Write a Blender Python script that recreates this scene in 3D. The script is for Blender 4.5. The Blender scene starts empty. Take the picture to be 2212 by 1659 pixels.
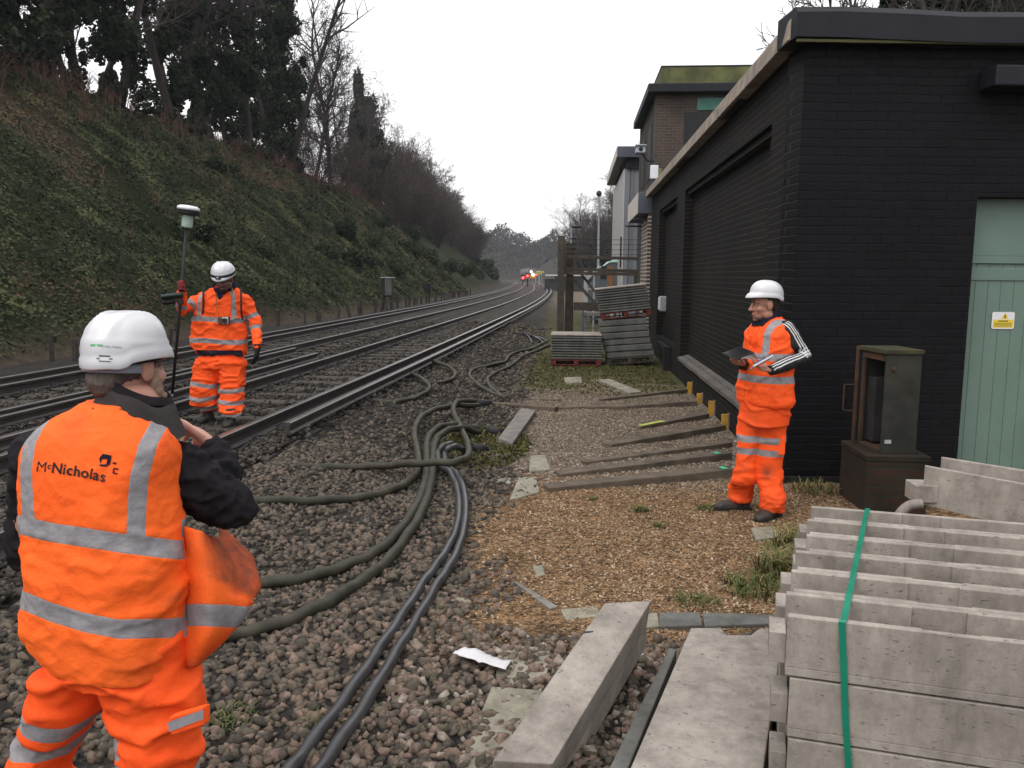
import bpy, bmesh, math, random
import numpy as np
from mathutils import Vector, Matrix, noise, Quaternion
from mathutils.bvhtree import BVHTree
R = math.radians
rng = random.Random(7)
nr = np.random.default_rng(7)
S = bpy.context.scene
COL = S.collection

# ------------------------------------------------------------------ camera
F_PX, CX, CY, EYE = 1790.0, 1106.0, 829.5, 1.865      # measured on a 2212 px wide view of the photograph
PITCH = math.atan((CY - 595) / F_PX)
YAW = math.atan((1240 - CX) / F_PX * math.cos(PITCH))
ROLL = R(0.4)
_f = Vector((-math.sin(YAW) * math.cos(PITCH), math.cos(YAW) * math.cos(PITCH), -math.sin(PITCH)))
_r0 = Vector((math.cos(YAW), math.sin(YAW), 0)); _u0 = _r0.cross(_f)
_r = _r0 * math.cos(ROLL) + _u0 * math.sin(ROLL); _u = _u0 * math.cos(ROLL) - _r0 * math.sin(ROLL)
EYEP = Vector((0, 0, EYE))
cam = bpy.data.cameras.new('camera'); camo = bpy.data.objects.new('camera', cam); COL.objects.link(camo)
camo.matrix_world = Matrix(((_r.x, _u.x, -_f.x, 0), (_r.y, _u.y, -_f.y, 0), (_r.z, _u.z, -_f.z, EYE), (0, 0, 0, 1)))
cam.sensor_width = 36; cam.lens = 36 * F_PX / 2212; cam.clip_start = 0.05; cam.clip_end = 4000
S.camera = camo

# ------------------------------------------------------------------ overcast sky and soft sun
SUN_EL, SUN_AZ = R(48), R(215)
world = bpy.data.worlds.new('World'); S.world = world; world.use_nodes = True
nt = world.node_tree; bg = nt.nodes['Background']
sky = nt.nodes.new('ShaderNodeTexSky'); sky.sky_type = 'NISHITA'; sky.sun_disc = False
sky.sun_elevation = SUN_EL; sky.sun_rotation = SUN_AZ; sky.air_density = 1.0; sky.dust_density = 4.0
hs = nt.nodes.new('ShaderNodeHueSaturation'); hs.inputs['Saturation'].default_value = 0.22
mx = nt.nodes.new('ShaderNodeMix'); mx.data_type = 'RGBA'
mx.inputs[0].default_value = 0.72; mx.inputs[7].default_value = (10.6, 10.5, 10.7, 1)   # the cloud layer
nt.links.new(sky.outputs[0], hs.inputs['Color']); nt.links.new(hs.outputs[0], mx.inputs[6])
tc_w = nt.nodes.new('ShaderNodeTexCoord'); sx = nt.nodes.new('ShaderNodeSeparateXYZ'); nt.links.new(tc_w.outputs['Generated'], sx.inputs[0])
mr = nt.nodes.new('ShaderNodeMapRange'); mr.inputs[1].default_value = 0; mr.inputs[2].default_value = 1; mr.inputs[3].default_value = 1.02; mr.inputs[4].default_value = 1.8   # overcast: brighter towards the zenith
nt.links.new(sx.outputs[2], mr.inputs[0]); vm = nt.nodes.new('ShaderNodeVectorMath'); vm.operation = 'SCALE'
nt.links.new(mx.outputs[2], vm.inputs[0]); nt.links.new(mr.outputs[0], vm.inputs['Scale'])
nt.links.new(vm.outputs[0], bg.inputs['Color']); bg.inputs['Strength'].default_value = 0.1
sl = bpy.data.lights.new('sun', 'SUN'); sl.energy = 0.55; sl.angle = R(25); sl.color = (1, .96, .9)
so = bpy.data.objects.new('sun', sl); COL.objects.link(so)
sd = Vector((-math.cos(SUN_EL) * .75, -math.cos(SUN_EL) * .66, math.sin(SUN_EL)))
so.rotation_euler = (-sd).to_track_quat('-Z', 'Y').to_euler()
S.view_settings.view_transform = 'Standard'; S.view_settings.look = 'None'
S.view_settings.exposure = 0.32; S.view_settings.gamma = 1.0
S.cycles.max_bounces = 6; S.cycles.diffuse_bounces = 3; S.cycles.glossy_bounces = 2; S.cycles.volume_bounces = 0
S.cycles.transparent_max_bounces = 4

def ray(x, y): return _f + _r * ((x - CX) / F_PX) - _u * ((y - CY) / F_PX)
def G(x, y, z=0.0):                     # where a sight line meets the level z
    d = ray(x, y); return EYEP + d * ((z - EYE) / d.z)
def DY(x, y, Y):                        # ... meets the plane at distance Y
    d = ray(x, y); return EYEP + d * (Y / d.y)
def DX(x, y, X):
    d = ray(x, y); return EYEP + d * (X / d.x)
def DC(x, y, d): return EYEP + ray(x, y) * d   # ... at camera depth d
def seen(V):                            # where points stand in the photograph
    d = np.asarray(V, float) - np.array(EYEP); z = d @ np.array(_f)
    return CX + F_PX * (d @ np.array(_r)) / z, CY - F_PX * (d @ np.array(_u)) / z

# ------------------------------------------------------------------ scene helpers
def put(o, parent=None):
    COL.objects.link(o)
    if parent is not None:
        o.parent = parent
        if parent.get('worldbase'): o.location = -Vector(parent['worldbase'])
    return o
def tag(o, label=None, cat=None, group=None, kind=None):
    if label: o['label'] = label
    if cat: o['category'] = cat
    if group: o['group'] = group
    if kind: o['kind'] = kind
    return o
def thing(name, label, cat, loc=(0, 0, 0), group=None, world=False):
    o = bpy.data.objects.new(name, None); COL.objects.link(o); o.location = loc
    o.empty_display_size = .1
    if world: o['worldbase'] = list(loc)       # its parts are modelled in world space
    return tag(o, label, cat, group)
def copy_tree(o, parent=None):
    c = o.copy(); COL.objects.link(c)
    if parent is not None: c.parent = parent
    for ch in [k for k in bpy.data.objects if k.parent == o]: copy_tree(ch, c)
    return c
KIDS = {}
def copy_fast(o, kids, **kw):            # copy of a thing and of its parts (and their sub-parts)
    c = o.copy(); COL.objects.link(c)
    for k, subs in kids:
        kc = k.copy(); COL.objects.link(kc); kc.parent = c
        for s in subs:
            sc = s.copy(); COL.objects.link(sc); sc.parent = kc
    return c

class MB:
    """collects boxes, bars, tubes and lofts; build() links them as ONE mesh object"""
    def __init__(s): s.v = []; s.f = []; s.m = []; s.cur = 0
    def add(s, vs, fs):
        n = len(s.v); s.v += [tuple(v) for v in vs]
        for f in fs: s.f.append(tuple(i + n for i in f)); s.m.append(s.cur)
        return s
    def box(s, c, size, rot=None, taper=1.0):
        hx, hy, hz = size[0] / 2, size[1] / 2, size[2] / 2
        vs = []
        for z in (-1, 1):
            t = taper if z > 0 else 1
            for x, y in ((-1, -1), (1, -1), (1, 1), (-1, 1)): vs.append(Vector((x * hx * t, y * hy * t, z * hz)))
        if rot is not None: vs = [rot @ v for v in vs]
        c = Vector(c)
        return s.add([c + v for v in vs], [(0, 3, 2, 1), (4, 5, 6, 7), (0, 1, 5, 4), (1, 2, 6, 5), (2, 3, 7, 6), (3, 0, 4, 7)])
    def b2(s, a, b):                      # box from min corner to max corner
        a = Vector(a); b = Vector(b); return s.box((a + b) / 2, b - a)
    def bar(s, p, q, w, h, up=(0, 0, 1)):
        p = Vector(p); q = Vector(q); y = (q - p); L = y.length; y.normalize()
        x = y.cross(Vector(up)); x = x.normalized() if x.length > 1e-5 else Vector((1, 0, 0)); z = x.cross(y)
        m = Matrix((x, y, z)).transposed()
        return s.box((p + q) / 2, (w, L, h), m)
    def prism(s, poly, origin, ax, ay, az, L):   # polygon (u,v) swept along az by L
        o = Vector(origin); ax = Vector(ax); ay = Vector(ay); az = Vector(az)
        n = len(poly)
        vs = [o + ax * u + ay * v for u, v in poly] + [o + ax * u + ay * v + az * L for u, v in poly]
        fs = [tuple(range(n - 1, -1, -1)), tuple(range(n, 2 * n))] + [(i, (i + 1) % n, n + (i + 1) % n, n + i) for i in range(n)]
        return s.add(vs, fs)
    def tube(s, pts, r, n=8, cap=True):
        pts = [Vector(p) for p in pts]; rs = r if hasattr(r, '__len__') else [r] * len(pts)
        vs = []; nrm = None
        for i, p in enumerate(pts):
            t = (pts[min(i + 1, len(pts) - 1)] - pts[max(i - 1, 0)])
            t = t.normalized() if t.length > 1e-9 else Vector((0, 0, 1))
            if nrm is None:
                nrm = t.cross(Vector((0, 0, 1)))
                if nrm.length < 1e-3: nrm = t.cross(Vector((1, 0, 0)))
            nrm = (nrm - t * nrm.dot(t)).normalized(); b = t.cross(nrm)
            for k in range(n):
                a = 2 * math.pi * k / n; vs.append(p + (nrm * math.cos(a) + b * math.sin(a)) * rs[i])
        fs = []
        for i in range(len(pts) - 1):
            for k in range(n):
                k2 = (k + 1) % n; fs.append((i * n + k, i * n + k2, (i + 1) * n + k2, (i + 1) * n + k))
        if cap: fs += [tuple(range(n - 1, -1, -1)), tuple(range((len(pts) - 1) * n, len(pts) * n))]
        return s.add(vs, fs)
    def ell(s, c, r, rot=None, n=16, m=10):
        vs = []; fs = []
        for i in range(m + 1):
            th = math.pi * i / m
            for k in range(n):
                a = 2 * math.pi * k / n
                v = Vector((r[0] * math.sin(th) * math.cos(a), r[1] * math.sin(th) * math.sin(a), r[2] * math.cos(th)))
                vs.append((rot @ v if rot is not None else v) + Vector(c))
        for i in range(m):
            for k in range(n):
                k2 = (k + 1) % n; fs.append((i * n + k, (i + 1) * n + k, (i + 1) * n + k2, i * n + k2))
        return s.add(vs, fs)
    def loft(s, rings, n=24, cap=True, sub=4, p=2.0):   # ring = (centre, half-axis vector, half-axis vector)
        C = [[Vector(c), Vector(a), Vector(b)] for c, a, b in rings]
        out = []
        for i in range(len(C) - 1):
            P0, P1, P2, P3 = C[max(i - 1, 0)], C[i], C[i + 1], C[min(i + 2, len(C) - 1)]
            for j in range(sub):
                t = j / sub
                out.append([cr(P0[q], P1[q], P2[q], P3[q], t) for q in range(3)])
        out.append(C[-1])
        vs = []
        for c, a, b in out:
            for k in range(n):
                an = 2 * math.pi * k / n; ca, sa = math.cos(an), math.sin(an)
                ca = math.copysign(abs(ca) ** (2 / p), ca); sa = math.copysign(abs(sa) ** (2 / p), sa)
                vs.append(c + a * ca + b * sa)
        fs = []; L = len(out)
        for i in range(L - 1):
            for k in range(n):
                k2 = (k + 1) % n; fs.append((i * n + k, i * n + k2, (i + 1) * n + k2, (i + 1) * n + k))
        if cap: fs += [tuple(range(n - 1, -1, -1)), tuple(range((L - 1) * n, L * n))]
        return s.add(vs, fs)
    def build(s, name, mat, parent=None, smooth=False, bevel=0, fix=False):
        me = bpy.data.meshes.new(name); me.from_pydata(s.v, [], s.f)
        for m in (mat if isinstance(mat, (list, tuple)) else [mat]): me.materials.append(m)
        if any(s.m): me.polygons.foreach_set('material_index', s.m)
        if fix:
            bm = bmesh.new(); bm.from_mesh(me); bmesh.ops.recalc_face_normals(bm, faces=bm.faces); bm.to_mesh(me); bm.free()
        if smooth: me.polygons.foreach_set('use_smooth', [True] * len(me.polygons))
        me.update()
        o = bpy.data.objects.new(name, me); put(o, parent)
        if bevel:
            b = o.modifiers.new('bevel', 'BEVEL'); b.width = bevel; b.segments = 2; b.limit_method = 'ANGLE'; b.angle_limit = R(40)
        return o
def cr(a, b, c, d, t):
    return 0.5 * ((2 * b) + (c - a) * t + (2 * a - 5 * b + 4 * c - d) * t * t + (3 * b - a - 3 * c + d) * t ** 3)
def spline(pts, sub=6):
    pts = [Vector(p) for p in pts]; out = []
    for i in range(len(pts) - 1):
        for j in range(sub): out.append(cr(pts[max(i - 1, 0)], pts[i], pts[i + 1], pts[min(i + 2, len(pts) - 1)], j / sub))
    return out + [pts[-1]]
def sm(a, b, x):
    t = min(1, max(0, (x - a) / (b - a))); return t * t * (3 - 2 * t)
def npmesh(name, V, Fa, mat, parent=None, attr=None, dom='POINT', smooth=False):
    """mesh from numpy arrays: V (n,3), Fa (m,k); attr = {name: values}"""
    me = bpy.data.meshes.new(name); n, k = Fa.shape
    me.vertices.add(len(V)); me.vertices.foreach_set('co', V.astype(np.float32).ravel())
    me.loops.add(n * k); me.loops.foreach_set('vertex_index', Fa.astype(np.int32).ravel())
    me.polygons.add(n); me.polygons.foreach_set('loop_start', (np.arange(n) * k).astype(np.int32))
    if smooth: me.polygons.foreach_set('use_smooth', np.ones(n, bool))
    me.update(calc_edges=True)
    for nm, val in (attr or {}).items():
        if val.ndim == 2:
            a = me.attributes.new(nm, 'FLOAT_COLOR', dom); a.data.foreach_set('color', val.astype(np.float32).ravel())
        else:
            a = me.attributes.new(nm, 'FLOAT', dom); a.data.foreach_set('value', val.astype(np.float32))
    me.materials.append(mat)
    o = bpy.data.objects.new(name, me); put(o, parent); return o

# ------------------------------------------------------------------ materials
class NT:
    def __init__(s, name):
        s.mat = bpy.data.materials.new(name); s.mat.use_nodes = True; s.t = s.mat.node_tree
        s.bsdf = s.t.nodes['Principled BSDF']; s.pos = s.n('ShaderNodeNewGeometry').outputs['Position']
    def n(s, ty, **kw):
        nd = s.t.nodes.new(ty)
        for k, v in kw.items(): setattr(nd, k, v)
        return nd
    def l(s, a, b): s.t.links.new(a, b)
    def noise(s, scale, detail=4, rough=.6, vec=None, dist=0):
        nd = s.n('ShaderNodeTexNoise'); nd.inputs['Scale'].default_value = scale; nd.inputs['Detail'].default_value = detail
        nd.inputs['Roughness'].default_value = rough; nd.inputs['Distortion'].default_value = dist
        s.l(vec if vec is not None else s.pos, nd.inputs['Vector']); return nd.outputs['Fac']
    def ramp(s, fac, stops, interp='LINEAR'):
        nd = s.n('ShaderNodeValToRGB'); cr_ = nd.color_ramp; cr_.interpolation = interp
        while len(cr_.elements) < len(stops): cr_.elements.new(.5)
        for e, (p, c) in zip(cr_.elements, stops):
            e.position = p; e.color = tuple(c) + (1,) if len(c) == 3 else c
        s.l(fac, nd.inputs['Fac']); return nd.outputs['Color']
    def mix(s, fac, a, b, mode='MIX'):
        nd = s.n('ShaderNodeMix', data_type='RGBA', blend_type=mode)
        for v, i in ((fac, 0), (a, 6), (b, 7)):
            if hasattr(v, 'node'): s.l(v, nd.inputs[i])
            else: nd.inputs[i].default_value = v if i == 0 else (tuple(v) + (1,) if len(v) == 3 else v)
        return nd.outputs[2]
    def math(s, op, a, b=0.0, c=None):
        nd = s.n('ShaderNodeMath', operation=op)
        for i, v in enumerate((a, b) if c is None else (a, b, c)):
            if hasattr(v, 'node'): s.l(v, nd.inputs[i])
            else: nd.inputs[i].default_value = v
        return nd.outputs[0]
    def attr(s, name, what='Fac'):
        nd = s.n('ShaderNodeAttribute', attribute_name=name); return nd.outputs[what]
    def scalev(s, sx, sy, sz):
        nd = s.n('ShaderNodeVectorMath', operation='MULTIPLY'); s.l(s.pos, nd.inputs[0]); nd.inputs[1].default_value = (sx, sy, sz)
        return nd.outputs[0]
    def sep(s):
        nd = s.n('ShaderNodeSeparateXYZ'); s.l(s.pos, nd.inputs[0]); return nd.outputs
    def bump(s, h, strength=.5, dist=.01, prev=None):
        nd = s.n('ShaderNodeBump'); nd.inputs['Strength'].default_value = strength; nd.inputs['Distance'].default_value = dist
        s.l(h, nd.inputs['Height'])
        if prev is not None: s.l(prev, nd.inputs['Normal'])
        return nd.outputs['Normal']
    def done(s, col, rough=.8, normal=None, spec=.3, metal=0.0):
        if hasattr(col, 'node'): s.l(col, s.bsdf.inputs['Base Color'])
        else: s.bsdf.inputs['Base Color'].default_value = tuple(col) + (1,)
        if hasattr(rough, 'node'): s.l(rough, s.bsdf.inputs['Roughness'])
        else: s.bsdf.inputs['Roughness'].default_value = rough
        s.bsdf.inputs['Specular IOR Level'].default_value = spec; s.bsdf.inputs['Metallic'].default_value = metal
        if normal is not None: s.l(normal, s.bsdf.inputs['Normal'])
        return s.mat
def plain(name, c1, c2=None, scale=6, rough=.75, bump=.25, bd=.004, spec=.3, metal=0.0, detail=6):
    m = NT(name); f = m.noise(scale, detail, .65)
    c2 = c2 or tuple(x * .6 for x in c1)
    col = m.ramp(f, [(.32, c2), (.68, c1)])
    return m.done(col, rough, m.bump(m.noise(scale * 9, 3), bump, bd) if bump else None, spec, metal)
def emit(name, col, s):
    m = NT(name); b = m.bsdf; b.inputs['Base Color'].default_value = (.02, .02, .02, 1)
    b.inputs['Emission Color'].default_value = tuple(col) + (1,); b.inputs['Emission Strength'].default_value = s; return m.mat

def concrete(name, c1, c2, pits=True, scale=3.0):
    m = NT(name)
    col = m.ramp(m.noise(scale, 8, .7), [(.3, c2), (.7, c1)])
    col = m.mix(m.ramp(m.noise(22, 4, .7), [(.45, (0, 0, 0)), (.75, (.35, .35, .35))]), col, tuple(x * .55 for x in c2), 'MIX')
    st = m.ramp(m.noise(1.0, 6, .75, m.scalev(5, 5, 1.6)), [(.3, (.62, .61, .60)), (.6, (1.08, 1.07, 1.06))]); col = m.mix(1.0, col, st, 'MULTIPLY')
    h = m.noise(90, 3)
    nrm = m.bump(h, .35, .003)
    if pits:
        pv = m.scalev(38, 38, 110)
        pn = m.noise(1.0, 2, .5, pv)
        pit = m.ramp(pn, [(.66, (0, 0, 0)), (.72, (1, 1, 1))])
        col = m.mix(m.math('MULTIPLY', pit, .55), col, tuple(x * .25 for x in c2))
        nrm = m.bump(m.math('SUBTRACT', 1.0, pit), .4, .004, nrm)
    return m.done(col, .88, nrm, .2)
M = {}
M['concrete'] = concrete('grey_concrete', (.37, .335, .295), (.215, .192, .168))
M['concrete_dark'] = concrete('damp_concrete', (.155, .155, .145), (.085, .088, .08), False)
M['flag'] = concrete('pale_flagstone', (.32, .30, .24), (.17, .16, .12), True, 6)
M['steel'] = plain('rusty_rail_steel', (.05, .042, .038), (.022, .02, .02), 5, .55, .4, .003, .4)
M['railtop'] = plain('worn_rail_top', (.19, .175, .165), (.11, .10, .095), 3, .3, .05, .001, .5, .6)
M['iron'] = plain('dark_iron', (.035, .033, .033), (.015, .015, .016), 12, .6, .3, .003)
M['sleeper'] = concrete('grimy_sleeper', (.085, .074, .063), (.034, .030, .026), False, 4)
M['timber'] = plain('weathered_timber', (.135, .106, .076), (.055, .044, .033), 5, .85, .5, .006)
M['gate_timber'] = plain('dark_gate_timber', (.075, .062, .048), (.032, .027, .022), 5, .85, .5, .006)
M['timber_grey'] = plain('grey_timber', (.2, .185, .165), (.1, .09, .08), 7, .85, .5, .005)
M['yellow'] = plain('worn_yellow_paint', (.55, .29, .03), (.3, .16, .03), 10, .6, .2)
M['whiteplastic'] = plain('white_plastic', (.72, .72, .74), (.6, .6, .63), 3, .35, 0, spec=.5)
M['black'] = plain('black_rubber', (.018, .018, .019), (.01, .01, .011), 20, .6, .2, .002)
M['paper'] = plain('white_paper', (.60, .59, .60), (.48, .47, .48), 4, .7, .2, .003)
M['cable_green'] = plain('mossy_cable_sheath', (.045, .042, .024), (.016, .015, .010), 8, .62, .5, .003, .35)
M['cable_grey'] = plain('grey_cable_sheath', (.045, .045, .047), (.02, .02, .021), 7, .38, .2, .002, .5)
M['pallet'] = plain('red_pallet_wood', (.15, .03, .022), (.06, .018, .014), 8, .85, .4)
M['green_strap'] = plain('green_strap', (.008, .20, .12), (.007, .15, .09), 5, .35, .1, .002, .5)
M['galv'] = plain('galvanised_steel', (.42, .43, .45), (.28, .29, .31), 6, .45, .1, spec=.5, metal=.3)
# ------------------------------------------------------------------ terrain
KY = [-20, 0, 8, 16, 33, 45, 63, 87, 116, 174, 215, 400, 700]
KX = [-3.9, -3.50, -3.33, -3.06, -2.62, -2.40, -2.40, -2.85, -4.1, -7.4, -10.8, -34, -95]
def railx(y):                              # inner rail of the near track
    i = max(0, min(len(KY) - 2, int(np.searchsorted(KY, y)) - 1))
    def sl(j):
        a, b = max(0, j - 1), min(len(KY) - 1, j + 1); return (KX[b] - KX[a]) / (KY[b] - KY[a])
    h = KY[i + 1] - KY[i]; t = (y - KY[i]) / h
    return ((2 * t**3 - 3 * t**2 + 1) * KX[i] + (t**3 - 2 * t**2 + t) * h * sl(i) + (-2 * t**3 + 3 * t**2) * KX[i + 1] + (t**3 - t**2) * h * sl(i + 1))
def off(y): return railx(y) + 3.33
BED = .13
def gz(x, y):
    x = x - off(y) * (1 if y > 12 else .4)
    z = BED * (sm(-1.6, -2.6, x) - sm(-8.9, -9.8, x))
    if y < 40: z += .022 * noise.noise((x * 1.3, y * 1.3, 0)) + .012 * noise.noise((x * 4, y * 4, 3))
    return z
def GG(x, y, o=0.0):                       # sight line onto the terrain
    p = G(x, y, 0)
    for _ in range(4): p = G(x, y, gz(p.x, p.y) + o)
    return p
def lerp3(a, b, t): return tuple(a[i] + (b[i] - a[i]) * t for i in range(3))
C_BAL, C_CHIP, C_GRIT, C_MOSS, C_DIRT = (.026, .023, .020), (.205, .125, .065), (.17, .135, .10), (.066, .062, .024), (.06, .05, .04)
def gcol(x, y):
    q = noise.noise((x * .9, y * .9, 5)); q2 = noise.noise((x * 3.1, y * 3.1, 9))
    e = x + .35 * q + .12 * q2
    edge = -.55 - .02 * max(0, y - 4) - .05 * max(0, 5 - y)
    c = C_BAL
    cess = lerp3(C_CHIP, C_GRIT, sm(6.9, 7.9, y + q * .6))
    cess = lerp3(cess, C_MOSS, sm(13.0, 15.5, y + q * 1.2 + 2.0 * (q2)) * sm(30, 20, y * .5))
    near = sm(3.85, 4.5, y + .35 * q)       # big stones in front
    c = lerp3(c, cess, sm(edge - .35, edge + .3, e) * near)
    c = lerp3(c, C_MOSS, .8 * sm(.55, .2, math.hypot((x + .95) / .55, (y - 8.9) / 1.1) * .5 + .3 * q2))
    if y > 24: c = lerp3(c, (.05, .045, .038), sm(26, 40, y) * .6 * sm(1.5, -2.5, x))
    return c
def ground_mat():
    m = NT('ground_surface'); base = m.attr('col', 'Color')
    v = m.n('ShaderNodeTexVoronoi'); v.inputs['Scale'].default_value = 34; m.l(m.pos, v.inputs['Vector'])
    k = m.ramp(m.n('ShaderNodeSeparateColor').outputs[0], [(0, (.45, .45, .45)), (1, (1.5, 1.5, 1.5))])
    sc = k.node.inputs['Fac'].links[0].from_node; m.l(v.outputs['Color'], sc.inputs[0])
    c = m.mix(1.0, base, k, 'MULTIPLY')
    g = m.ramp(m.noise(2.2, 6, .7), [(.3, (.6, .6, .6)), (.7, (1.25, 1.22, 1.2))])
    c = m.mix(1.0, c, g, 'MULTIPLY')
    h = m.math('ADD', v.outputs['Distance'], m.math('MULTIPLY', m.noise(70, 3), .4))
    return m.done(c, .92, m.bump(h, .9, .02), .15)
M['ground'] = ground_mat()
def sheet(name, xs, ys, fz, fc, mat):
    V = []; C = []
    for y in ys:
        for x in xs:
            V.append((x, y, fz(x, y))); C.append(tuple(fc(x, y)) + (1,))
    nx, ny = len(xs), len(ys)
    i = np.arange((nx - 1) * (ny - 1)); a = (i // (nx - 1)) * nx + i % (nx - 1)
    F = np.stack([a, a + 1, a + 1 + nx, a + nx], 1)
    return npmesh(name, np.array(V), F, mat, attr={'col': np.array(C)}, smooth=True)
xs = list(np.arange(-8, 9, .1)); ys = list(np.arange(-3, 24, .1))
xs = [-700, -300, -120, -60, -30, -20, -16, -14, -13, -12, -11, -10, -9.4, -8.9, -8.4] + xs + [9.5, 11, 14, 20, 40, 80, 200, 700]
ys = [-60, -20, -8] + ys + list(np.arange(24.3, 60, 1.2)) + [65, 72, 80, 90, 100, 115, 130, 150, 175, 200, 240, 300, 380, 500, 800, 2200]
tag(sheet('ground', xs, ys, gz, gcol, M['ground']), kind='structure')

# the two tracks: loose stone bed
def bedx(u, y): return railx(y) + u
bx = [.75, .55, .3, 0, -.4, -.8, -1.2, -1.6, -2.1, -2.6, -3.2, -3.9, -4.6, -5.2, -5.5]
yy = list(np.arange(-3, 30, .4)) + list(np.arange(30, 120, 3)) + list(np.arange(120, 440, 12))
V = []; C = []
for y in yy:
    for u in bx:
        e = sm(.75, .3, u) * sm(-5.5, -5.2, u)
        V.append((bedx(u, y), y, BED - .05 + .062 * e + .012 * noise.noise((u * 5, y * 5, 1)))); q = .8 + .35 * noise.noise((u, y, 4))
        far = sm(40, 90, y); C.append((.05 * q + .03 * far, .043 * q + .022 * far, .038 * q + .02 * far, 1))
nx = len(bx); i = np.arange((nx - 1) * (len(yy) - 1)); a = (i // (nx - 1)) * nx + i % (nx - 1)
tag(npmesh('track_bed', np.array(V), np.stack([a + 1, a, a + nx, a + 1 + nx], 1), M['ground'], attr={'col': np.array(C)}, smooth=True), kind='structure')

# cutting side on the left, with a wooded crest
def bankx(y): return -11.3 + off(max(y, 5)) * (1 if y > 30 else .3)
def bank_z(d, y):
    z = .86 * d - .34 * max(0, d - 10.6) - .36 * max(0, d - 13)
    k = min(1, max(0, d) / 1.5)
    return z + k * (.35 * noise.noise((d * .35, y * .22, 2)) + .22 * noise.noise((d * 1.1, y * .9, 7)) + .10 * noise.noise((d * 3, y * 3, 1)))
def bank_mat():
    m = NT('cutting_soil'); base = m.attr('col', 'Color')
    g = m.ramp(m.noise(5, 6, .75), [(.3, (.45, .45, .45)), (.7, (1.35, 1.35, 1.3))])
    return m.done(m.mix(1.0, base, g, 'MULTIPLY'), .95, m.bump(m.noise(9, 5, .7), 1.0, .08), .1)
M['bank'] = bank_mat()
def bankcol(d, y):
    q = noise.noise((d * .28, y * .16, 21)); q2 = noise.noise((d * .9, y * .7, 3))
    c = lerp3((.020, .028, .010), (.045, .038, .024), sm(.05, .55, q + .3 * q2 + .18 * sm(5, 11, d) - .12))
    return lerp3((.065, .05, .037), c, sm(.1, 1.0, d + q2 * .5))
ds = [-.6, 0, .4, .8] + list(np.arange(1.2, 14, .4)) + [15, 18, 24, 40, 90, 300]
yb = list(np.arange(-6, 70, .8)) + list(np.arange(70, 160, 2.5)) + list(np.arange(160, 460, 10))
V = []; C = []
for y in yb:
    for d in ds: V.append((bankx(y) - d, y, (-.12 if d < 0 else 0) + bank_z(d, y) * sm(-.6, .1, d))); C.append(tuple(bankcol(d, y)) + (1,))
nx = len(ds); i = np.arange((nx - 1) * (len(yb) - 1)); a = (i // (nx - 1)) * nx + i % (nx - 1)
tag(npmesh('embankment', np.array(V), np.stack([a + 1, a, a + nx, a + 1 + nx], 1), M['bank'], attr={'col': np.array(C)}, smooth=True), kind='structure')

# wooded hillside on the right, behind the buildings
def hill_z(x, y):
    d = x - max(17 - .15 * max(0, y - 38), railx(y) + 7.5)
    return .62 * max(0, d) - .45 * max(0, d - 26) - .17 * max(0, d - 60) + .4 * noise.noise((x * .1, y * .07, 3)) * min(1, max(0, d) / 3)
hx = [-40, -30, -22, -16, -10, -6, -3, 0, 3, 6, 9, 12, 14, 17, 19, 22, 26, 30, 35, 40, 46, 55, 70, 100, 200, 500]; hy = list(np.arange(-10, 440, 12))
V = [(x, y, hill_z(x, y) - (.3 if hill_z(x, y) < .25 else 0)) for y in hy for x in hx]; C = [(.034, .031, .024, 1)] * len(V)
nx = len(hx); i = np.arange((nx - 1) * (len(hy) - 1)); a = (i // (nx - 1)) * nx + i % (nx - 1)
tag(npmesh('hillside', np.array(V), np.stack([a, a + 1, a + 1 + nx, a + nx], 1), M['bank'], attr={'col': np.array(C)}, smooth=True), kind='structure')

# ------------------------------------------------------------------ loose stones
def ico():
    t = (1 + 5 ** .5) / 2
    v = np.array([(-1, t, 0), (1, t, 0), (-1, -t, 0), (1, -t, 0), (0, -1, t), (0, 1, t), (0, -1, -t), (0, 1, -t), (t, 0, -1), (t, 0, 1), (-t, 0, -1), (-t, 0, 1)]) / math.hypot(1, t)
    f = np.array([(0, 11, 5), (0, 5, 1), (0, 1, 7), (0, 7, 10), (0, 10, 11), (1, 5, 9), (5, 11, 4), (11, 10, 2), (10, 7, 6), (7, 1, 8), (3, 9, 4), (3, 4, 2), (3, 2, 6), (3, 6, 8), (3, 8, 9), (4, 9, 5), (2, 4, 11), (6, 2, 10), (8, 6, 7), (9, 8, 1)])
    return v, f
def rotm(n):
    q = nr.normal(size=(n, 4)); q /= np.linalg.norm(q, axis=1)[:, None]; w, x, y, z = q.T
    return np.stack([1 - 2 * (y*y + z*z), 2 * (x*y - z*w), 2 * (x*z + y*w), 2 * (x*y + z*w), 1 - 2 * (x*x + z*z), 2 * (y*z - x*w), 2 * (x*z - y*w), 2 * (y*z + x*w), 1 - 2 * (x*x + y*y)], 1).reshape(n, 3, 3)
def scatter_stones(name, P, size, mat, flat=1.0, tint=None, long_=1.0):
    n = len(P); v0, f0 = ico()
    base = [v0 * nr.uniform(.48, 1.32, (12, 1)) * np.array([1 * long_, nr.uniform(.55, .95) / long_ ** .5, nr.uniform(.5, .85) / long_ ** .8]) for _ in range(16)]
    B = np.array(base)[nr.integers(0, 16, n)]
    W = np.einsum('nij,nkj->nki', rotm(n), B) * size[:, None, None]; W[:, :, 2] *= flat
    W += P[:, None, :]
    F = (f0[None] + (np.arange(n) * 12)[:, None, None]).reshape(-1, 3)
    val = np.repeat(nr.random(n) if tint is None else tint, 12)
    return tag(npmesh(name, W.reshape(-1, 3), F, mat, attr={'v': val}), kind='stuff')
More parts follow.
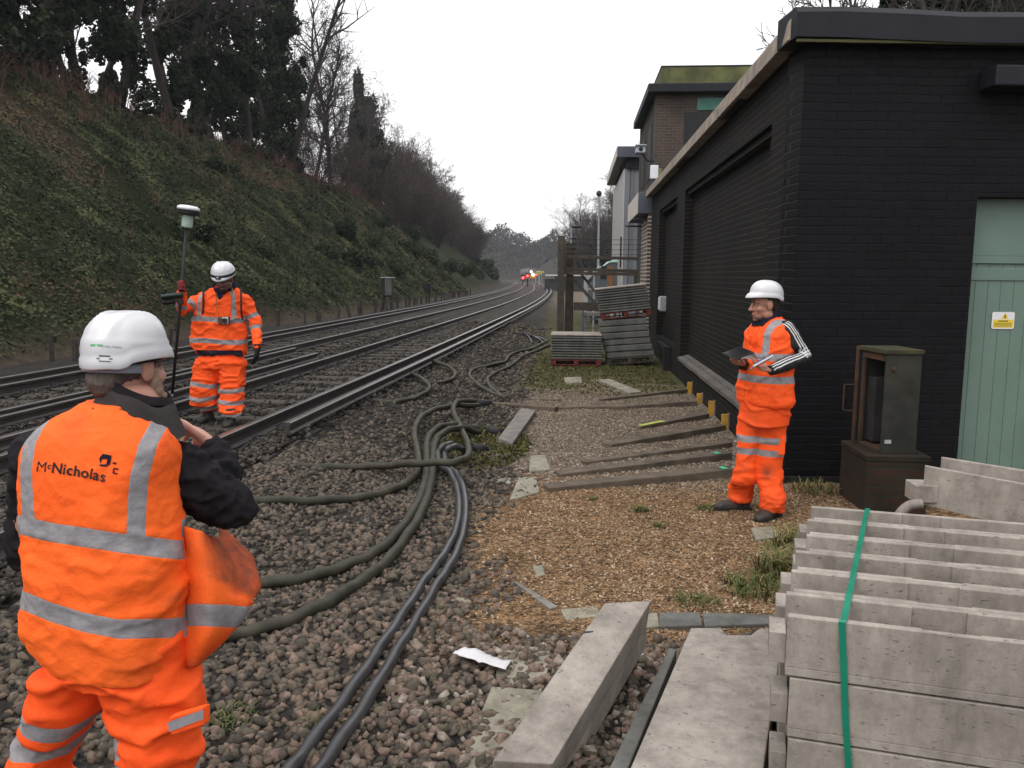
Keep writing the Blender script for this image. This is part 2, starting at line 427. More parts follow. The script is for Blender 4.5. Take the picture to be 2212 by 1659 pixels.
def vmat(name, stops, rough=.9, dirt=.5, nsc=40, spec=.2):
    m = NT(name); c = m.ramp(m.attr('v'), stops)
    g = m.ramp(m.noise(nsc, 4, .7), [(.3, (1 - dirt,) * 3), (.7, (1 + dirt * .6,) * 3)])
    return m.done(m.mix(1.0, c, g, 'MULTIPLY'), rough, m.bump(m.noise(nsc * 4, 2), .3, .003), spec)
M['stone'] = vmat('ballast_stone', [(0, (.026, .023, .020)), (.25, (.062, .054, .044)), (.5, (.112, .093, .070)), (.72, (.142, .104, .078)), (.9, (.20, .142, .112)), (1, (.29, .255, .21))])
M['chip'] = vmat('wood_chip', [(0, (.07, .044, .026)), (.35, (.185, .112, .06)), (.7, (.31, .205, .115)), (.93, (.42, .31, .20)), (1, (.5, .43, .35))])
M['gritm'] = vmat('pale_grit', [(0, (.07, .055, .042)), (.4, (.16, .12, .085)), (.75, (.25, .195, .145)), (1, (.40, .36, .30))])
P = []; Z = []
def pts(n, x0, x1, y0, y1, keep=None):
    out = []
    for _ in range(n):
        x = rng.uniform(x0, x1); y = rng.uniform(y0, y1)
        if keep is None or keep(x, y): out.append((x, y))
    return out
def cedge(x, y):                         # >0 on the cess side
    q = noise.noise((x * .9, y * .9, 5)); q2 = noise.noise((x * 3.1, y * 3.1, 9))
    return (x + .35 * q + .12 * q2) - (-.55 - .02 * max(0, y - 4) - .05 * max(0, 5 - y))
def keep_bal(x, y):
    if y > 4.15 + .35 * noise.noise((x, y, 2)): 
        e = cedge(x, y)
        if e > .25 or (e > -.2 and rng.random() < (e + .2) / .45): return False
    u = x - railx(y)
    if abs(u) < .06 or abs(u + 1.47) < .06: return False
    return True
near = pts(17000, -3.2, 1.9, 1.2, 4.6, keep_bal) + pts(15000, -4.9, -.3, 4.4, 8.5, keep_bal) + pts(12000, -8.7, -3.0, 3.0, 9, keep_bal) + pts(17000, -8.6, -.6, 8.5, 16, keep_bal) + pts(9000, -8.4, -.8, 16, 30, keep_bal)
P = np.array([(x, y, gz(x, y) + .004) for x, y in near])
dist = np.hypot(P[:, 0], P[:, 1])
sz = nr.uniform(.017, .038, len(P)) * np.where(nr.random(len(P)) < .12, 1.35, 1) * (1 + np.clip(dist - 9, 0, 20) * .045)
on = (P[:, 0] < np.array([railx(y) for y in P[:, 1]]) + .5)
sz[on] *= .95; P[on, 2] = BED + .020 + nr.uniform(-.012, .02, on.sum())
sh = on & (P[:, 0] > np.array([railx(y) for y in P[:, 1]]) + .12); P[sh, 2] += .022
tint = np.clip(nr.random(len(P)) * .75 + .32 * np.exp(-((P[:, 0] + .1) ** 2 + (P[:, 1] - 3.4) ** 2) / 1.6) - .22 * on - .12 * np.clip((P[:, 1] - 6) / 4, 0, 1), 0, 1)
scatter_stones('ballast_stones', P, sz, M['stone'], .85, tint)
keep_chip = lambda x, y: (cedge(x, y) > rng.uniform(-.15, .35)) and y + .35 * noise.noise((x * .9, y * .9, 5)) > rng.uniform(3.9, 4.6)
cp = pts(42000, -1.1, 2.4, 3.8, 7.6, keep_chip)
P = np.array([(x, y, gz(x, y) + .003) for x, y in cp]); lx = nr.uniform(.006, .015, len(P))
scatter_stones('wood_chips', P, lx, M['chip'], .45, None, 1.7)
cp = pts(26000, -.95, 1.9, 7.2, 13.5, lambda x, y: cedge(x, y) > rng.uniform(-.1, .4))
P = np.array([(x, y, gz(x, y) + .003) for x, y in cp])
scatter_stones('path_grit', P, nr.uniform(.008, .019, len(P)), M['gritm'], .6)

# ------------------------------------------------------------------ track
def rail_obj(name, u, zt, y0, y1, head=.07, h=.155, foot=.14, web=.02, label='', grp=None, step=1.0):
    prof = [(-foot/2, 0), (-foot/2, .012), (-web/2, .03), (-web/2, h - .045), (-head/2, h - .036), (-head/2, h - .006), (-head/2 + .008, h), (head/2 - .008, h), (head/2, h - .006), (head/2, h - .036), (web/2, h - .045), (web/2, .03), (foot/2, .012), (foot/2, 0)]
    ys = []; y = y0
    while y < y1: ys.append(y); y += step if y < 60 else step * 3
    ys.append(y1); n = len(prof); vs = []; fs = []; ms = []
    for y in ys:
        t = Vector((railx(y + .1) - railx(y - .1), .2, 0)).normalized(); nn = Vector((t.y, -t.x, 0))
        for a, b in prof: vs.append(Vector((railx(y), y, 0)) + nn * (u + a) + Vector((0, 0, zt - h + b)))
    for i in range(len(ys) - 1):
        for k in range(n):
            k2 = (k + 1) % n; fs.append((i * n + k, i * n + k2, (i + 1) * n + k2, (i + 1) * n + k)); ms.append(1 if k in (5, 6, 7) else 0)
    fs += [tuple(range(n)), tuple(range((len(ys) - 1) * n, len(ys) * n))]; ms += [0, 0]
    mb = MB(); mb.v = [tuple(v) for v in vs]; mb.f = fs; mb.m = ms
    o = mb.build(name, [M['steel'], M['railtop']], fix=True)
    return tag(o, label, 'rail', grp)
RT = .33
rail_obj('running_rail', 0, RT, -3, 430, label='running rail nearest the cables, with a conductor rail close beside it', grp='running rails')
rail_obj('running_rail', -1.47, RT, -3, 430, label='running rail just behind the worker with the pole, second from the cables', grp='running rails')
rail_obj('running_rail', -3.1, RT, -3, 430, label='third running rail from the cables, inner rail of the far track', grp='running rails')
rail_obj('running_rail', -4.57, RT, -3, 430, label='farthest running rail, closest to the ivy covered bank', grp='running rails')
rail_obj('conductor_rail', .42, RT + .03, 8.15, 430, .075, .12, .11, .045, 'conductor rail outside the nearest track, its blunt end near the timber sleepers', 'conductor rails')
rail_obj('conductor_rail', -1.47 - .42, RT + .03, -3, 15.6, .075, .12, .11, .045, 'conductor rail between the tracks, ending beside the nearer track', 'conductor rails')
rail_obj('conductor_rail', -3.1 + .40, RT + .03, -3, 16.6, .075, .12, .11, .045, 'conductor rail between the tracks, ending beside the farther track', 'conductor rails')
rail_obj('conductor_rail', -4.57 - .42, RT + .03, 9, 430, .075, .12, .11, .045, 'conductor rail on the far side, along the foot of the bank', 'conductor rails')

mb = MB()
mb.prism([(-.125, -.16), (.125, -.16), (.12, -.01), (.10, .005), (-.10, .005), (-.12, -.01)], (-1.27, 0, 0), (0, 1, 0), (0, 0, 1), (1, 0, 0), 2.54)
sl_plain = mb.build('sleeper', M['sleeper'], fix=True)
COL.objects.unlink(sl_plain)
def clip_mesh():
    k = MB()
    for s in (-1, 1):
        for q in (-.05, .05):
            k.tube([(s * .07, q, .035), (s * .10, q * .6, .055), (s * .135, q * 1.2, .05), (s * .15, q * 1.5, .02), (s * .11, q * 1.9, .012)], .011, 5)
        k.box((s * .115, 0, .012), (.06, .13, .03))
    k.box((0, 0, .004), (.2, .16, .012))
    o = k.build('rail_fastening', M['iron'], smooth=False); COL.objects.unlink(o); return o
clip0 = clip_mesh()
nsl = 0
for tr, uc in ((0, -.735), (1, -3.835)):
    y = 2.2 + .2 * tr
    while y < (92 if tr == 0 else 70):
        s = sl_plain.copy(); COL.objects.link(s); s.name = 'sleeper'
        ang = math.atan2(railx(y + .5) - railx(y - .5), 1.0)
        s.location = (railx(y) + uc + rng.uniform(-.015, .015), y, RT - .162 + rng.uniform(-.010, .0)); s.rotation_euler = (0, 0, -ang + rng.uniform(-.01, .01))
        tag(s, 'grimy sleeper under the two rails of the nearer track, half sunk in ballast' if tr == 0 else 'grimy sleeper under the two rails of the farther track, half sunk in ballast', 'sleeper', 'sleepers of the nearer track' if tr == 0 else 'sleepers of the farther track')
        if y < (26 if tr == 0 else 16):
            for e in (-.735, .735):
                c = clip0.copy(); COL.objects.link(c); c.parent = s; c.location = (e, 0, .006); c.name = 'rail_fastening'
        nsl += 1; y += .66
# conductor rail insulators
ins = MB(); ins.tube([(0, 0, 0), (0, 0, .03), (0, 0, .035), (0, 0, .07), (0, 0, .075), (0, 0, .11)], [.085, .085, .06, .06, .075, .05], 10); ins.box((0, 0, .115), (.13, .1, .02))
i0 = ins.build('insulator', plain('grimy_ceramic', (.2, .19, .175), (.08, .075, .07), 8, .5)); COL.objects.unlink(i0)
for k, y in enumerate([8.6 + 2.64 * j for j in range(9)]):
    o = i0.copy(); COL.objects.link(o); o.location = (railx(y) + .42, y, RT - .20)
    tag(o, 'squat grimy insulator pot under the outer conductor rail', 'insulator', 'insulators under the near conductor rail')
for k, y in enumerate([5.2 + 2.64 * j for j in range(4)]):
    o = i0.copy(); COL.objects.link(o); o.location = (railx(y) - 1.89, y, RT - .20)
    tag(o, 'squat grimy insulator pot under the conductor rail between the tracks', 'insulator', 'insulators between the tracks')

# ------------------------------------------------------------------ foliage
def leafmat(name, stops, rough=.55, trans=.0):
    m = NT(name); c = m.ramp(m.attr('v'), stops)
    return m.done(c, max(rough, .75), None, .10)
M['ivy'] = leafmat('ivy_leaf', [(0, (.012, .017, .007)), (.35, (.036, .046, .020)), (.6, (.062, .073, .032)), (.74, (.098, .100, .045)), (.8, (.075, .05, .03)), (1, (.095, .06, .036))])
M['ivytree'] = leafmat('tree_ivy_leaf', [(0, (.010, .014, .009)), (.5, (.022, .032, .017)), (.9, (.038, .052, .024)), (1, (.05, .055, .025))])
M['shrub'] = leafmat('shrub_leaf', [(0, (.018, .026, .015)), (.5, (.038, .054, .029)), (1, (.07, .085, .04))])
M['grass'] = leafmat('grass_blade', [(0, (.035, .05, .015)), (.5, (.075, .10, .03)), (.8, (.16, .14, .06)), (1, (.26, .19, .09))], .7)
M['bark'] = plain('dark_bark', (.055, .045, .038), (.025, .021, .018), 9, .9, .5, .01)
M['twig'] = plain('brown_twig', (.075, .056, .046), (.04, .031, .027), 3, .9, 0)
M['greytwig'] = plain('grey_twig', (.062, .052, .046), (.035, .03, .027), 3, .9, 0)
def leaves(P, size, val, nrm=None, spread=1.0):
    """folded two-quad leaves: returns V, F, v"""
    n = len(P); Rm = rotm(n)
    if nrm is not None:                       # mostly facing along nrm
        z = nrm + nr.normal(size=(n, 3)) * .45 * spread; z /= np.linalg.norm(z, axis=1)[:, None]
        t = nr.normal(size=(n, 3)); x = np.cross(t, z); x /= np.linalg.norm(x, axis=1)[:, None]; y = np.cross(z, x)
        Rm = np.stack([x, y, z], 2)
    T = np.array([(0, -.5, 0), (.42, -.1, .12), (.3, .32, .1), (0, .55, -.03), (-.3, .32, .1), (-.42, -.1, .12)])
    W = np.einsum('nij,kj->nki', Rm, T) * size[:, None, None] + P[:, None, :]
    b = (np.arange(n) * 6)[:, None]
    F = np.concatenate([b + np.array([0, 1, 2, 3]), b + np.array([0, 3, 4, 5])], 1).reshape(-1, 4)
    return W.reshape(-1, 3), F, np.repeat(val, 6)
def foliage(name, P, size, val, mat, parent=None, nrm=None, kind=None, spread=1.0):
    V, F, a = leaves(P, size, val, nrm, spread); o = npmesh(name, V, F, mat, parent, {'v': a}); return tag(o, kind=kind)

# ivy over the whole cutting side
P = []; N = []; Vv = []
for _ in range(210000):
    y = 10 + 75 * rng.random() ** 1.5; d = rng.uniform(.15, 13.2)
    q = noise.noise((d * .28, y * .16, 21)) + .3 * noise.noise((d * .9, y * .7, 3)) + .18 * sm(5, 11, d) - .12
    brown = sm(.08, .55, q)
    if rng.random() < brown * .35 or (d < .9 and rng.random() > d): continue
    lump = .34 * max(0, noise.noise((d * 1.6, y * 1.4, 40))) + .1 * rng.random()
    P.append((bankx(y) - d, y, bank_z(d, y) + lump)); N.append((.62, -.15, .78))
    v = .32 + .62 * noise.noise((d * .8, y * .6, 11)) + .25 * noise.noise((d * 2.5, y * 2.2, 13)) + rng.uniform(-.22, .22)
    Vv.append(max(0, min(.72, v)) if rng.random() > brown * .75 else rng.uniform(.76, 1))
P = np.array(P); foliage('ivy_ground_cover', P, nr.uniform(.045, .11, len(P)) * (1 + np.clip(P[:, 1] - 22, 0, 60) * .018), np.array(Vv), M['ivy'], None, np.array(N), 'stuff')
# brown bramble stems along the crest and in patches
tw = MB()
for _ in range(1500):
    y = 14 + 85 * rng.random() ** 1.3; d = rng.choice([rng.gauss(11.2, 1.0), rng.gauss(11.6, .9), rng.uniform(3, 11)])
    if d < 9 and noise.noise((d * .28, y * .16, 21)) < .1: continue
    b = Vector((bankx(y) - d, y, bank_z(d, y) - .05)); h = rng.uniform(.5, 1.5) * (1 if d > 9.5 else .5); a = rng.uniform(0, 6.28); s = Vector((math.cos(a), math.sin(a), 0)) * h * rng.uniform(.15, .55)
    tw.tube([b, b + s * .4 + Vector((0, 0, h * .7)), b + s + Vector((0, 0, h))], [.022, .016, .006], 3, False)
    for _k in range(3):
        p = b + s * .4 + Vector((0, 0, h * rng.uniform(.4, .8))); a = rng.uniform(0, 6.28)
        tw.tube([p, p + Vector((math.cos(a), math.sin(a), .8)) * h * .35], [.012, .005], 3, False)
M['bramble'] = plain('russet_bramble', (.12, .062, .045), (.055, .034, .027), 2, .9, 0)
tag(tw.build('bramble_stems', M['bramble']), kind='stuff')

def branch_tree(seed, H, r0, spread=.5, levels=4, upright=.55, first=.25, lean=(0, 0), kids=(14, 5, 4, 3), tw_r=.008, multi=1, angle=(.5, 1.05)):
    """trunk MB and branch MB of a bare broadleaf tree"""
    rg = random.Random(seed); T = MB(); B = MB()
    def grow(p, d, L, r, lv):
        n = 5 if lv < 2 else 3; pts_ = [p]; q = p.copy(); dd = d.copy()
        for i in range(n):
            dd = (dd + Vector((rg.gauss(0, .16), rg.gauss(0, .16), rg.gauss(.05, .10) * (2 * upright)))).normalized()
            q = q + dd * (L / n); pts_.append(q)
        rr = [max(tw_r, r * (1 - .8 * i / n)) for i in range(n + 1)]
        (T if lv == 0 else B).tube(pts_, rr, 7 if lv == 0 else (4 if lv < 3 else 3), False)
        if lv >= levels: return
        for k in range(kids[min(lv, len(kids) - 1)]):
            t = rg.uniform(first if lv == 0 else .2, 1.0); j = min(n - 1, int(t * n)); f = t * n - j
            bp = pts_[j].lerp(pts_[j + 1], f); bd = (pts_[j + 1] - pts_[j]).normalized()
            side = bd.cross(Vector((rg.gauss(0, 1), rg.gauss(0, 1), rg.gauss(0, 1)))).normalized()
            an = rg.uniform(*angle); nd = (bd * math.cos(an) + side * math.sin(an)).normalized()
            ll = L * (spread if lv == 0 else .55) * rg.uniform(.6, 1.1) * (1.15 - .55 * t if lv == 0 else 1)
            grow(bp, nd, ll, max(tw_r, r * (.42 if lv == 0 else .55) * (1.1 - .5 * t)), lv + 1)
    for m_ in range(multi):
        l2 = lean if multi == 1 else (lean[0] + rg.uniform(-.35, .35), lean[1] + rg.uniform(-.35, .35))
        grow(Vector((0, 0, -.3)), Vector((l2[0], l2[1], 1)).normalized(), H * rg.uniform(.8, 1.05), r0, 0)
    return T, B
def tree_proto(name, T, B, leaf=None, matT='bark', matB='greytwig'):
    root = bpy.data.objects.new(name, None); root.empty_display_size = .2
    kids = []
    o = T.build('trunk', M[matT], smooth=True); COL.objects.unlink(o); o.parent = root; kids.append(o)
    if B is not None and B.f:
        o = B.build('branches', M[matB]); COL.objects.unlink(o); o.parent = root; kids.append(o)
    if leaf is not None:
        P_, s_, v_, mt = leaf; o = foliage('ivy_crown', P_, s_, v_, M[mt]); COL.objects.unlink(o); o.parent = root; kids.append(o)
    return root, kids
def plant(proto, loc, rot, sc, label, cat, group=None, name=None):
    root, kids = proto; c = root.copy(); COL.objects.link(c); c.name = name or root.name
    c.location = loc; c.rotation_euler = (0, 0, rot); c.scale = (sc, sc, sc) if not hasattr(sc, '__len__') else sc
    for k in kids:
        kc = k.copy(); COL.objects.link(kc); kc.parent = c; kc.name = k.name
    return tag(c, label, cat, group)
def ivy_proto(seed, H, w, n, twin=False):
    rg = random.Random(seed); T, B = branch_tree(seed, H, .24, .28, 2, .6, .35, (rg.uniform(-.07, .07), rg.uniform(-.05, .05)), (9, 4))
    P_ = []; v_ = []
    cl = []
    for k in range(110):
        z = H * (rg.random() ** .85) * .99; rad = w * (.55 + .45 * math.sin(3.0 * min(1, z / H) + .35)) * (1.15 - .75 * (z / H) ** 2)
        a = rg.uniform(0, 6.28); q = rg.uniform(.1, 1.0) * rad; cl.append((math.cos(a) * q, math.sin(a) * q, z, rg.uniform(.25, .8) * w * .52))
    for k in range(n):
        x, y, z, r_ = cl[rg.randrange(len(cl))]
        u = Vector((rg.gauss(0, 1), rg.gauss(0, 1), rg.gauss(0, 1))).normalized() * r_ * rg.uniform(.35, 1.15) ** .6
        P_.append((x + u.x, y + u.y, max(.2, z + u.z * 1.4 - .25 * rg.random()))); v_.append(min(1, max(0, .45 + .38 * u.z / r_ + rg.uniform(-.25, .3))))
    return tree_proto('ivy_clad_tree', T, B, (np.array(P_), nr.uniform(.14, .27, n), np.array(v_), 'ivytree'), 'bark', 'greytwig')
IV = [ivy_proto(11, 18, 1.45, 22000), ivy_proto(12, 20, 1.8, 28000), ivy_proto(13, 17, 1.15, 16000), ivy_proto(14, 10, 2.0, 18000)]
BT = [tree_proto('bare_tree', *branch_tree(21, 18.5, .24, .36, 4, .55, .2, (0.02, 0), (26, 7, 5, 3), .013)),
      tree_proto('bare_tree', *branch_tree(22, 16, .17, .30, 4, .8, .25, (.05, 0), (18, 6, 5, 3), .013, multi=2)),
      tree_proto('bare_tree', *branch_tree(23, 13, .2, .45, 4, .4, .18, (.1, 0), (16, 6, 4, 3)), matB='twig')]
TH = [tree_proto('thicket_bush', *branch_tree(31, 6.0, .07, .55, 3, .5, .05, (0, 0), (10, 7, 5), .013, multi=8), matT='twig', matB='twig'),
      tree_proto('thicket_bush', *branch_tree(32, 8.0, .09, .5, 3, .5, .08, (0, 0), (11, 7, 5), .015, multi=9), matT='twig', matB='twig')]
def crest(px, d=11.6):                     # point on the bank at depth-of-slope d seen in the photo's column px
    best = None
    for k in range(60, 1600):
        y = k * .1; x = bankx(y) - d; v = Vector((x, y, bank_z(d, y))) - EYEP
        if v.dot(_f) < 1: continue
        u = CX + F_PX * v.dot(_r) / v.dot(_f)
        if best is None or abs(u - px) < best[0]: best = (abs(u - px), Vector((x, y, bank_z(d, y))))
    return best[1]
IL = [(-60, 11.6, 1, 1.1, 'dense dark ivy clad tree at the extreme left edge, cut off by the frame'), (30, 12.2, 1, 1.05, 'wide dark ivy clad trunk above the highest part of the bank on the left'),
      (85, 13.5, 2, 1.0, 'ivy clad tree behind the wide dark trunk at the left'), (152, 12.5, 2, .7, 'slim ivy clad tree alone in the pale gap near the left'),
      (255, 11.7, 1, .95, 'ivy clad tree right of the pale sky gap, thick from the ground up'), 
      (385, 12.0, 0, 1.05, 'tall ivy clad tree above the surveying pole'), 
      (495, 12.0, 1, .95, 'thick ivy clad tree in the middle of the tall dark row'), (545, 11.8, 0, 1.05, 'ivy clad tree second from the right end of the tall dark row'),
      (590, 12.6, 1, 1.0, 'ivy clad tree at the back of the right end of the tall dark row'), (625, 11.6, 0, 1.08, 'last tall ivy clad tree of the dark row, beside the open sky'), (440, 12.8, 2, .95, 'slimmer ivy clad tree filling the tall dark row, left of its middle')]
for px, d, k, sc, lb in IL:
    p = crest(px, d); plant(IV[k], p - Vector((0, 0, .2)), rng.uniform(0, 6.28), sc, lb, 'tree', 'ivy clad trees on the bank crest')
p = crest(800, 12.2); plant(IV[3], p, .6, (1.0, 1.0, 1.12), 'low ivy clad tree right of the tall bare tree', 'tree', 'ivy clad trees on the bank crest')
p = crest(778, 12.8); plant(IV[3], p, 2.6, (.7, .7, 1.3), 'narrow ivy clad stem behind the low ivy clad tree', 'tree', 'ivy clad trees on the bank crest')
for px, d, k, sc, rot, lb in [(715, 11.8, 0, 1.0, .4, 'tall bare tree with a straight trunk against the white sky'), (752, 13, 1, 1.0, 1.2, 'bare twin stemmed tree right behind the tall straight one'),
      (680, 13, 0, .8, 2.0, 'bare slender tree between the ivy clad row and the tall bare tree'), (655, 12, 2, .6, 4.0, 'small bare tree at the foot of the last tall ivy clad tree'),
      (205, 13.5, 2, .9, 1.0, 'thin bare tree in the sky gap between ivy clad trees on the left'), (190, 16, 1, .8, 3.0, 'faint bare twin stemmed tree far back in the left sky gap'),
      (345, 15, 1, 1.0, .3, 'bare twin stemmed tree showing between ivy clad trunks above the pole'), (400, 16, 0, .8, 2.2, 'bare tree behind the ivy clad trees above the worker with the pole'), (830, 14, 2, .75, .8, 'bare tree rising behind the low ivy clad tree')]:
    p = crest(px, d); plant(BT[k], p - Vector((0, 0, .1)), rot, sc, lb, 'tree', 'bare trees on the bank crest')
for i, (px, d, k, sc) in enumerate([(690, 11.2, 0, .75), (740, 11, 0, .8), (770, 12, 1, .7), (820, 11.5, 1, .95), (850, 12.5, 1, 1.15), (880, 12, 1, 1.2), (905, 11, 1, 1.2), (925, 13, 1, 1.3), (945, 12, 1, 1.15), (960, 10.5, 1, 1.1), (980, 11.5, 1, .95), (1000, 11, 1, 1.0), (1015, 10, 1, .95), (1035, 11, 1, .9), (1052, 10.5, 1, .9), (1066, 11, 1, .9), (640, 11.3, 0, .7), (865, 9.5, 0, .8), (900, 8.5, 0, .8), (930, 9, 0, .9), (955, 8, 0, .8), (985, 8.5, 0, .9), (1010, 7.5, 0, .9), (1030, 8, 0, 1.0), (1050, 7, 0, 1), (1070, 8, 1, .9), (1082, 6, 1, .8)]):
    p = crest(px, d)
    if px > 830:
        p2 = crest(px - 9, d - 1.3); plant(TH[1 - k], p2 - Vector((0, 0, .15)), rng.uniform(0, 6.28), sc * .85, 'brown leafless bush among many others on the far part of the bank', 'bush', 'brown bushes on the far bank')
    plant(TH[k], p - Vector((0, 0, .15)), rng.uniform(0, 6.28), sc, 'brown leafless bush among many others on the far part of the bank', 'bush', 'brown bushes on the far bank')
# evergreen shrubs on the slope
def shrub_proto(seed, n=2600):
    rg = random.Random(seed); P_ = []; v_ = []; cl = [(rg.gauss(0, .38), rg.gauss(0, .38), rg.uniform(.25, .8), rg.uniform(.25, .45)) for _ in range(14)]
    for k in range(n):
        x, y, z, r_ = cl[rg.randrange(14)]; u = Vector((rg.gauss(0, 1), rg.gauss(0, 1), rg.gauss(0, 1))).normalized() * r_ * rg.uniform(.5, 1.1)
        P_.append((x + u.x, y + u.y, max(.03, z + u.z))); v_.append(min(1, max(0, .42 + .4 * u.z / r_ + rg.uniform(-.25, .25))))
    T = MB()
    for k in range(5):
        a = rg.uniform(0, 6.28); T.tube([(0, 0, -.2), (math.cos(a) * .2, math.sin(a) * .2, .35), (math.cos(a) * .45, math.sin(a) * .45, .8)], [.03, .02, .008], 4)
    root = bpy.data.objects.new('evergreen_shrub', None)
    o = T.build('stems', M['twig']); COL.objects.unlink(o); o.parent = root
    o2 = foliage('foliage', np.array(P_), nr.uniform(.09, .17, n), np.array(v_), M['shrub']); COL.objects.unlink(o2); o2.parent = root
    return root, [o, o2]
SH = [shrub_proto(41), shrub_proto(42)]
for px, d, sc in [(745, 5.0, 1.2), (800, 4.4, 1.0), (880, 4.6, 1.5), (770, 2.6, 1.0), (850, 2.4, 1.2), (925, 3.6, 1.6), (960, 2.6, 1.5), (895, 6.6, 1.5), (700, 3.2, .9), (1000, 2.2, 1.6), (1030, 1.8, 1.6), (1055, 3, 2.0), (420, 4.0, .9), (470, 8.5, .9), (560, 3.2, .8), (820, 7, 1.2), (1085, 1.6, 2.0), (1075, 3.4, 2.4)]:
    p = crest(px, d); plant(SH[rng.randrange(2)], p - Vector((0, 0, .1)), rng.uniform(0, 6.28), sc * rng.uniform(.9, 1.1), 'dark evergreen shrub growing out of the ivy on the cutting side', 'shrub', 'shrubs on the cutting side')
# trees on the right hillside
for i in range(52):
    y = rng.uniform(24, 80); x = rng.uniform(20, 40) + .06 * y
    if i < 38: y = rng.uniform(23, 36); x = 10.6 + (i % 19) * .5 + rng.uniform(-.3, .3)
    k = rng.randrange(2 if i < 38 else 3); ivy = rng.random() < .3
    plant(IV[2] if ivy else BT[k], (x, y, hill_z(x, y) - .2), rng.uniform(0, 6.28), rng.uniform(.75, 1.0), 'ivy clad tree in the wood behind the black building' if ivy else 'bare tree in the wood behind the black building', 'tree', 'ivy clad trees behind the black building' if ivy else 'bare trees behind the black building')
for i in range(105):
    y = rng.uniform(70, 210); x = max(17 - .15 * (y - 38), railx(y) + 7.5) + 30 * rng.random() ** 1.4
    plant(BT[rng.randrange(3)] if i % 3 else IV[3], (x, y, hill_z(x, y) - .2), rng.uniform(0, 6.28), rng.uniform(.7, .95), 'hazy tree on the wooded hillside beyond the gate' if i % 3 else 'hazy ivy dark tree on the hillside beyond the gate', 'tree', 'bare trees on the hillside beyond the gate' if i % 3 else 'ivy dark trees on the hillside beyond the gate')
# distant wood closing the valley
V = []; hx = list(range(-260, 420, 8))
for y, f in ((400, 0), (412, .45), (430, .8), (470, 1), (560, 1.1), (760, 1.0)):
    for x in hx: V.append((x, y, -.4 + f * (16 + 6 * noise.noise((x * .02, 3, 1)) + 4 * noise.noise((x * .07, 8, 2)) + (y > 480) * 6)))
nx = len(hx); i = np.arange((nx - 1) * 5); a = (i // (nx - 1)) * nx + i % (nx - 1)
tag(npmesh('distant_hill', np.array(V), np.stack([a, a + 1, a + 1 + nx, a + nx], 1), M['bank'], attr={'col': np.array([(.05, .048, .04, 1)] * len(V))}, smooth=True), kind='structure')
P_ = []; v_ = []
for _ in range(42000):
    x = rng.uniform(-75, 110); y = rng.uniform(400, 470)
    top = 19 + 7 * noise.noise((x * .035, 3, 1)) + 6 * noise.noise((x * .12, 8, 2)) + 3 * noise.noise((x * .4, 1, 2)) + (y - 400) * .08
    P_.append((x, y, top * rng.random() ** .6)); v_.append(rng.random() * .6)
P_ = np.array(P_); M['farwood'] = leafmat('far_wood_leaf', [(0, (.03, .03, .026)), (1, (.06, .056, .046))], .9)
foliage('distant_wood', P_, nr.uniform(.5, 1.3, len(P_)), np.array(v_), M['farwood'], None, None, 'stuff')
# ------------------------------------------------------------------ brick and cladding materials
def brickmat(name, c1, c2, mortar, axis, rough=.7, bs=1.0, bump=.6, rowh=.075, spec=.3, msize=.010, grime=.35, smooth=.1):
    m = NT(name); s = m.sep(); cb = m.n('ShaderNodeCombineXYZ')
    m.l(s[axis], cb.inputs[0]); m.l(s[2], cb.inputs[1])
    b = m.n('ShaderNodeTexBrick'); b.inputs['Scale'].default_value = bs; b.inputs['Brick Width'].default_value = .225; b.inputs['Row Height'].default_value = rowh
    b.inputs['Mortar Size'].default_value = msize; b.inputs['Mortar Smooth'].default_value = smooth; b.inputs['Bias'].default_value = -.2
    b.inputs['Color1'].default_value = tuple(c1) + (1,); b.inputs['Color2'].default_value = tuple(c2) + (1,); b.inputs['Mortar'].default_value = tuple(mortar) + (1,)
    w = m.n('ShaderNodeVectorMath', operation='ADD'); nz = m.n('ShaderNodeTexNoise'); nz.inputs['Scale'].default_value = 3.0
    m.l(m.pos, nz.inputs['Vector'])
    sc = m.n('ShaderNodeVectorMath', operation='SCALE'); m.l(nz.outputs['Color'], sc.inputs[0]); sc.inputs['Scale'].default_value = .022
    m.l(cb.outputs[0], w.inputs[0]); m.l(sc.outputs[0], w.inputs[1]); m.l(w.outputs[0], b.inputs['Vector'])
    g = m.ramp(m.noise(1.3, 7, .7), [(.25, (1 - grime,) * 3), (.75, (1 + grime * .7,) * 3)])
    col = m.mix(1.0, b.outputs['Color'], g, 'MULTIPLY')
    n1 = m.bump(m.math('SUBTRACT', 1.0, b.outputs['Fac']), bump, .012)
    return m.done(col, rough, m.bump(m.noise(45, 4), .35, .004, n1), spec)
M['blackbrick_side'] = brickmat('skylit_black_brick', (.0135, .0125, .0115), (.0105, .0100, .0094), (.036, .033, .029), 1, .8, spec=.1, msize=.008, smooth=.4)  # paler than the end wall: the open-sky light here is put into the colour
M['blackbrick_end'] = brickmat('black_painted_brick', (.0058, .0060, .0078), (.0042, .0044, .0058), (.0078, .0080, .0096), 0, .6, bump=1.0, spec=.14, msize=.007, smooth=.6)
M['blackflat'] = plain('black_painted_render', (.011, .0105, .010), (.007, .0068, .0068), 3, .8, .4, .004)
M['felt'] = plain('dark_roof_felt', (.0125, .0132, .019), (.008, .0085, .012), 3, .55, .3, .004, .25)
M['mosscope'] = plain('lichened_coping', (.36, .30, .25), (.17, .14, .11), 5, .9, .5, .006)
M['mossy'] = plain('mossy_parapet', (.15, .155, .06), (.045, .045, .025), 1.6, .9, .4, .006)
M['brownbrick'] = brickmat('brown_brick', (.075, .05, .04), (.05, .036, .03), (.085, .078, .068), 0, .85)
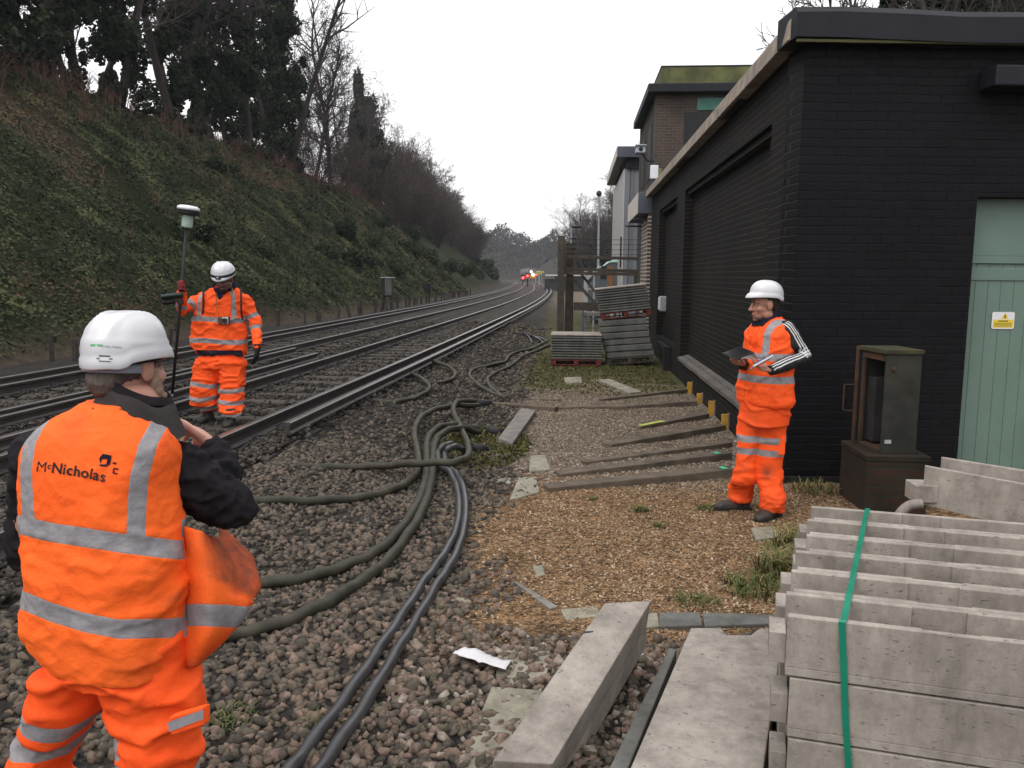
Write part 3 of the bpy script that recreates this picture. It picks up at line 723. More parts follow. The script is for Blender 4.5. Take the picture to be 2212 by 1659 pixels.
M['brownbrick_side'] = brickmat('brown_brick_side', (.04, .034, .03), (.03, .026, .024), (.05, .047, .043), 1, .85)
M['palejoint'] = brickmat('pale_jointed_brick', (.09, .05, .04), (.07, .06, .05), (.40, .37, .33), 1, .85, msize=.02, rowh=.10)
M['redbrick'] = brickmat('old_red_brick', (.042, .019, .012), (.022, .019, .011), (.024, .025, .015), 0, .9, grime=.8)
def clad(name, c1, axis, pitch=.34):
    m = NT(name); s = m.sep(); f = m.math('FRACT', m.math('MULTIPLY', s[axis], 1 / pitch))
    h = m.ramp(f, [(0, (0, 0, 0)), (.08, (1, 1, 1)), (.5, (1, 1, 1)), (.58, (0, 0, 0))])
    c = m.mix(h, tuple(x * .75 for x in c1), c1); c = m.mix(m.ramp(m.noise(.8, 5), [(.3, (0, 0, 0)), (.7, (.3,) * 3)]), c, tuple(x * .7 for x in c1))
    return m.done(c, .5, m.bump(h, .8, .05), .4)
M['clad'] = clad('grey_ribbed_cladding', (.20, .21, .235), 0); M['clad_side'] = clad('lit_ribbed_cladding', (.50, .485, .47), 1)  # side copy is paler: the light on that face is put into its colour
M['doorgreen'] = plain('sage_green_paint', (.135, .205, .168), (.11, .17, .138), 2.5, .5, .08, .002, .4)
M['palepaint'] = plain('pale_painted_metal', (.62, .56, .50), (.5, .45, .4), 2, .5, .05)
M['slate'] = plain('slate_grey_metal', (.085, .095, .115), (.06, .068, .085), 2, .5, .1)

# ------------------------------------------------------------------ black painted building
GD = Vector((math.cos(R(6)), math.sin(R(6)), 0)); K = Vector((1.93, 7.62, 0)); GN = Vector((GD.y, -GD.x, 0))
bld = thing('black_building', 'long low building of black painted brick with a flat roof and a green door', 'building', tuple(K), world=True)
XW, TOPZ, YE = 1.93, 3.86, 21.7
w = MB()
def yz(y0, y1, z0, z1, x0=XW, x1=XW + .35): w.b2((x0, y0, z0), (x1, y1, z1))
yz(7.625, 8.67, -.1, 3.38); yz(15.2, 16.35, -.1, 3.38); yz(19.7, YE, -.1, 3.38)
yz(7.625, YE, 3.38, TOPZ); yz(8.67, 15.2, -.1, .36); yz(16.35, 19.7, -.1, .5)
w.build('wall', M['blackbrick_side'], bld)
w = MB(); w.b2((XW + .15, 8.66, .36), (XW + .35, 15.21, 3.39)); w.b2((XW + .15, 16.34, .5), (XW + .35, 19.71, 3.39))
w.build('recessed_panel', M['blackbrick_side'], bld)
w = MB()                                   # soldier course framing the recess
w.b2((XW + .05, 8.672, 3.30), (XW + .148, 15.198, 3.378)); w.b2((XW + .05, 16.352, 3.30), (XW + .148, 19.698, 3.378))
w.build('recess_head', M['blackflat'], bld)
w = MB()
ycur = 8.69
while ycur < 15.15:
    L = min(rng.uniform(.85, 1.0), 15.17 - ycur); j = rng.uniform(-.004, .004)
    w.prism([(-.045, .37), (.16, .40), (.16, .47), (.07, .455), (.065, .43), (.05, .425), (.045, .44), (-.045, .42)], (XW + j, ycur, j), (1, 0, 0), (0, 0, 1), (0, 1, 0), L - .008); ycur += L
w.build('sill', concrete('stone_sill', (.155, .14, .125), (.09, .08, .07), False), bld, fix=True)
# gable end, with the door opening (s along the wall)
DS0, DS1, DZ = 1.60, 3.0, 2.58
w = MB()
def gb(s0, s1, z0, z1, d0=0.0, d1=.35):    # block on the gable, d measured inwards
    o = K + GD * s0 - GN * d1; w.prism([(0, 0), (s1 - s0, 0), (s1 - s0, d1 - d0), (0, d1 - d0)], o + Vector((0, 0, z0)), GD, GN, (0, 0, 1), z1 - z0)
gb(0, DS0, -.1, TOPZ, -.05); gb(DS0, DS1, DZ, TOPZ, -.05); gb(DS1, 9, -.1, TOPZ, -.05)
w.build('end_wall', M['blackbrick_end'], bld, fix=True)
w = MB(); w.prism([(.3, .3), (9, .3), (9, 13.6), (.3, 13.6)], K + Vector((0, 0, 3.6)), GD, (0, 1, 0), (0, 0, 1), .2); w.build('ceiling', M['blackflat'], bld, fix=True)
w = MB(); w.prism([(-.12, -.15), (9.2, -.15), (9.2, 14.2), (-.12, 14.2)], K + Vector((0, 0, 3.862)), GD, (0, 1, 0), (0, 0, 1), .13); w.build('roof', M['felt'], bld, fix=True, bevel=.02)
w = MB()                                   # felt wrapped over the gable edge, a little wavy
sl_ = [0, .4, .9, 1.4, 2.0, 2.7, 3.5, 4.5, 6, 9.2]; top = []; bot = []
for s in sl_: top.append(.235 + .012 * math.sin(s * 3.1) - .008 * s * .6); bot.append(-.02 + .012 * math.sin(s * 2.3 + 1) - .008 * s * .6)
for i in range(len(sl_) - 1):
    vs = []
    for s, t, b in ((sl_[i], top[i], bot[i]), (sl_[i + 1], top[i + 1], bot[i + 1])):
        o = K + GD * (s - .145) + Vector((0, 0, 3.87)); 
        for d, z in ((.22, b), (.22, t - .05), (.18, t), (-.25, t + .01), (-.25, b)): vs.append(o + GN * d + Vector((0, 0, z)))
    w.add(vs, [(j, (j + 1) % 5, 5 + (j + 1) % 5, 5 + j) for j in range(5)] + [(4, 3, 2, 1, 0), (5, 6, 7, 8, 9)])
w.build('fascia', M['felt'], bld, fix=True)
w = MB(); w.prism([(-.13, .2), (6, .2), (6, .18), (-.13, .18)], K + Vector((0, 0, 3.825)), GD, GN, (0, 0, 1), .022); w.build('drip_edge', M['mossy'], bld, fix=True)
w = MB(); ycur = 7.52
while ycur < 21.75:                         # lichened coping stones down the long side
    L = rng.uniform(1.0, 1.5); L = min(L, 21.85 - ycur); j = rng.uniform(-.008, .008)
    w.prism([(-.16 + j, -.015), (-.145 + j, .16), (-.06, .215), (.25, .225), (.25, .135), (-.01, .13), (-.01, -.015)], (XW, ycur, 3.875 + j), (1, 0, 0), (0, 0, 1), (0, 1, 0), L - .01); ycur += L
w.build('coping', M['mosscope'], bld, fix=True, bevel=.01)
dr = MB()
def db(s0, s1, z0, z1, d0, d1):
    o = K + GD * s0 - GN * d1; dr.prism([(0, 0), (s1 - s0, 0), (s1 - s0, d1 - d0), (0, d1 - d0)], o + Vector((0, 0, z0)), GD, GN, (0, 0, 1), z1 - z0)
db(DS0 + .004, DS1 - .004, 2.07, DZ - .002, .10, .15); s = DS0 + .004
while s < DS1 - .01: db(s, min(s + .118, DS1 - .004), .02, 2.0, .09, .14); s += .121
dobj = dr.build('door', M['doorgreen'], bld, fix=True, bevel=.003)
dr = MB(); db(DS0 + .004, DS1 - .004, 2.002, 2.068, .07, .15); db(DS0 + .004, DS1 - .004, 1.85, 1.96, .078, .088); dr.build('door_rail', M['doorgreen'], bld, fix=True, bevel=.004)
w = MB(); gb(1.53, 3.2, 3.47, 3.64, -.3, -.052); w.build('canopy', M['felt'], bld, fix=True, bevel=.015)
w = MB(); gb(0, DS0, -.05, .06, -.075, -.052); w.build('footing', M['blackflat'], bld, fix=True)
# sign on the door
sg = thing('warning_sign', 'small white and yellow warning notice fixed on the green door', 'sign', tuple(K + GD * 1.9 + Vector((0, 0, 1.4))), world=True)
SO = K + GD * 1.90 + GN * -.084 + Vector((0, 0, 1.41))
def splate(u0, u1, z0, z1, d, mat, nm, r=.012):
    pl = [(u0 + r, z0), (u1 - r, z0), (u1, z0 + r), (u1, z1 - r), (u1 - r, z1), (u0 + r, z1), (u0, z1 - r), (u0, z0 + r)]
    MB().prism(pl, SO, GD, (0, 0, 1), GN, d).build(nm, mat, sg, fix=True)
M['signyel'] = plain('sign_yellow', (.72, .55, .06), (.66, .5, .05), 4, .5, 0); M['signdark'] = plain('sign_ink', (.16, .12, .02), None, 4, .6, 0)
splate(0, .21, 0, .155, .003, M['whiteplastic'], 'plate'); splate(.012, .2, .012, .085, .0042, M['signyel'], 'yellow_panel', .004)
MB().prism([(.085, .092), (.155, .092), (.12, .148)], SO, GD, (0, 0, 1), GN, .0042).build('warning_triangle', M['signyel'], sg, fix=True)
k = MB(); k.prism([(.112, .1), (.128, .1), (.124, .112), (.13, .122), (.12, .134), (.112, .12)], SO, GD, (0, 0, 1), GN, .0052).build('flame_symbol', M['signdark'], sg, fix=True)
k = MB(); k.prism([(.06, .066), (.15, .066), (.15, .077), (.06, .077)], SO, GD, (0, 0, 1), GN, .005)
for z in (.05, .036, .024): k.prism([(.025, z), (.185, z), (.185, z + .005), (.025, z + .005)], SO, GD, (0, 0, 1), GN, .005)
k.build('text_lines', M['signdark'], sg, fix=True)
# meter box, duct, wall bits
p = DX(1437, 656, XW + .15); mt = thing('meter_box', 'small white box fixed to the black wall, above the pallets', 'box', tuple(p), world=True)
MB().box(p + Vector((-.05, 0, 0)), (.16, .36, .34)).build('case', M['galv'], mt, bevel=.02); MB().box(p + Vector((-.14, 0, .0)), (.02, .30, .28)).build('lid', M['whiteplastic'], mt, bevel=.008)
p = DX(1440, 735, XW); tag(MB().b2((XW - .14, 16.6, -.02), (XW - .003, 16.85, .48)).b2((XW - .12, 16.87, .36), (XW - .003, 18.4, .47)).build('cable_duct', M['blackflat'], bevel=.01), 'dark cable duct running along the foot of the black wall', 'duct')

# ------------------------------------------------------------------ brick block, grey shed and things on them
bb = thing('brick_block', 'taller brown brick building with a flat dark roof and mossy parapet behind the black one', 'building', (2, 22.3, 0), world=True)
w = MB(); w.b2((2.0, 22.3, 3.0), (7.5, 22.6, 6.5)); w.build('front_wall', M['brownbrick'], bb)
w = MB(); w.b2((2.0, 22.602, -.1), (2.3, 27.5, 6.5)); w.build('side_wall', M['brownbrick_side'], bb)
w = MB(); w.b2((1.86, 21.95, -.1), (1.998, 24.0, 3.46)); w.build('pier', M['palejoint'], bb)
w = MB(); w.b2((1.78, 22.0, 6.502), (7.6, 27.4, 6.72)); w.build('roof', M['felt'], bb, bevel=.02)
w = MB(); w.b2((2.12, 22.25, 6.722), (7.4, 26.4, 7.17)); w.build('parapet', M['mossy'], bb, bevel=.02)
w = MB(); w.b2((2.11, 22.24, 7.172), (7.41, 26.42, 7.2)); w.build('parapet_cap', M['felt'], bb)
w = MB(); w.b2((3.05, 22.26, 6.1), (4.3, 22.298, 6.40)); w.build('window', plain('teal_panel', (.05, .17, .13), (.03, .12, .095), 3, .4, 0), bb)
w = MB(); w.b2((2.75, 22.27, 3.9), (3.9, 22.299, 6.05)); w.build('dark_window', M['black'], bb)
for y0 in (23.1, 25.2): MB().b2((1.985, y0, 4.5), (1.999, y0 + 1.1, 5.9)).build('side_window', M['black'], bb)
w = MB(); w.b2((1.60, 21.96, 3.475), (1.998, 26.0, 4.02)); w.build('shutter_box', M['slate'], bb, bevel=.01)
w = MB(); w.b2((1.588, 22.0, 3.48), (1.599, 26.0, 4.0)); w.build('shutter_cover', M['palepaint'], bb)
w = MB(); w.bar((1.5, 22.3, 3.36), (2.0, 22.3, 3.36), .05, .05); w.bar((1.5, 25.6, 3.36), (2.0, 25.6, 3.36), .05, .05); w.build('bracket', M['iron'], bb)
p = DY(1383, 325, 22.15); cc = thing('security_camera', 'pale security camera high on the corner of the brick building', 'camera', tuple(p), world=True)
MB().box(p, (.24, .42, .17)).build('housing', M['galv'], cc, bevel=.02); MB().box(p + Vector((0, -.03, .1)), (.28, .5, .025)).build('sunshield', M['galv'], cc)
MB().tube([p + Vector((.05, .05, -.08)), p + Vector((.2, .1, -.25)), p + Vector((.42, .2, -.25))], .022, 6).build('arm', M['iron'], cc)
MB().tube([p + Vector((0, -.21, 0)), p + Vector((0, -.225, 0))], .055, 12).build('lens', M['black'], cc)
p = DY(1413, 372, 21.8); jb = thing('alarm_box', 'small white box at the roof corner of the black building', 'box', tuple(p), world=True)
MB().box(p, (.2, .14, .34)).build('case', M['whiteplastic'], jb, bevel=.02); MB().box(p + Vector((.14, 0, -.02)), (.1, .1, .22)).build('side_unit', plain('mossy_plastic', (.2, .24, .1), None, 9, .8), jb)
MB().bar(p + Vector((0, 0, -.18)), p + Vector((0, 0, -.7)), .05, .05, (0, 1, 0)).build('pole', M['iron'], jb)
gs = thing('grey_shed', 'tall shed in grey ribbed metal cladding with an overhanging roof', 'building', (1.66, 30, 0), world=True)
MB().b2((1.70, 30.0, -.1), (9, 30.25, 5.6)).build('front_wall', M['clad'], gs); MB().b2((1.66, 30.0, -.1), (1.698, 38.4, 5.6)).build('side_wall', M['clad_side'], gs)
MB().b2((1.4, 29.7, 5.95), (9.2, 38.8, 6.33)).build('roof', M['slate'], gs, bevel=.02); MB().b2((1.75, 29.9, 5.602), (9, 38.3, 5.948)).build('eaves', M['felt'], gs)
MB().b2((1.38, 29.75, 5.97), (1.399, 38.8, 6.31)).build('gutter', M['palepaint'], gs)

# ------------------------------------------------------------------ timber gate, wires, things beyond it
tg = thing('timber_gate', 'dark timber gate frame of tall posts and rails beyond the pallets', 'gate', (-.3, 20.5, 0), world=True)
MB().box((-.335, 20.5, 1.38), (.17, .18, 2.9)).build('post', M['gate_timber'], tg, bevel=.012)
MB().box((-.13, 20.95, 1.3), (.22, .22, 2.72), None, .85).build('post', M['gate_timber'], tg, bevel=.02)
for z0, z1 in ((2.33, 2.29), (2.03, 1.99), (1.93, 1.915)): MB().bar((-.25, 20.52, z0), (1.52, 20.52, z1), .055, .075).build('rail', M['gate_timber'], tg, bevel=.006)
MB().bar((-.2, 20.60, 1.95), (.72, 20.60, .98), .06, .08).build('brace', M['gate_timber'], tg); MB().bar((.15, 20.70, 1.92), (.85, 20.70, 1.05), .05, .06).build('brace', M['gate_timber'], tg)
MB().bar((-.02, 20.62, 1.12), (.9, 20.62, 1.12), .06, .2).build('rail', M['gate_timber'], tg); MB().box((1.48, 20.56, 1.62), (.09, .09, .75)).build('end_post', M['gate_timber'], tg)
fw_ = thing('wire_fence', 'strands of electric fence wire with black insulators above the timber gate', 'fence', (-.2, 20.8, 2.4), world=True)
for z in (2.40, 2.52, 2.64, 2.76):
    k = MB(); k.tube([(-.25, 20.75, z), (.7, 20.78, z - .012), (1.75, 20.8, z - .005)], .006, 4); k.build('wire', M['iron'], fw_)
    k = MB(); k.tube([(-.22, 20.7, z), (-.05, 20.62, z + .012)], .012, 5); k.ell((-.03, 20.62, z + .012), (.045, .03, .025), None, 8, 6); k.build('insulator', M['black'], fw_)
k = MB(); k.box((1.12, 20.8, 2.45), (.04, .04, .75)); k.build('stake', M['iron'], fw_)
sg2 = thing('steel_gate', 'low blue grey steel gate on the mossy ground behind the timber gate', 'gate', (0.4, 24, 0), world=True)
for x in (.26, 1.3): MB().box((x, 24, .55), (.06, .06, 1.1)).build('stile', M['slate'], sg2)
for z in (.12, .38, .64, .9, 1.08): MB().bar((.26, 24, z), (1.3, 24, z), .035, .04).build('bar', M['slate'], sg2)
hf = thing('handrail', 'pale galvanised handrail standing beyond the timber gate', 'handrail', (.35, 27, 0), world=True)
for x, z0, z1 in ((.36, .95, 2.05),): MB().box((x, 27, (z0 + z1) / 2), (.13, .06, z1 - z0)).build('panel', M['galv'], hf)
MB().bar((.36, 27, 2.06), (1.5, 27, 2.06), .04, .04).build('top_rail', M['galv'], hf); MB().bar((.36, 27, 1.45), (1.5, 27, 1.45), .04, .04).build('middle_rail', M['galv'], hf); MB().box((.62, 27, 1.0), (.05, .05, 2.1)).build('post', M['galv'], hf); MB().box((.36, 27, .45), (.05, .05, 1)).build('post', M['galv'], hf)
tag(MB().box((.62, 25.5, .72), (.85, .5, .12)).box((.32, 25.5, .33), (.12, .4, .66)).box((.92, 25.5, .33), (.12, .4, .66)).build('bench', M['timber_grey'], bevel=.01), 'pale topped low bench behind the timber gate', 'bench')
vn = thing('parked_vehicle', 'vehicle with a curved mint roof and orange side panel, behind the timber gate', 'vehicle', (1.0, 34, 0), world=True)
prof = [(.1, .45), (.12, 1.25), (.35, 1.75), (.78, 2.25), (.98, 2.42), (3.4, 2.42), (3.4, .45)]
MB().prism([(a, b) for a, b in prof], (0.35, 33, 0), (1, 0, 0), (0, 0, 1), (0, 1, 0), 1.8).build('body', plain('dark_grey_paint', (.11, .12, .13), (.08, .09, .1), 2, .4, 0), vn, fix=True, bevel=.06)
MB().prism([(.75, 2.24), (.95, 2.43), (1.3, 2.52), (3.3, 2.54), (3.3, 2.44), (1.0, 2.38)], (0.35, 32.95, 0), (1, 0, 0), (0, 0, 1), (0, 1, 0), 1.9).build('roof', plain('mint_paint', (.45, .68, .58), (.36, .58, .49), 2, .35, 0), vn, fix=True, bevel=.03)
MB().prism([(.16, 1.78), (.68, 2.27), (.76, 2.24), (.26, 1.74)], (0.3, 32.93, 0), (1, 0, 0), (0, 0, 1), (0, 1, 0), 1.9).build('windscreen', M['galv'], vn, fix=True)
MB().b2((1.28, 32.97, .5), (1.50, 32.998, 2.25)).build('side_panel', plain('orange_paint', (.24, .11, .045), (.18, .085, .035), 2, .5, 0), vn); MB().b2((1.0, 32.98, 1.75), (1.235, 32.999, 2.25)).build('window', M['black'], vn)
for x in (.95, 2.9): MB().tube([(x, 32.9, .36), (x, 33.15, .36)], .36, 20).build('wheel', M['black'], vn)
# ------------------------------------------------------------------ far lights, signals, train, lamps
M['red'] = emit('red_lamp', (1, .03, .03), 9); M['white'] = emit('white_lamp', (1, .93, .75), 14); M['amber'] = emit('warm_lamp', (1, .8, .3), 10)
for px, py, z1, nm in ((1130, 600, 1.52, 'far railway signal showing red, the left one of the two'), (1139.5, 596, 1.81, 'far railway signal showing red, the right and higher one')):
    p = DY(px, py, 128); sgn = thing('railway_signal', nm, 'signal', (p.x, p.y, 0), 'distant red signals', True)
    MB().box((p.x, p.y + .1, p.z / 2), (.16, .16, p.z)).build('post', M['iron'], sgn); MB().box((p.x, p.y + .08, p.z + .05), (.55, .16, .75)).build('head', M['black'], sgn, bevel=.05)
    MB().tube([(p.x, p.y, p.z), (p.x, p.y - .06, p.z)], .19, 16).build('lamp', M['red'], sgn)
tr = thing('train', 'far train with lit headlights and a yellow front, coming round the curve', 'train', (-11.4, 230, 0), world=True)
p = DY(1151, 602, 230); q = Vector((p.x, 230, .4))
MB().prism([(-1.35, .6), (1.35, .6), (1.4, 2.4), (1.1, 3.5), (-1.1, 3.5), (-1.4, 2.4)], q, (1, 0, 0), (0, 0, 1), (-.12, .99, 0), 40).build('carriage', plain('train_grey', (.16, .16, .17), None, 2, .4, 0), tr, fix=True)
MB().prism([(-.9, .7), (.9, .7), (.9, 1.6), (-.9, 1.6)], q + Vector((0, -.12, 0)), (1, 0, 0), (0, 0, 1), (0, 1, 0), .1).build('front_panel', plain('train_yellow', (.7, .32, .04), None, 2, .4, 0), tr, fix=True)
for dx, dz, m_, r_ in ((.15, 1.75, 'white', .34), (-.45, 2.55, 'white', .2), (1.0, 1.75, 'red', .25)):
    c = q + Vector((dx, -.2, dz)); MB().tube([c, c + Vector((0, -.06, 0))], r_, 14).build('headlight' if m_ == 'white' else 'tail_light', M[m_], tr)
ps = thing('platform_shelter', 'distant dark platform building with a white canopy edge', 'shelter', (-3, 100, 0), world=True)
MB().b2((-3.6, 100, -.1), (1.5, 112, 1.45)).build('wall', plain('distant_grey', (.06, .06, .065), None, 2, .8, 0), ps); MB().b2((-3.5, 99.6, 1.85), (1.5, 112, 2.0)).build('canopy', M['whiteplastic'], ps); MB().b2((-2.4, 100, 1.45), (1.4, 112, 1.85)).build('upper_wall', M['slate'], ps)
for i, (px, py) in enumerate(((1157, 591), (1164, 587), (1170, 588), (1166, 591))):
    p = DY(px, py, 150); lt = thing('platform_lamp', ['leftmost small yellow lamp over the distant platform', 'higher small yellow lamp over the distant platform', 'rightmost small yellow lamp over the distant platform', 'lower middle small yellow lamp over the distant platform'][i], 'lamp', (p.x, p.y, 0), 'platform lamps', True)
    MB().box((p.x, p.y, p.z / 2), (.12, .12, p.z)).build('post', M['galv'], lt); MB().box(p, (.9, .3, .3)).build('lamp_head', plain('dull_yellow', (.65, .6, .2), None, 2, .5, 0), lt, bevel=.08)
p = DY(1294, 420, 60); tm = thing('floodlight_mast', 'thin tall mast with a small head rising from the hillside trees', 'mast', (p.x, 60, 0), world=True)
MB().tube([(p.x + .06, 60, 0), (p.x, 60, p.z)], [.10, .06], 8).build('pole', M['galv'], tm); MB().ell(p + Vector((0, 0, .05)), (.2, .2, .22), None, 10, 8).build('head', M['iron'], tm)
p = DY(1240, 490, 45); lm = thing('street_lamp', 'dark street lamp head above the timber gate', 'lamp', (p.x, 45, 0), world=True)
MB().tube([(p.x - .15, 45, 0), (p.x - .15, 45, p.z - .1), (p.x + .02, 45, p.z)], .045, 7).build('post', M['galv'], lm); MB().ell(p + Vector((.12, 0, 0)), (.3, .16, .09), None, 12, 8).build('lamp_head', M['black'], lm)

# ------------------------------------------------------------------ pallets stacked with concrete units beside the black wall
def pallet(o, ax, ay, az, W, D, lab, mat):
    t = thing('pallet', lab, 'pallet', tuple(o), 'pallets under the concrete stacks', True)
    def bx_(u, v, z, su, sv, sz, nm):
        k = MB(); k.prism([(u, v), (u + su, v), (u + su, v + sv), (u, v + sv)], o + az * z, ax, ay, az, sz); k.build(nm, mat, t, fix=True)
    for j in range(5): bx_(0, D * j / 5 + .01, .105, W, D / 5 - .03, .02, 'deck_board')
    for u in (0, W / 2 - .05, W - .1): bx_(u, .0, .022, .1, D, .08, 'bearer'); 
    for v in (0, D - .1): bx_(0, v, 0, W, .1, .02, 'bottom_board')
def slabstack(o, ax, ay, az, W, D, n, h, gap, lab, grp, notch=False, lean=0, mat='concrete_dark', top=None):
    for i in range(n):
        k = MB(); j = rng.uniform(-.012, .012); c0 = .012
        pr = [(0, c0), (c0, 0), (D - c0, 0), (D, c0), (D, h - gap - c0), (D - c0, h - gap), (c0, h - gap), (0, h - gap - c0)]
        oo = o + az * (h * i) + ax * (j + lean * i) + ay * rng.uniform(-.01, .01)
        k.prism([(a, b) for a, b in pr], oo, ay, az, ax, W)
        if notch: k.prism([(-.012, .02), (0, .02), (0, h - gap - .02), (-.012, h - gap - .02)], oo + ax * .25, ay, az, ax, .14)
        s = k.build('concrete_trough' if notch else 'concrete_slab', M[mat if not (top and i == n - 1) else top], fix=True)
        pos = 'topmost' if i == n - 1 else ('lowest' if i == 0 else None)
        tag(s, (pos + ' ' if pos else '') + lab, 'concrete unit', grp if not pos else grp)
X_, Y_, Z_ = Vector((1, 0, 0)), Vector((0, 1, 0)), Vector((0, 0, 1))
pallet(Vector((-.46, 17.2, .015)), X_, Y_, Z_, 1.03, .85, 'red pallet on the moss under the low left stack of lids', M['pallet'])
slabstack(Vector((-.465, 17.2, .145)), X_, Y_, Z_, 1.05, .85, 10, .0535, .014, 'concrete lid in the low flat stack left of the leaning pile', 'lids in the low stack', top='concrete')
def tilt(a): return Vector((math.cos(a), 0, math.sin(a))), Vector((-math.sin(a), 0, math.cos(a)))
ax_, az_ = tilt(R(4.5)); pallet(Vector((.70, 17.4, .02)), ax_, Y_, az_, .98, .85, 'dark pallet under the thick leaning units by the wall', M['gate_timber'])
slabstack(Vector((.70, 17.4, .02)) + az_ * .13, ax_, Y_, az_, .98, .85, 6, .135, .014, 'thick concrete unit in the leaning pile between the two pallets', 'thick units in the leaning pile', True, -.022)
ax2, az2 = tilt(R(6.5)); o2 = Vector((.575, 17.4, .96)); pallet(o2, ax2, Y_, az2, 1.03, .85, 'red pallet lying tilted on top of the thick concrete units', M['pallet'])
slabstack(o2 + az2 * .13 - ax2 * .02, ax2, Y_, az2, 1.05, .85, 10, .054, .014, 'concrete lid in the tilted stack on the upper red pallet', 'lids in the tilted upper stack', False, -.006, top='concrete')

# ------------------------------------------------------------------ cables
def cable(pxs, r, mat, label, grp, lift=None, n=10):
    P_ = []
    for i, (x, y) in enumerate(pxs):
        z = (lift[i] if lift else 0) + r * .8
        P_.append(GG(x, y, z))
    sp = spline(P_, 8)
    for i, v in enumerate(sp): v.z += .006 * math.sin(i * .9 + len(pxs))
    k = MB(); k.tube(sp, r, n); o = k.build('cable', M[mat], smooth=True); return tag(o, label, 'cable', grp)
A_ = [(1035, 869), (994, 866), (979, 884), (994, 921), (1010, 956), (1011, 984), (980, 998), (911, 1000), (824, 1006), (737, 1010), (640, 1006)]
cable(A_, .034, 'cable_green', 'mossy green cable looping over the others and out toward the rail', 'thick cables on the ballast', [0, .12, .2, .12, .10, .14, .16, .14, .05, 0, -.02])
cable([(1035, 876), (980, 876), (931, 888), (904, 908), (895, 939), (902, 973), (904, 1008), (886, 1036), (841, 1060), (772, 1076), (668, 1082), (556, 1080), (470, 1078), (400, 1080)], .036, 'cable_green', 'mossy green cable bending left under the looped one toward the near worker', 'thick cables on the ballast', [0, .1, .12, .1, .08, .04, .03, .02, .01, .01, .01, 0, 0, 0])
cable([(1032, 927), (982, 917), (942, 926), (923, 953), (922, 991), (918, 1043), (893, 1102), (855, 1154), (806, 1196), (737, 1225), (650, 1250), (540, 1262), (440, 1268), (330, 1270)], .036, 'cable_green', 'left one of the two parallel green cables curving down behind the near worker', 'thick cables on the ballast', [0, .14, .16, .12, .06, .03] + [.01] * 8)
cable([(1035, 934), (994, 924), (957, 935), (940, 958), (936, 991), (931, 1043), (911, 1105), (876, 1161), (834, 1213), (772, 1260), (700, 1305), (600, 1348), (500, 1372), (420, 1385), (330, 1395)], .036, 'cable_green', 'right one of the two parallel green cables curving down behind the near worker', 'thick cables on the ballast', [0, .14, .16, .12, .06, .03] + [.01] * 9)
cable([(1003, 974), (981, 961), (960, 962), (947, 978), (951, 1001), (974, 1025), (988, 1060), (991, 1112), (979, 1161), (951, 1209), (917, 1255), (868, 1330), (812, 1412), (737, 1520), (650, 1632), (600, 1700), (560, 1780)], .029, 'cable_grey', 'left one of the grey cable pair running down to the front edge', 'thick cables on the ballast', [.02, .18, .2, .14, .08, .04] + [.005] * 11)
cable([(1006, 976), (990, 966), (972, 967), (962, 981), (967, 1004), (990, 1030), (1003, 1065), (1006, 1112), (997, 1165), (976, 1215), (945, 1262), (903, 1334), (851, 1418), (783, 1530), (700, 1650), (655, 1718), (620, 1790)], .029, 'cable_grey', 'right one of the grey cable pair running down to the front edge', 'thick cables on the ballast', [.02, .17, .19, .13, .07, .04] + [.005] * 11)
cable([(1183, 735), (1154, 751), (1105, 765), (1088, 782), (1029, 796), (1014, 810), (1029, 828), (1056, 846), (1084, 858)], .034, 'cable_green', 'left one of the two green cables snaking past the low stack', 'thick cables on the ballast')
cable([(1187, 746), (1129, 770), (1108, 787), (1063, 810), (1053, 822), (1063, 840), (1091, 860)], .034, 'cable_green', 'right one of the two green cables snaking past the low stack', 'thick cables on the ballast')
cable([(921, 776), (963, 789), (983, 807), (970, 822), (931, 828)], .032, 'cable_green', 'short green cable loop beside the conductor rail, the farther of two', 'thick cables on the ballast', [.12, .08, .05, .02, 0])
cable([(872, 800), (904, 814), (928, 836), (904, 856), (859, 867), (793, 867)], .032, 'cable_green', 'short green cable loop beside the conductor rail, the nearer of two', 'thick cables on the ballast', [.12, .08, .05, .02, 0, -.01])
for (a, b, lb) in (((1052, 927), (1088, 937), 'end of a black duct pipe in the moss, near the loose board'), ((1015, 966), (1052, 974), 'end of a black duct pipe where the grey cables vanish'), ((1030, 868), (1062, 874), 'end of a black duct pipe beside the long low board')):
    k = MB(); p, q = GG(*a, .06), GG(*b, .01); k.tube([p, p.lerp(q, .5), q], [.055, .052, .05], 12); tag(k.build('duct_pipe', M['black'], smooth=True), lb, 'pipe', 'duct pipe ends')
for (a, b) in (((1126, 720), (1150, 741)), ((1132, 723), (1175, 741)), ((1140, 727), (1183, 738)), ((1105, 718), (1170, 733))):
    k = MB(); p, q = GG(*a, .02), GG(*b, .04); k.tube(spline([p, p.lerp(q, .5) + Vector((.05, 0, .05)), q]), .02, 6); tag(k.build('thin_cable', M['cable_grey'], smooth=True), 'thin grey cable lying beside the track near the low stack', 'cable', 'thin cables by the track')

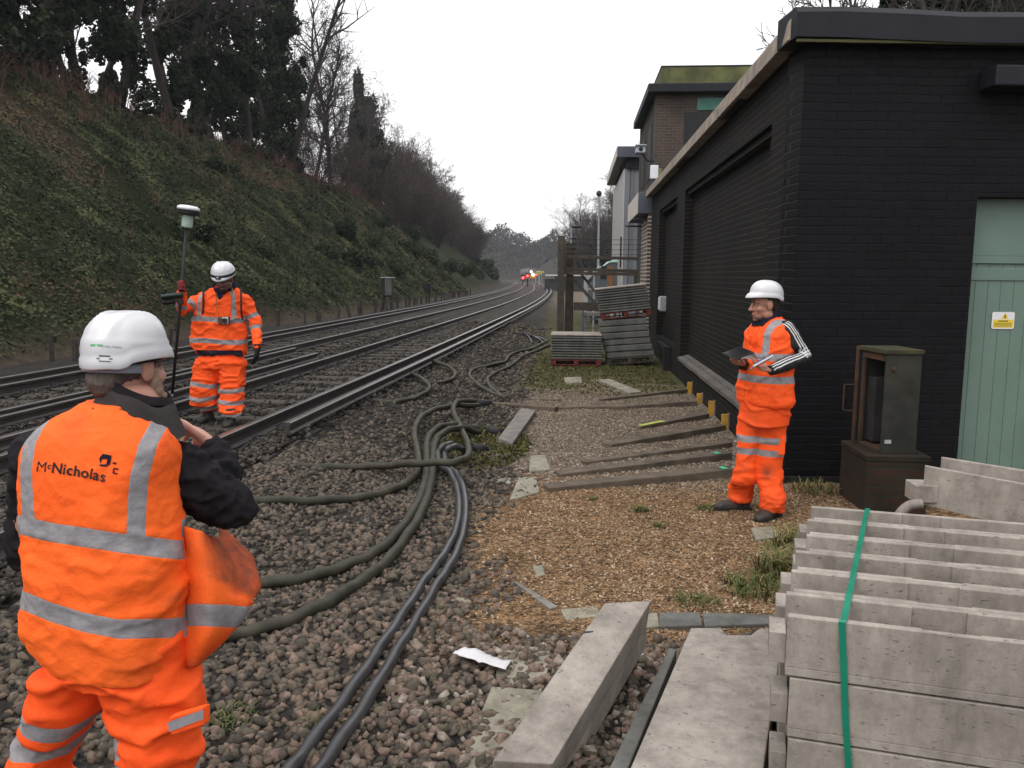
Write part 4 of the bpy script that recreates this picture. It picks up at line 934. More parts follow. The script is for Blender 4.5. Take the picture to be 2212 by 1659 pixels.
# ------------------------------------------------------------------ boards, stones and steps on the path
def quadslab(px, th, name, mat, label, cat, grp=None, zt=None, bevel=.006):
    c = [GG(x, y, (zt if zt is not None else th)) for x, y in px]
    k = MB(); vs = c + [v - Vector((0, 0, th + .05)) for v in c]; k.add(vs, [(0, 1, 2, 3), (7, 6, 5, 4), (0, 4, 5, 1), (1, 5, 6, 2), (2, 6, 7, 3), (3, 7, 4, 0)])
    return tag(k.build(name, M[mat], fix=True, bevel=bevel), label, cat, grp)
def board(p0, p1, w_, h_, lab, mat='timber', paint=None):     # front top edge from pixel p0 to p1, rising h_
    a = GG(p0[0], p0[1], h_ * .5); b = GG(p1[0], p1[1], h_); n_ = Vector((-(b - a).y, (b - a).x, 0)).normalized()
    if n_.y < 0: n_ = -n_
    k = MB(); L = 8; rows = []
    for i in range(L + 1):
        t = i / L; p = a.lerp(b, t); p.z += .006 * noise.noise((t * 5, p0[0], 1)); rows.append([p, p + n_ * w_ * (1 + .06 * noise.noise((t * 4, 2, p0[1]))), p + n_ * w_ - Vector((0, 0, h_ + .08)), p - Vector((0, 0, h_ + .08))])
    vs = [v for r_ in rows for v in r_]; fs = [tuple(range(4)), tuple(range(L * 4, L * 4 + 4))]
    for i in range(L): fs += [(i * 4 + j, i * 4 + (j + 1) % 4, (i + 1) * 4 + (j + 1) % 4, (i + 1) * 4 + j) for j in range(4)]
    k.add(vs, fs); o = k.build('timber_edging', M[mat], fix=True, bevel=.008); tag(o, lab, 'timber', 'half buried timber edgings')
    if paint:
        pc, t0, t1 = paint; q0, q1 = a.lerp(b, t0), a.lerp(b, t1); m_ = MB(); m_.add([q0 + n_ * .01 + Z_ * .008, q1 + n_ * .01 + Z_ * .008, q1 + n_ * w_ * .6 + Z_ * .008, q0 + n_ * w_ * .55 + Z_ * .008], [(0, 1, 2, 3)])
        pm = m_.build('paint_mark', M[pc]); pm.parent = o
    return o
M['neon'] = plain('lime_marker_paint', (.5, .55, .07), (.3, .33, .08), 9, .7, .1); M['neongreen'] = plain('green_marker_paint', (.06, .55, .3), None, 9, .7, .1)
board((1302, 862), (1490, 840), .10, 0.072, 'timber edging farthest up the path, beside the pale loose board'); board((1047, 869), (1199, 880), .12, 0.065, 'left length of the long timber edging across the path'); board((1200, 880), (1355, 877), .12, 0.065, 'middle length of the long timber edging across the path'); board((1356, 877), (1507, 866), .12, 0.079, 'right length of the long timber edging, running up to the wall')
board((1384, 922), (1533, 893), .14, 0.072, 'timber edging with a lime paint streak', paint=('neon', .02, .35)); board((1321, 960), (1569, 918), .16, 0.072, 'timber edging between the lime marked one and the three nearest'); board((1265, 998), (1583, 955), .10, 0.058, 'thin timber edging, third from the front')
board((1212, 1024), (1583, 978), .15, 0.072, 'second timber edging from the front, with a small green paint spot', paint=('neongreen', .9, .93)); board((1186, 1054), (1586, 1013), .17, 0.086, 'front timber edging, reaching the feet of the worker with the tablet', paint=('neongreen', .94, .97)); board((1130, 861), (1209, 862), .05, .04, 'short thin strip of timber behind the long edging')
quadslab([(1126, 880), (1157, 886), (1107, 957), (1076, 946)], .06, 'loose_board', 'timber_grey', 'weathered grey board lying loose beside the moss', 'board'); quadslab([(1292, 820), (1317, 818), (1386, 845), (1361, 849)], .05, 'loose_board', 'flag', 'pale loose board lying across the path near the wall', 'board')
quadslab([(1146, 984), (1178, 982), (1190, 1013), (1142, 1018)], .012, 'flat_stone', 'flag', 'flat pale stone upper of the three set in the path', 'stone', 'flat stones in the path'); quadslab([(1120, 1030), (1158, 1030), (1166, 1062), (1100, 1080)], .012, 'flat_stone', 'flag', 'flat pale stone left of the front timber edging', 'stone', 'flat stones in the path'); quadslab([(1068, 1030), (1105, 1032), (1103, 1043), (1070, 1041)], .012, 'flat_stone', 'flag', 'small flat pale stone nearest the cables', 'stone', 'flat stones in the path')
quadslab([(1218, 815), (1255, 814), (1258, 826), (1222, 827)], .02, 'flat_stone', 'flag', 'round pale stone on the moss before the pallets', 'stone', 'flat stones in the path')
for i, (a, b) in enumerate((((1482, 822), (1495, 845)), ((1503, 846), (1518, 864)), ((1528, 862), (1543, 893)), ((1557, 890), (1573, 923)))):
    q = DX((a[0] + b[0]) / 2, b[1], XW - .06); t_ = DX((a[0] + b[0]) / 2, a[1], XW - .06); h = t_.z - q.z
    tp = thing('yellow_marker', ['yellow marker post farthest along the foot of the black wall', 'yellow marker post second farthest along the wall foot', 'yellow marker post second nearest along the wall foot', 'yellow marker post nearest the worker with the tablet'][i], 'marker', (q.x, q.y, 0), 'yellow markers along the wall', True)
    MB().box((q.x, q.y, max(0, q.z) + h / 2 - .05), (.075, .035, h + .06), Matrix.Rotation(R(rng.uniform(-5, 5)), 3, 'Y')).build('board', M['yellow'], tp, bevel=.004); MB().box((q.x + .045, q.y + .01, max(0, q.z) + h / 2 - .04), (.02, .05, h + .06)).build('stake', M['timber_grey'], tp)
quadslab([(1350, 1330), (1420, 1322), (1425, 1352), (1350, 1360)], .015, 'flagstone', 'flag', 'flagstone at the left end of the sunken row behind the concrete units', 'flagstone', 'sunken flagstones'); quadslab([(1424, 1322), (1512, 1322), (1518, 1350), (1424, 1353)], .02, 'flagstone', 'concrete_dark', 'lichen spotted flagstone in the middle of the sunken row', 'flagstone', 'sunken flagstones'); quadslab([(1518, 1322), (1690, 1328), (1700, 1345), (1522, 1352)], .02, 'flagstone', 'concrete_dark', 'long dark flagstone at the right end of the sunken row', 'flagstone', 'sunken flagstones')
quadslab([(1062, 1482), (1172, 1490), (1130, 1800), (930, 1800)], .022, 'flagstone', 'flag', 'large pale flagstone at the bottom edge beside the upturned trough', 'flagstone', 'sunken flagstones'); quadslab([(1085, 1390), (1190, 1400), (1180, 1470), (1070, 1460)], .008, 'flagstone', 'flag', 'stone strewn pale flagstone under the paper scrap', 'flagstone', 'sunken flagstones')
quadslab([(1104, 1252), (1128, 1262), (1206, 1309), (1188, 1314)], .012, 'stone_shard', 'timber_grey', 'long thin grey shard lying across the edge of the tan path', 'shard', 'loose shards')
quadslab([(972, 1296), (990, 1289), (1014, 1292), (1008, 1301)], .015, 'stone_shard', 'flag', 'small pale shard beside the grey cable pair', 'shard', 'loose shards')
quadslab([(1150, 1222), (1172, 1220), (1178, 1240), (1160, 1244)], .012, 'stone_shard', 'flag', 'pale shard upright looking on the tan path', 'shard', 'loose shards'); quadslab([(1622, 1140), (1668, 1136), (1690, 1158), (1634, 1166)], .02, 'stone_shard', 'flag', 'flat mossy stone in front of the boots by the black wall', 'shard', 'loose shards')
quadslab([(1210, 1316), (1290, 1308), (1296, 1330), (1222, 1338)], .008, 'stone_shard', 'flag', 'flat grey stone just behind the upturned trough', 'shard', 'loose shards')
# paper scrap
k = MB(); c = [GG(978, 1412, .06), GG(998, 1400, .05), GG(1105, 1425, .05), GG(1092, 1447, .05), GG(985, 1424, .05)]; n_ = 14; vs = []
for i in range(n_ + 1):
    for j in range(5):
        t = i / n_; s = j / 4; a = c[0].lerp(c[1], s); b = c[3].lerp(c[2], s); p = a.lerp(b, t); p.z += .012 * noise.noise((t * 9, s * 2, 3)) + .012 * math.sin(t * 6) * s; vs.append(p)
k.add(vs, [(i * 5 + j, i * 5 + j + 1, (i + 1) * 5 + j + 1, (i + 1) * 5 + j) for i in range(n_) for j in range(4)]); pp = k.build('paper_scrap', M['paper'], smooth=True); sd_ = pp.modifiers.new('t', 'SOLIDIFY'); sd_.thickness = .002; tag(pp, 'crumpled strip of white paper on the ballast', 'paper')

# ------------------------------------------------------------------ concrete troughs in the foreground
U_ = Vector((.976, -.215, 0)).normalized(); V_ = Vector((.215, .976, 0)).normalized()
def trough_mesh():
    k = MB(); L, W, H_, t = 1.0, .236, .208, .031
    # U section with a notch in the middle of each wall, spigot at the left end
    def wall(v0):
        far_ = v0 > .1; a_ = v0 + (.009 if far_ else 0); b_ = v0 + t - (0 if far_ else .009)
        k.prism([(a_, .03), (b_, .03), (b_, H_ - .004), (b_ - .004, H_), (a_ + .003, H_), (a_, H_ - .004)], (0, 0, 0), V_, Z_, U_, L)
        for (u0, u1) in ((.0, .41), (.58, L)):      # thicker ends of the wall leave a shallow pocket in the middle
            c_, d_ = (v0, v0 + .0092) if far_ else (v0 + t - .0092, v0 + t)
            k.prism([(c_, .03), (d_, .03), (d_, H_ - .001), (c_, H_ - .001)], U_ * u0, V_, Z_, U_, u1 - u0)
    wall(0); wall(W - t); k.prism([(0, 0), (W, 0), (W, .03), (0, .03)], (0, 0, 0), V_, Z_, U_, L)
    k.prism([(.045, .02), (W - .045, .02), (W - .05, .125), (.05, .125)], U_ * -.055, V_, Z_, U_, .0545)
    return k
tm0 = trough_mesh().build('concrete_trough', M['concrete'], fix=True, bevel=.004); COL.objects.unlink(tm0)
base = Vector((.722, 2.693, .75 - .208 - .432))
for lay in range(3):
    for row in range(6):
        o = tm0.copy(); COL.objects.link(o); dl = (.035, .02, 0)[lay]
        o.location = base + Z_ * (.216 * lay) + V_ * (.243 * row) + U_ * (.032 * row + dl + rng.uniform(-.012, .012)) + Z_ * 0
        ord_ = ['front', 'second', 'third', 'fourth', 'fifth', 'back'][row]
        tag(o, f'{ord_} trough of the {["bottom", "middle", "top"][lay]} layer in the green strapped stack', 'trough', 'troughs in the strapped stack')
pl_ = thing('pallet', 'pallet under the green strapped stack of troughs', 'pallet', tuple(base), world=True)
for v in (.1, .7, 1.3): 
    k = MB(); k.prism([(v, -.11), (v + .09, -.11), (v + .09, -.002), (v, -.002)], base + U_ * .05, V_, Z_, U_, 1.0); k.build('bearer', M['timber'], pl_, fix=True)
# the strap
st = MB(); tp = []
def P3(u, v, z): return base + U_ * u + V_ * v + Z_ * z
TZ = .216 * 2 + .211; u0 = .165
path = [P3(u0 + .075, -.010, -.05), P3(u0 + .035, -.010, .3), P3(u0 + .005, -.008, TZ), P3(u0 + .01, .0, TZ + .004)]
for r_ in range(1, 13): path.append(P3(u0 + .01 + .0195 * r_, r_ * .1215, TZ + .004 - (.004 if r_ % 2 else 0)))
path += [P3(u0 + .25, 1.475, TZ), P3(u0 + .25, 1.478, 0)]
vs = []; wd = .0105
for i, p in enumerate(path):
    t_ = (path[min(i + 1, len(path) - 1)] - path[max(i - 1, 0)]).normalized(); vs += [p - U_ * wd, p + U_ * wd]
st.add(vs, [(2 * i, 2 * i + 1, 2 * i + 3, 2 * i + 2) for i in range(len(path) - 1)]); so_ = st.build('strap', M['green_strap']); z_ = so_.modifiers.new('t', 'SOLIDIFY'); z_.thickness = .002
tag(so_, 'green strapping band round the stack of concrete troughs', 'strap')
# upturned trough, the plate beside it and the thin piece between them
def hexa(top, th, name, mat, label, cat, grp=None, flare=0.0, bevel=.006):
    c = [G(x, y, z) for x, y, z in top]; n_ = (c[1] - c[0]).cross(c[3] - c[0]).normalized(); n_ = n_ if n_.z > 0 else -n_
    s_ = (c[1] - c[0]).normalized(); k = MB(); mid = [v - n_ * th * .6 for v in c]; lo = [v - n_ * th + s_ * (flare if i in (1, 2) else -flare) for i, v in enumerate(c)]
    vs = c + mid + lo; fs = [(0, 1, 2, 3), (11, 10, 9, 8)] + [(a + j, a + (j + 1) % 4, a + 4 + (j + 1) % 4, a + 4 + j) for a in (0, 4) for j in range(4)]
    k.add(vs, fs); return k.build(name, M[mat], fix=True, bevel=bevel), c, n_, s_
o, c, n_, s_ = hexa([(1306, 1302, .40), (1407, 1297, .40), (1194, 1650, .13), (1066, 1643, .13)], .27, 'concrete_trough', 'concrete', '', '', None, .02)
tag(o, 'upturned concrete trough lying slanted, nearest the pale flagstone', 'trough')
nb = MB(); nb.prism([(0, 0), (.05, 0), (.05, .012), (0, .012)], c[0].lerp(c[3], .22) + n_ * .001, s_, (c[3] - c[0]).normalized(), n_, .0015); q = nb.build('notch', M['iron'], fix=True); q.parent = o
Zp = .17; far = [(1492, 1356), (1558, 1355), (1570, 1371), (1622, 1371), (1640, 1357), (1694, 1356)]; nr_ = [(1640, 1720), (1335, 1720)]
c = [G(x, y, Zp) for x, y in far + nr_]; k = MB(); n = len(c); k.add(c + [v - Z_ * .12 for v in c], [tuple(range(n)), tuple(range(2 * n - 1, n - 1, -1))] + [(i, (i + 1) % n, n + (i + 1) % n, n + i) for i in range(n)])
tag(k.build('concrete_slab', M['concrete'], fix=True, bevel=.006), 'wide concrete slab with a notched end, left of the strapped stack', 'lid')
c = [G(1445, 1400, .12), G(1462, 1401, .12), G(1340, 1700, .12), G(1295, 1700, .12)]; k = MB(); k.add(c + [v - Z_ * .12 for v in c], [(0, 1, 2, 3), (7, 6, 5, 4), (0, 4, 5, 1), (1, 5, 6, 2), (2, 6, 7, 3), (3, 7, 4, 0)])
tag(k.build('concrete_strip', M['concrete_dark'], fix=True, bevel=.005), 'narrow dark concrete strip wedged between the upturned trough and the wide lid', 'concrete strip')
# tilted troughs behind the stack
def plate(c4, th, lab, mat='concrete'):
    k = MB(); n_ = (c4[1] - c4[0]).cross(c4[3] - c4[0]).normalized(); k.add(c4 + [v + n_ * th for v in c4], [(0, 1, 2, 3), (7, 6, 5, 4), (0, 4, 5, 1), (1, 5, 6, 2), (2, 6, 7, 3), (3, 7, 4, 0)]); o = k.build('concrete_trough', M[mat], fix=True, bevel=.005); return tag(o, lab, 'trough', 'loose troughs behind the strapped stack')
a, b = DY(1998, 1004, 5.2), DY(2260, 1052, 4.95); plate([a, b, b - Z_ * .28, a - Z_ * .245], -.035, 'concrete trough leaning with its broad face showing, right of the brick plinth')
a, b = DY(2034, 986, 5.45), DY(2260, 1022, 5.2); plate([a, b, b - Z_ * .3, a - Z_ * .3], -.035, 'concrete trough just behind the leaning one, only its top edge showing')
a = DY(1982, 1052, 5.15); tag(MB().box(a + Vector((.05, .06, -.04)), (.14, .16, .11)).build('concrete_block', M['concrete'], bevel=.006), 'small concrete block poking out beside the leaning trough', 'block')
a = DY(1965, 1092, 5.0); k = MB(); k.tube(spline([a + Vector((-.07, 0, -.11)), a + Vector((-.05, 0, -.05)), a + Vector((.0, 0, .0)), a + Vector((.07, 0, .015))]), [.03] * 19, 6); tag(k.build('broken_piece', M['concrete'], smooth=True), 'curved broken concrete piece at the foot of the brick plinth', 'concrete piece')
tag(MB().box((2.75, 5.25, .12), (1.1, .6, .26)).build('concrete_block', M['concrete_dark'], bevel=.01), 'dark concrete block carrying the leaning troughs', 'block')

# ------------------------------------------------------------------ rusty cabinet on a brick plinth
tag(MB().b2((2.33, 6.64, -.05), (2.82, 7.25, .42)).b2((2.325, 6.635, .421), (2.83, 7.26, .469)).build('brick_plinth', M['redbrick'], bevel=.008), 'mossy old brick plinth under the rusty cabinet', 'plinth')
M['rust'] = plain('rusty_panel', (.085, .042, .022), (.03, .021, .016), 7, .85, .5, .004); M['cabgrey'] = plain('stained_grey_panel', (.034, .034, .026), (.010, .011, .009), 4, .75, .3, .003); M['mossmetal'] = plain('mossy_metal', (.06, .058, .026), (.025, .024, .015), 7, .9, .4)
cb = thing('rusty_cabinet', 'derelict open metal cabinet on a brick plinth against the black wall', 'cabinet', (2.46, 6.72, .47), world=True)
CO = Vector((2.46, 6.70, .47)); e1 = Vector((.99, .10, 0)).normalized(); e2 = Vector((-.12, .99, 0)).normalized(); CW, CDp, CH = .285, .42, .80
def cbx(u0, u1, v0, v1, z0, z1, nm, mat): k = MB(); k.prism([(u0, v0), (u1, v0), (u1, v1), (u0, v1)], CO + Z_ * z0, e1, e2, Z_, z1 - z0); k.build(nm, mat, cb, fix=True, bevel=.004)
cbx(0, CW, 0, .02, 0, CH, 'side_panel', M['cabgrey']); cbx(0, CW, CDp - .02, CDp, 0, CH, 'rear_side_panel', M['cabgrey']); cbx(CW - .02, CW, .021, CDp - .021, 0, CH, 'back_panel', M['iron']); cbx(-.02, CW + .01, -.015, CDp + .01, CH + .001, CH + .035, 'top', M['mossmetal']); cbx(0, CW - .021, .021, CDp - .021, 0, .03, 'floor', M['rust'])
cbx(CW - .05, CW - .025, .06, .22, .1, .68, 'inner_panel', M['cabgrey']); cbx(.05, CW - .06, .25, CDp - .03, .05, .58, 'equipment', M['iron']); cbx(.0, .025, CDp - .05, CDp - .0205, .03, CH - .002, 'door_frame', M['rust']); cbx(.0, .02, .0205, CDp - .051, CH - .06, CH - .002, 'header', M['rust'])
k = MB(); k.tube([CO + e2 * (CDp + .02) + e1 * -.02 + Z_ * -.05, CO + e2 * (CDp + .02) + e1 * -.02 + Z_ * (CH + .03)], .018, 8); k.build('hinge_post', M['rust'], cb)
k = MB(); a = CO + e2 * (CDp + .02) + e1 * -.03; k.tube([a + Z_ * .28, a + Z_ * .28 - e1 * .08 + e2 * .03, a + Z_ * .5 - e1 * .08 + e2 * .03, a + Z_ * .5], .008, 6); k.build('latch_handle', M['rust'], cb)
k = MB(); k.ell(CO + e1 * .06 - e2 * .005 + Z_ * (CH - .12), (.02, .012, .02), None, 8, 6); k.build('bolt', M['rust'], cb); k = MB(); k.box(CO + e1 * .05 - e2 * .005 + Z_ * .1, (.05, .01, .03)); k.build('plate', M['galv'], cb)

# ------------------------------------------------------------------ lineside things on the left
for i in range(46):
    y = 15.5 + i * 1.45 + rng.uniform(-.45, .45)
    x = bankx(y) + .55 + rng.uniform(-.12, .15); h = rng.uniform(.38, .62)
    if i == 0: x, y, h = -10.95, 16.6, .62
    k = MB(); k.box((0, 0, h / 2 - .1), (.1, .1, h + .2), None, .9); o = k.build('fence_post', M['bark'], bevel=.01)
    o.location = (x, y, gz(x, y) - .02); o.rotation_euler = (R(rng.uniform(-9, 9)), R(rng.uniform(-9, 9)), rng.uniform(0, 1.5))
    tag(o, 'short dark post of the broken fence along the foot of the bank' if i else 'short dark fence post just left of the near worker\'s hard hat', 'post', 'short posts along the foot of the bank')
yc = 44; p = DY(838, 640, yc); lc = thing('lineside_cabinet', 'grey lineside cabinet on legs in front of the ivy bank', 'cabinet', (p.x, yc, 0), world=True)
for dx in (-.22, .22): MB().box((p.x + dx, yc, .35), (.07, .3, .8)).build('leg', M['iron'], lc)
MB().box((p.x, yc, 1.2), (.58, .45, .95)).build('case', M['cabgrey'], lc, bevel=.02); MB().box((p.x, yc, 1.70), (.68, .55, .05)).build('roof', M['galv'], lc, bevel=.01); MB().box((p.x + .08, yc - .235, 1.2), (.36, .02, .85)).build('door', M['concrete_dark'], lc, bevel=.005)
p = DY(922, 630, 62); tag(MB().box((p.x, 62, .7), (.7, .5, 1.0)).box((p.x, 62, .1), (.5, .3, .3)).box((p.x, 62, 1.22), (.8, .6, .05)).build('lineside_box', M['iron'], bevel=.02), 'dark lineside box farther along the foot of the bank', 'box')
# tufts of grass and moss
def tuft(px, py, n, h, w_, lab, green=True):
    c = GG(px, py); P0 = []; val = []; V_a = []; F_a = []
    for i in range(n):
        a = rng.uniform(0, 6.28); r_ = w_ * math.sqrt(rng.random()); b = Vector((c.x + math.cos(a) * r_, c.y + math.sin(a) * r_, c.z - .01)); ln = h * rng.uniform(.5, 1.1); an = rng.uniform(0, 6.28); d = Vector((math.cos(an), math.sin(an), 0)); s = Vector((-d.y, d.x, 0)) * .0035
        m1 = b + d * ln * .3 + Z_ * ln * .6; m2 = b + d * ln * .8 + Z_ * ln * .75; j = len(V_a); V_a += [b - s, b + s, m1 + s, m1 - s, m2 + s * .3, m2 - s * .3]; F_a += [(j, j + 1, j + 2, j + 3), (j + 3, j + 2, j + 4, j + 5)]
        v = rng.uniform(.15, .6) if rng.random() < (.85 if green else .3) else rng.uniform(.65, 1); val += [v] * 6
    o = npmesh('grass_tuft', np.array([tuple(v) for v in V_a]), np.array(F_a), M['grass'], attr={'v': np.array(val)}); tag(o, lab, 'grass', 'grass tufts on the path')
for a in [(1385, 1105, 90, .07, .06, 'small green tuft in the middle of the tan path'), (1422, 1138, 60, .05, .05, 'small green tuft below the middle one on the tan path'), (1530, 1100, 90, .06, .09, 'green weed left of the boots of the worker with the tablet'), (1380, 1046, 90, .06, .08, 'green tuft in front of the front timber edging'), (1280, 1080, 40, .05, .04, 'tiny green tuft left of the others on the path'), (1500, 1300, 140, .06, .14, 'straggly tuft behind the sunken flagstones'), (1640, 1275, 300, .10, .22, 'wide grassy tuft beside the strapped stack'), (1690, 1235, 300, .2, .16, 'dry brown tuft against the left end of the strapped stack', False), (1715, 1190, 260, .2, .14, 'dry brown tuft behind the left end of the strapped stack', False), (1610, 870, 120, .10, .12, 'green weed at the wall foot by the yellow markers'), (1850, 1005, 60, .1, .06, 'pale green weed at the corner of the brick plinth'), (1760, 1062, 160, .12, .2, 'dead brown weeds at the corner of the black wall', False), (700, 1560, 70, .05, .08, 'tiny green weed among the ballast near the right leg'), (505, 1555, 120, .05, .1, 'small green weed in the ballast beside the near worker')]: tuft(*a)
P_ = []
for _ in range(2600):
    a = rng.uniform(0, 6.28); r_ = math.sqrt(rng.random()); x, y = -.95 + .5 * r_ * math.cos(a), 8.9 + 1.15 * r_ * math.sin(a); P_.append((x, y, gz(x, y) + .03 * rng.random()))
for _ in range(5000):
    x, y = rng.uniform(-.9, 1.8), rng.uniform(13, 20); P_.append((x, y, gz(x, y) + .02 * rng.random()))
P_ = np.array(P_); M['moss'] = leafmat('moss_leaf', [(0, (.04, .043, .016)), (.6, (.078, .078, .026)), (1, (.14, .12, .045))], .9); foliage('moss', P_, nr.uniform(.02, .045, len(P_)), nr.random(len(P_)), M['moss'], None, None, 'stuff')
# ------------------------------------------------------------------ people: tools
def remesh(mb, voxel, smooth=4, fac=.5):
    me = bpy.data.meshes.new('tmp'); me.from_pydata(mb.v, [], mb.f); o = bpy.data.objects.new('tmp', me); COL.objects.link(o)
    bm = bmesh.new(); bm.from_mesh(me); bmesh.ops.recalc_face_normals(bm, faces=bm.faces); bm.to_mesh(me); bm.free()
    r = o.modifiers.new('r', 'REMESH'); r.mode = 'VOXEL'; r.voxel_size = voxel
    if smooth:
        s = o.modifiers.new('s', 'SMOOTH'); s.iterations = smooth; s.factor = fac
    dg = bpy.context.evaluated_depsgraph_get(); ev = o.evaluated_get(dg); m2 = bpy.data.meshes.new_from_object(ev, depsgraph=dg)
    n = len(m2.vertices); V = np.empty(n * 3, np.float32); m2.vertices.foreach_get('co', V); N = np.empty(n * 3, np.float32); m2.vertices.foreach_get('normal', N)
    F = np.empty(len(m2.polygons) * 4, np.int32); tot = np.empty(len(m2.polygons), np.int32); m2.polygons.foreach_get('loop_total', tot)
    m2.loops.foreach_get('vertex_index', F) if (tot == 4).all() else None
    bpy.data.objects.remove(o); bpy.data.meshes.remove(me); bpy.data.meshes.remove(m2)
    return V.reshape(-1, 3).astype(float), N.reshape(-1, 3).astype(float), F.reshape(-1, 4)
def folds(V, N, amp, sc, seed=0, sharp=True):
    d = np.empty(len(V))
    for i, p in enumerate(V):
        q = noise.noise((p[0] * sc[0] + seed, p[1] * sc[1], p[2] * sc[2])) + .5 * noise.noise((p[0] * sc[0] * 2.1, p[1] * sc[1] * 2.1 + seed, p[2] * sc[2] * 2.1))
        d[i] = math.exp(-(q * 5.0) ** 2) - .36 if sharp else q
    return d * amp
def garment(name, mb, voxel, mat, parent, smooth=5, wr=(), attrs=None, mask=None):
    V, N, F = remesh(mb, voxel, smooth)
    for amp, sc, seed, fn in wr:
        a = folds(V, N, amp, sc, seed)
        if fn is not None: a = a * fn(V)
        V = V + N * a[:, None]
    at = {}
    for k, f in (attrs or {}).items(): at[k] = f(V, N)
    return npmesh(name, V, F, mat, parent, at, smooth=True), V, N
def hiviz(name, c1=(1.0, .158, .022), c2=(.92, .112, .014), grime=.5):
    m = NT(name); f = m.noise(4.5, 6, .65)
    c = m.mix(m.ramp(f, [(.3, (0, 0, 0)), (.7, (1, 1, 1))]), c1, c2)
    st = m.ramp(m.noise(9, 5, .7), [(.62, (0, 0, 0)), (.80, (grime,) * 3)]); c = m.mix(st, c, (.17, .06, .03))
    gr = m.attr('grime'); c = m.mix(m.math('MULTIPLY', gr, m.math('ADD', .35, m.noise(22, 4))), c, (.06, .035, .025))
    r = m.math('GREATER_THAN', m.math('ADD', m.attr('refl'), m.math('MULTIPLY', m.math('SUBTRACT', m.noise(30, 2), .5), .004)), 0.0)
    sv = m.ramp(m.noise(25, 4, .7), [(.3, (.215, .205, .215)), (.7, (.31, .30, .31))]); c = m.mix(r, c, sv)
    dk = m.math('GREATER_THAN', m.attr('dark'), 0.0); c = m.mix(dk, c, (.018, .018, .032))
    b1 = m.bump(m.noise(26, 6, .7), .55, .010); b2 = m.bump(m.noise(420, 2), .2, .0012, b1)
    sw = m.ramp(m.math('ABSOLUTE', m.attr('refl')), [(0, (0, 0, 0)), (.0035, (1, 1, 1))]); b3 = m.bump(sw, .35, .002, b2)
    return m.done(c, .72, b3, .2)
M['hv'] = hiviz('orange_hi_vis'); M['hv2'] = hiviz('red_orange_hi_vis', (1.0, .118, .018), (.88, .082, .012), .6)
def fabric(name, c, c2=None, rough=.9): 
    m = NT(name); f = m.noise(14, 5, .6); col = m.ramp(f, [(.3, c2 or tuple(x * .6 for x in c)), (.7, c)])
    b = m.bump(m.noise(24, 5, .6), .4, .008); return m.done(col, rough, m.bump(m.noise(500, 2), .3, .001, b), .15)
M['fleece'] = fabric('black_fleece', (.018, .016, .018), (.010, .009, .011)); M['collargrey'] = fabric('brown_grey_collar', (.05, .043, .042), (.032, .028, .028)); M['navy'] = fabric('navy_cloth', (.014, .015, .032)); M['redcloth'] = fabric('red_cloth', (.3, .03, .03)); M['redglove'] = fabric('red_work_glove', (.22, .03, .035), (.08, .02, .02)); M['darkglove'] = fabric('dark_work_glove', (.022, .022, .024))
def stripesleeve():
    m = NT('black_striped_sleeve'); f = m.math('GREATER_THAN', m.attr('stripe'), 0.0); c = m.mix(f, (.016, .016, .018), (.55, .55, .55)); return m.done(c, .7, m.bump(m.noise(26, 5), .4, .008), .25)
M['striped'] = stripesleeve()
def skinmat(name, c1, c2):
    m = NT(name); c = m.ramp(m.noise(18, 5, .65), [(.3, c2), (.7, c1)]); m.bsdf.inputs['Subsurface Weight'].default_value = .12; m.bsdf.inputs['Subsurface Radius'].default_value = (.012, .005, .003); m.bsdf.inputs['Subsurface Scale'].default_value = .5
    return m.done(c, .5, m.bump(m.noise(160, 3), .15, .001), .35)
M['skin'] = skinmat('fair_skin', (.50, .27, .20), (.40, .19, .14)); M['skin2'] = skinmat('tanned_skin', (.40, .20, .14), (.30, .14, .10)); M['skin3'] = skinmat('brown_skin', (.19, .10, .07), (.13, .07, .05))
M['hair'] = plain('dark_hair', (.035, .025, .02), (.018, .013, .011), 60, .6, .5, .002); M['greyhair'] = plain('greying_hair', (.13, .10, .085), (.06, .048, .042), 80, .6, .5, .002); M['beard'] = plain('fair_beard', (.36, .25, .17), (.22, .145, .10), 90, .75, .8, .003)
M['helmet'] = plain('white_helmet_shell', (.60, .60, .62), (.54, .54, .56), 2, .28, 0, spec=.5); M['boot'] = plain('muddy_boot_leather', (.05, .042, .036), (.018, .016, .015), 12, .6, .4, .004); M['helmband'] = plain('grey_harness', (.33, .35, .42), (.22, .23, .29), 10, .5, .1)
M['eye'] = plain('eye_white', (.33, .29, .27), None, 5, .2, 0); M['pupil'] = plain('pupil', (.01, .008, .008), None, 5, .2, 0); M['lip'] = plain('lips', (.32, .12, .10), None, 20, .5, 0)

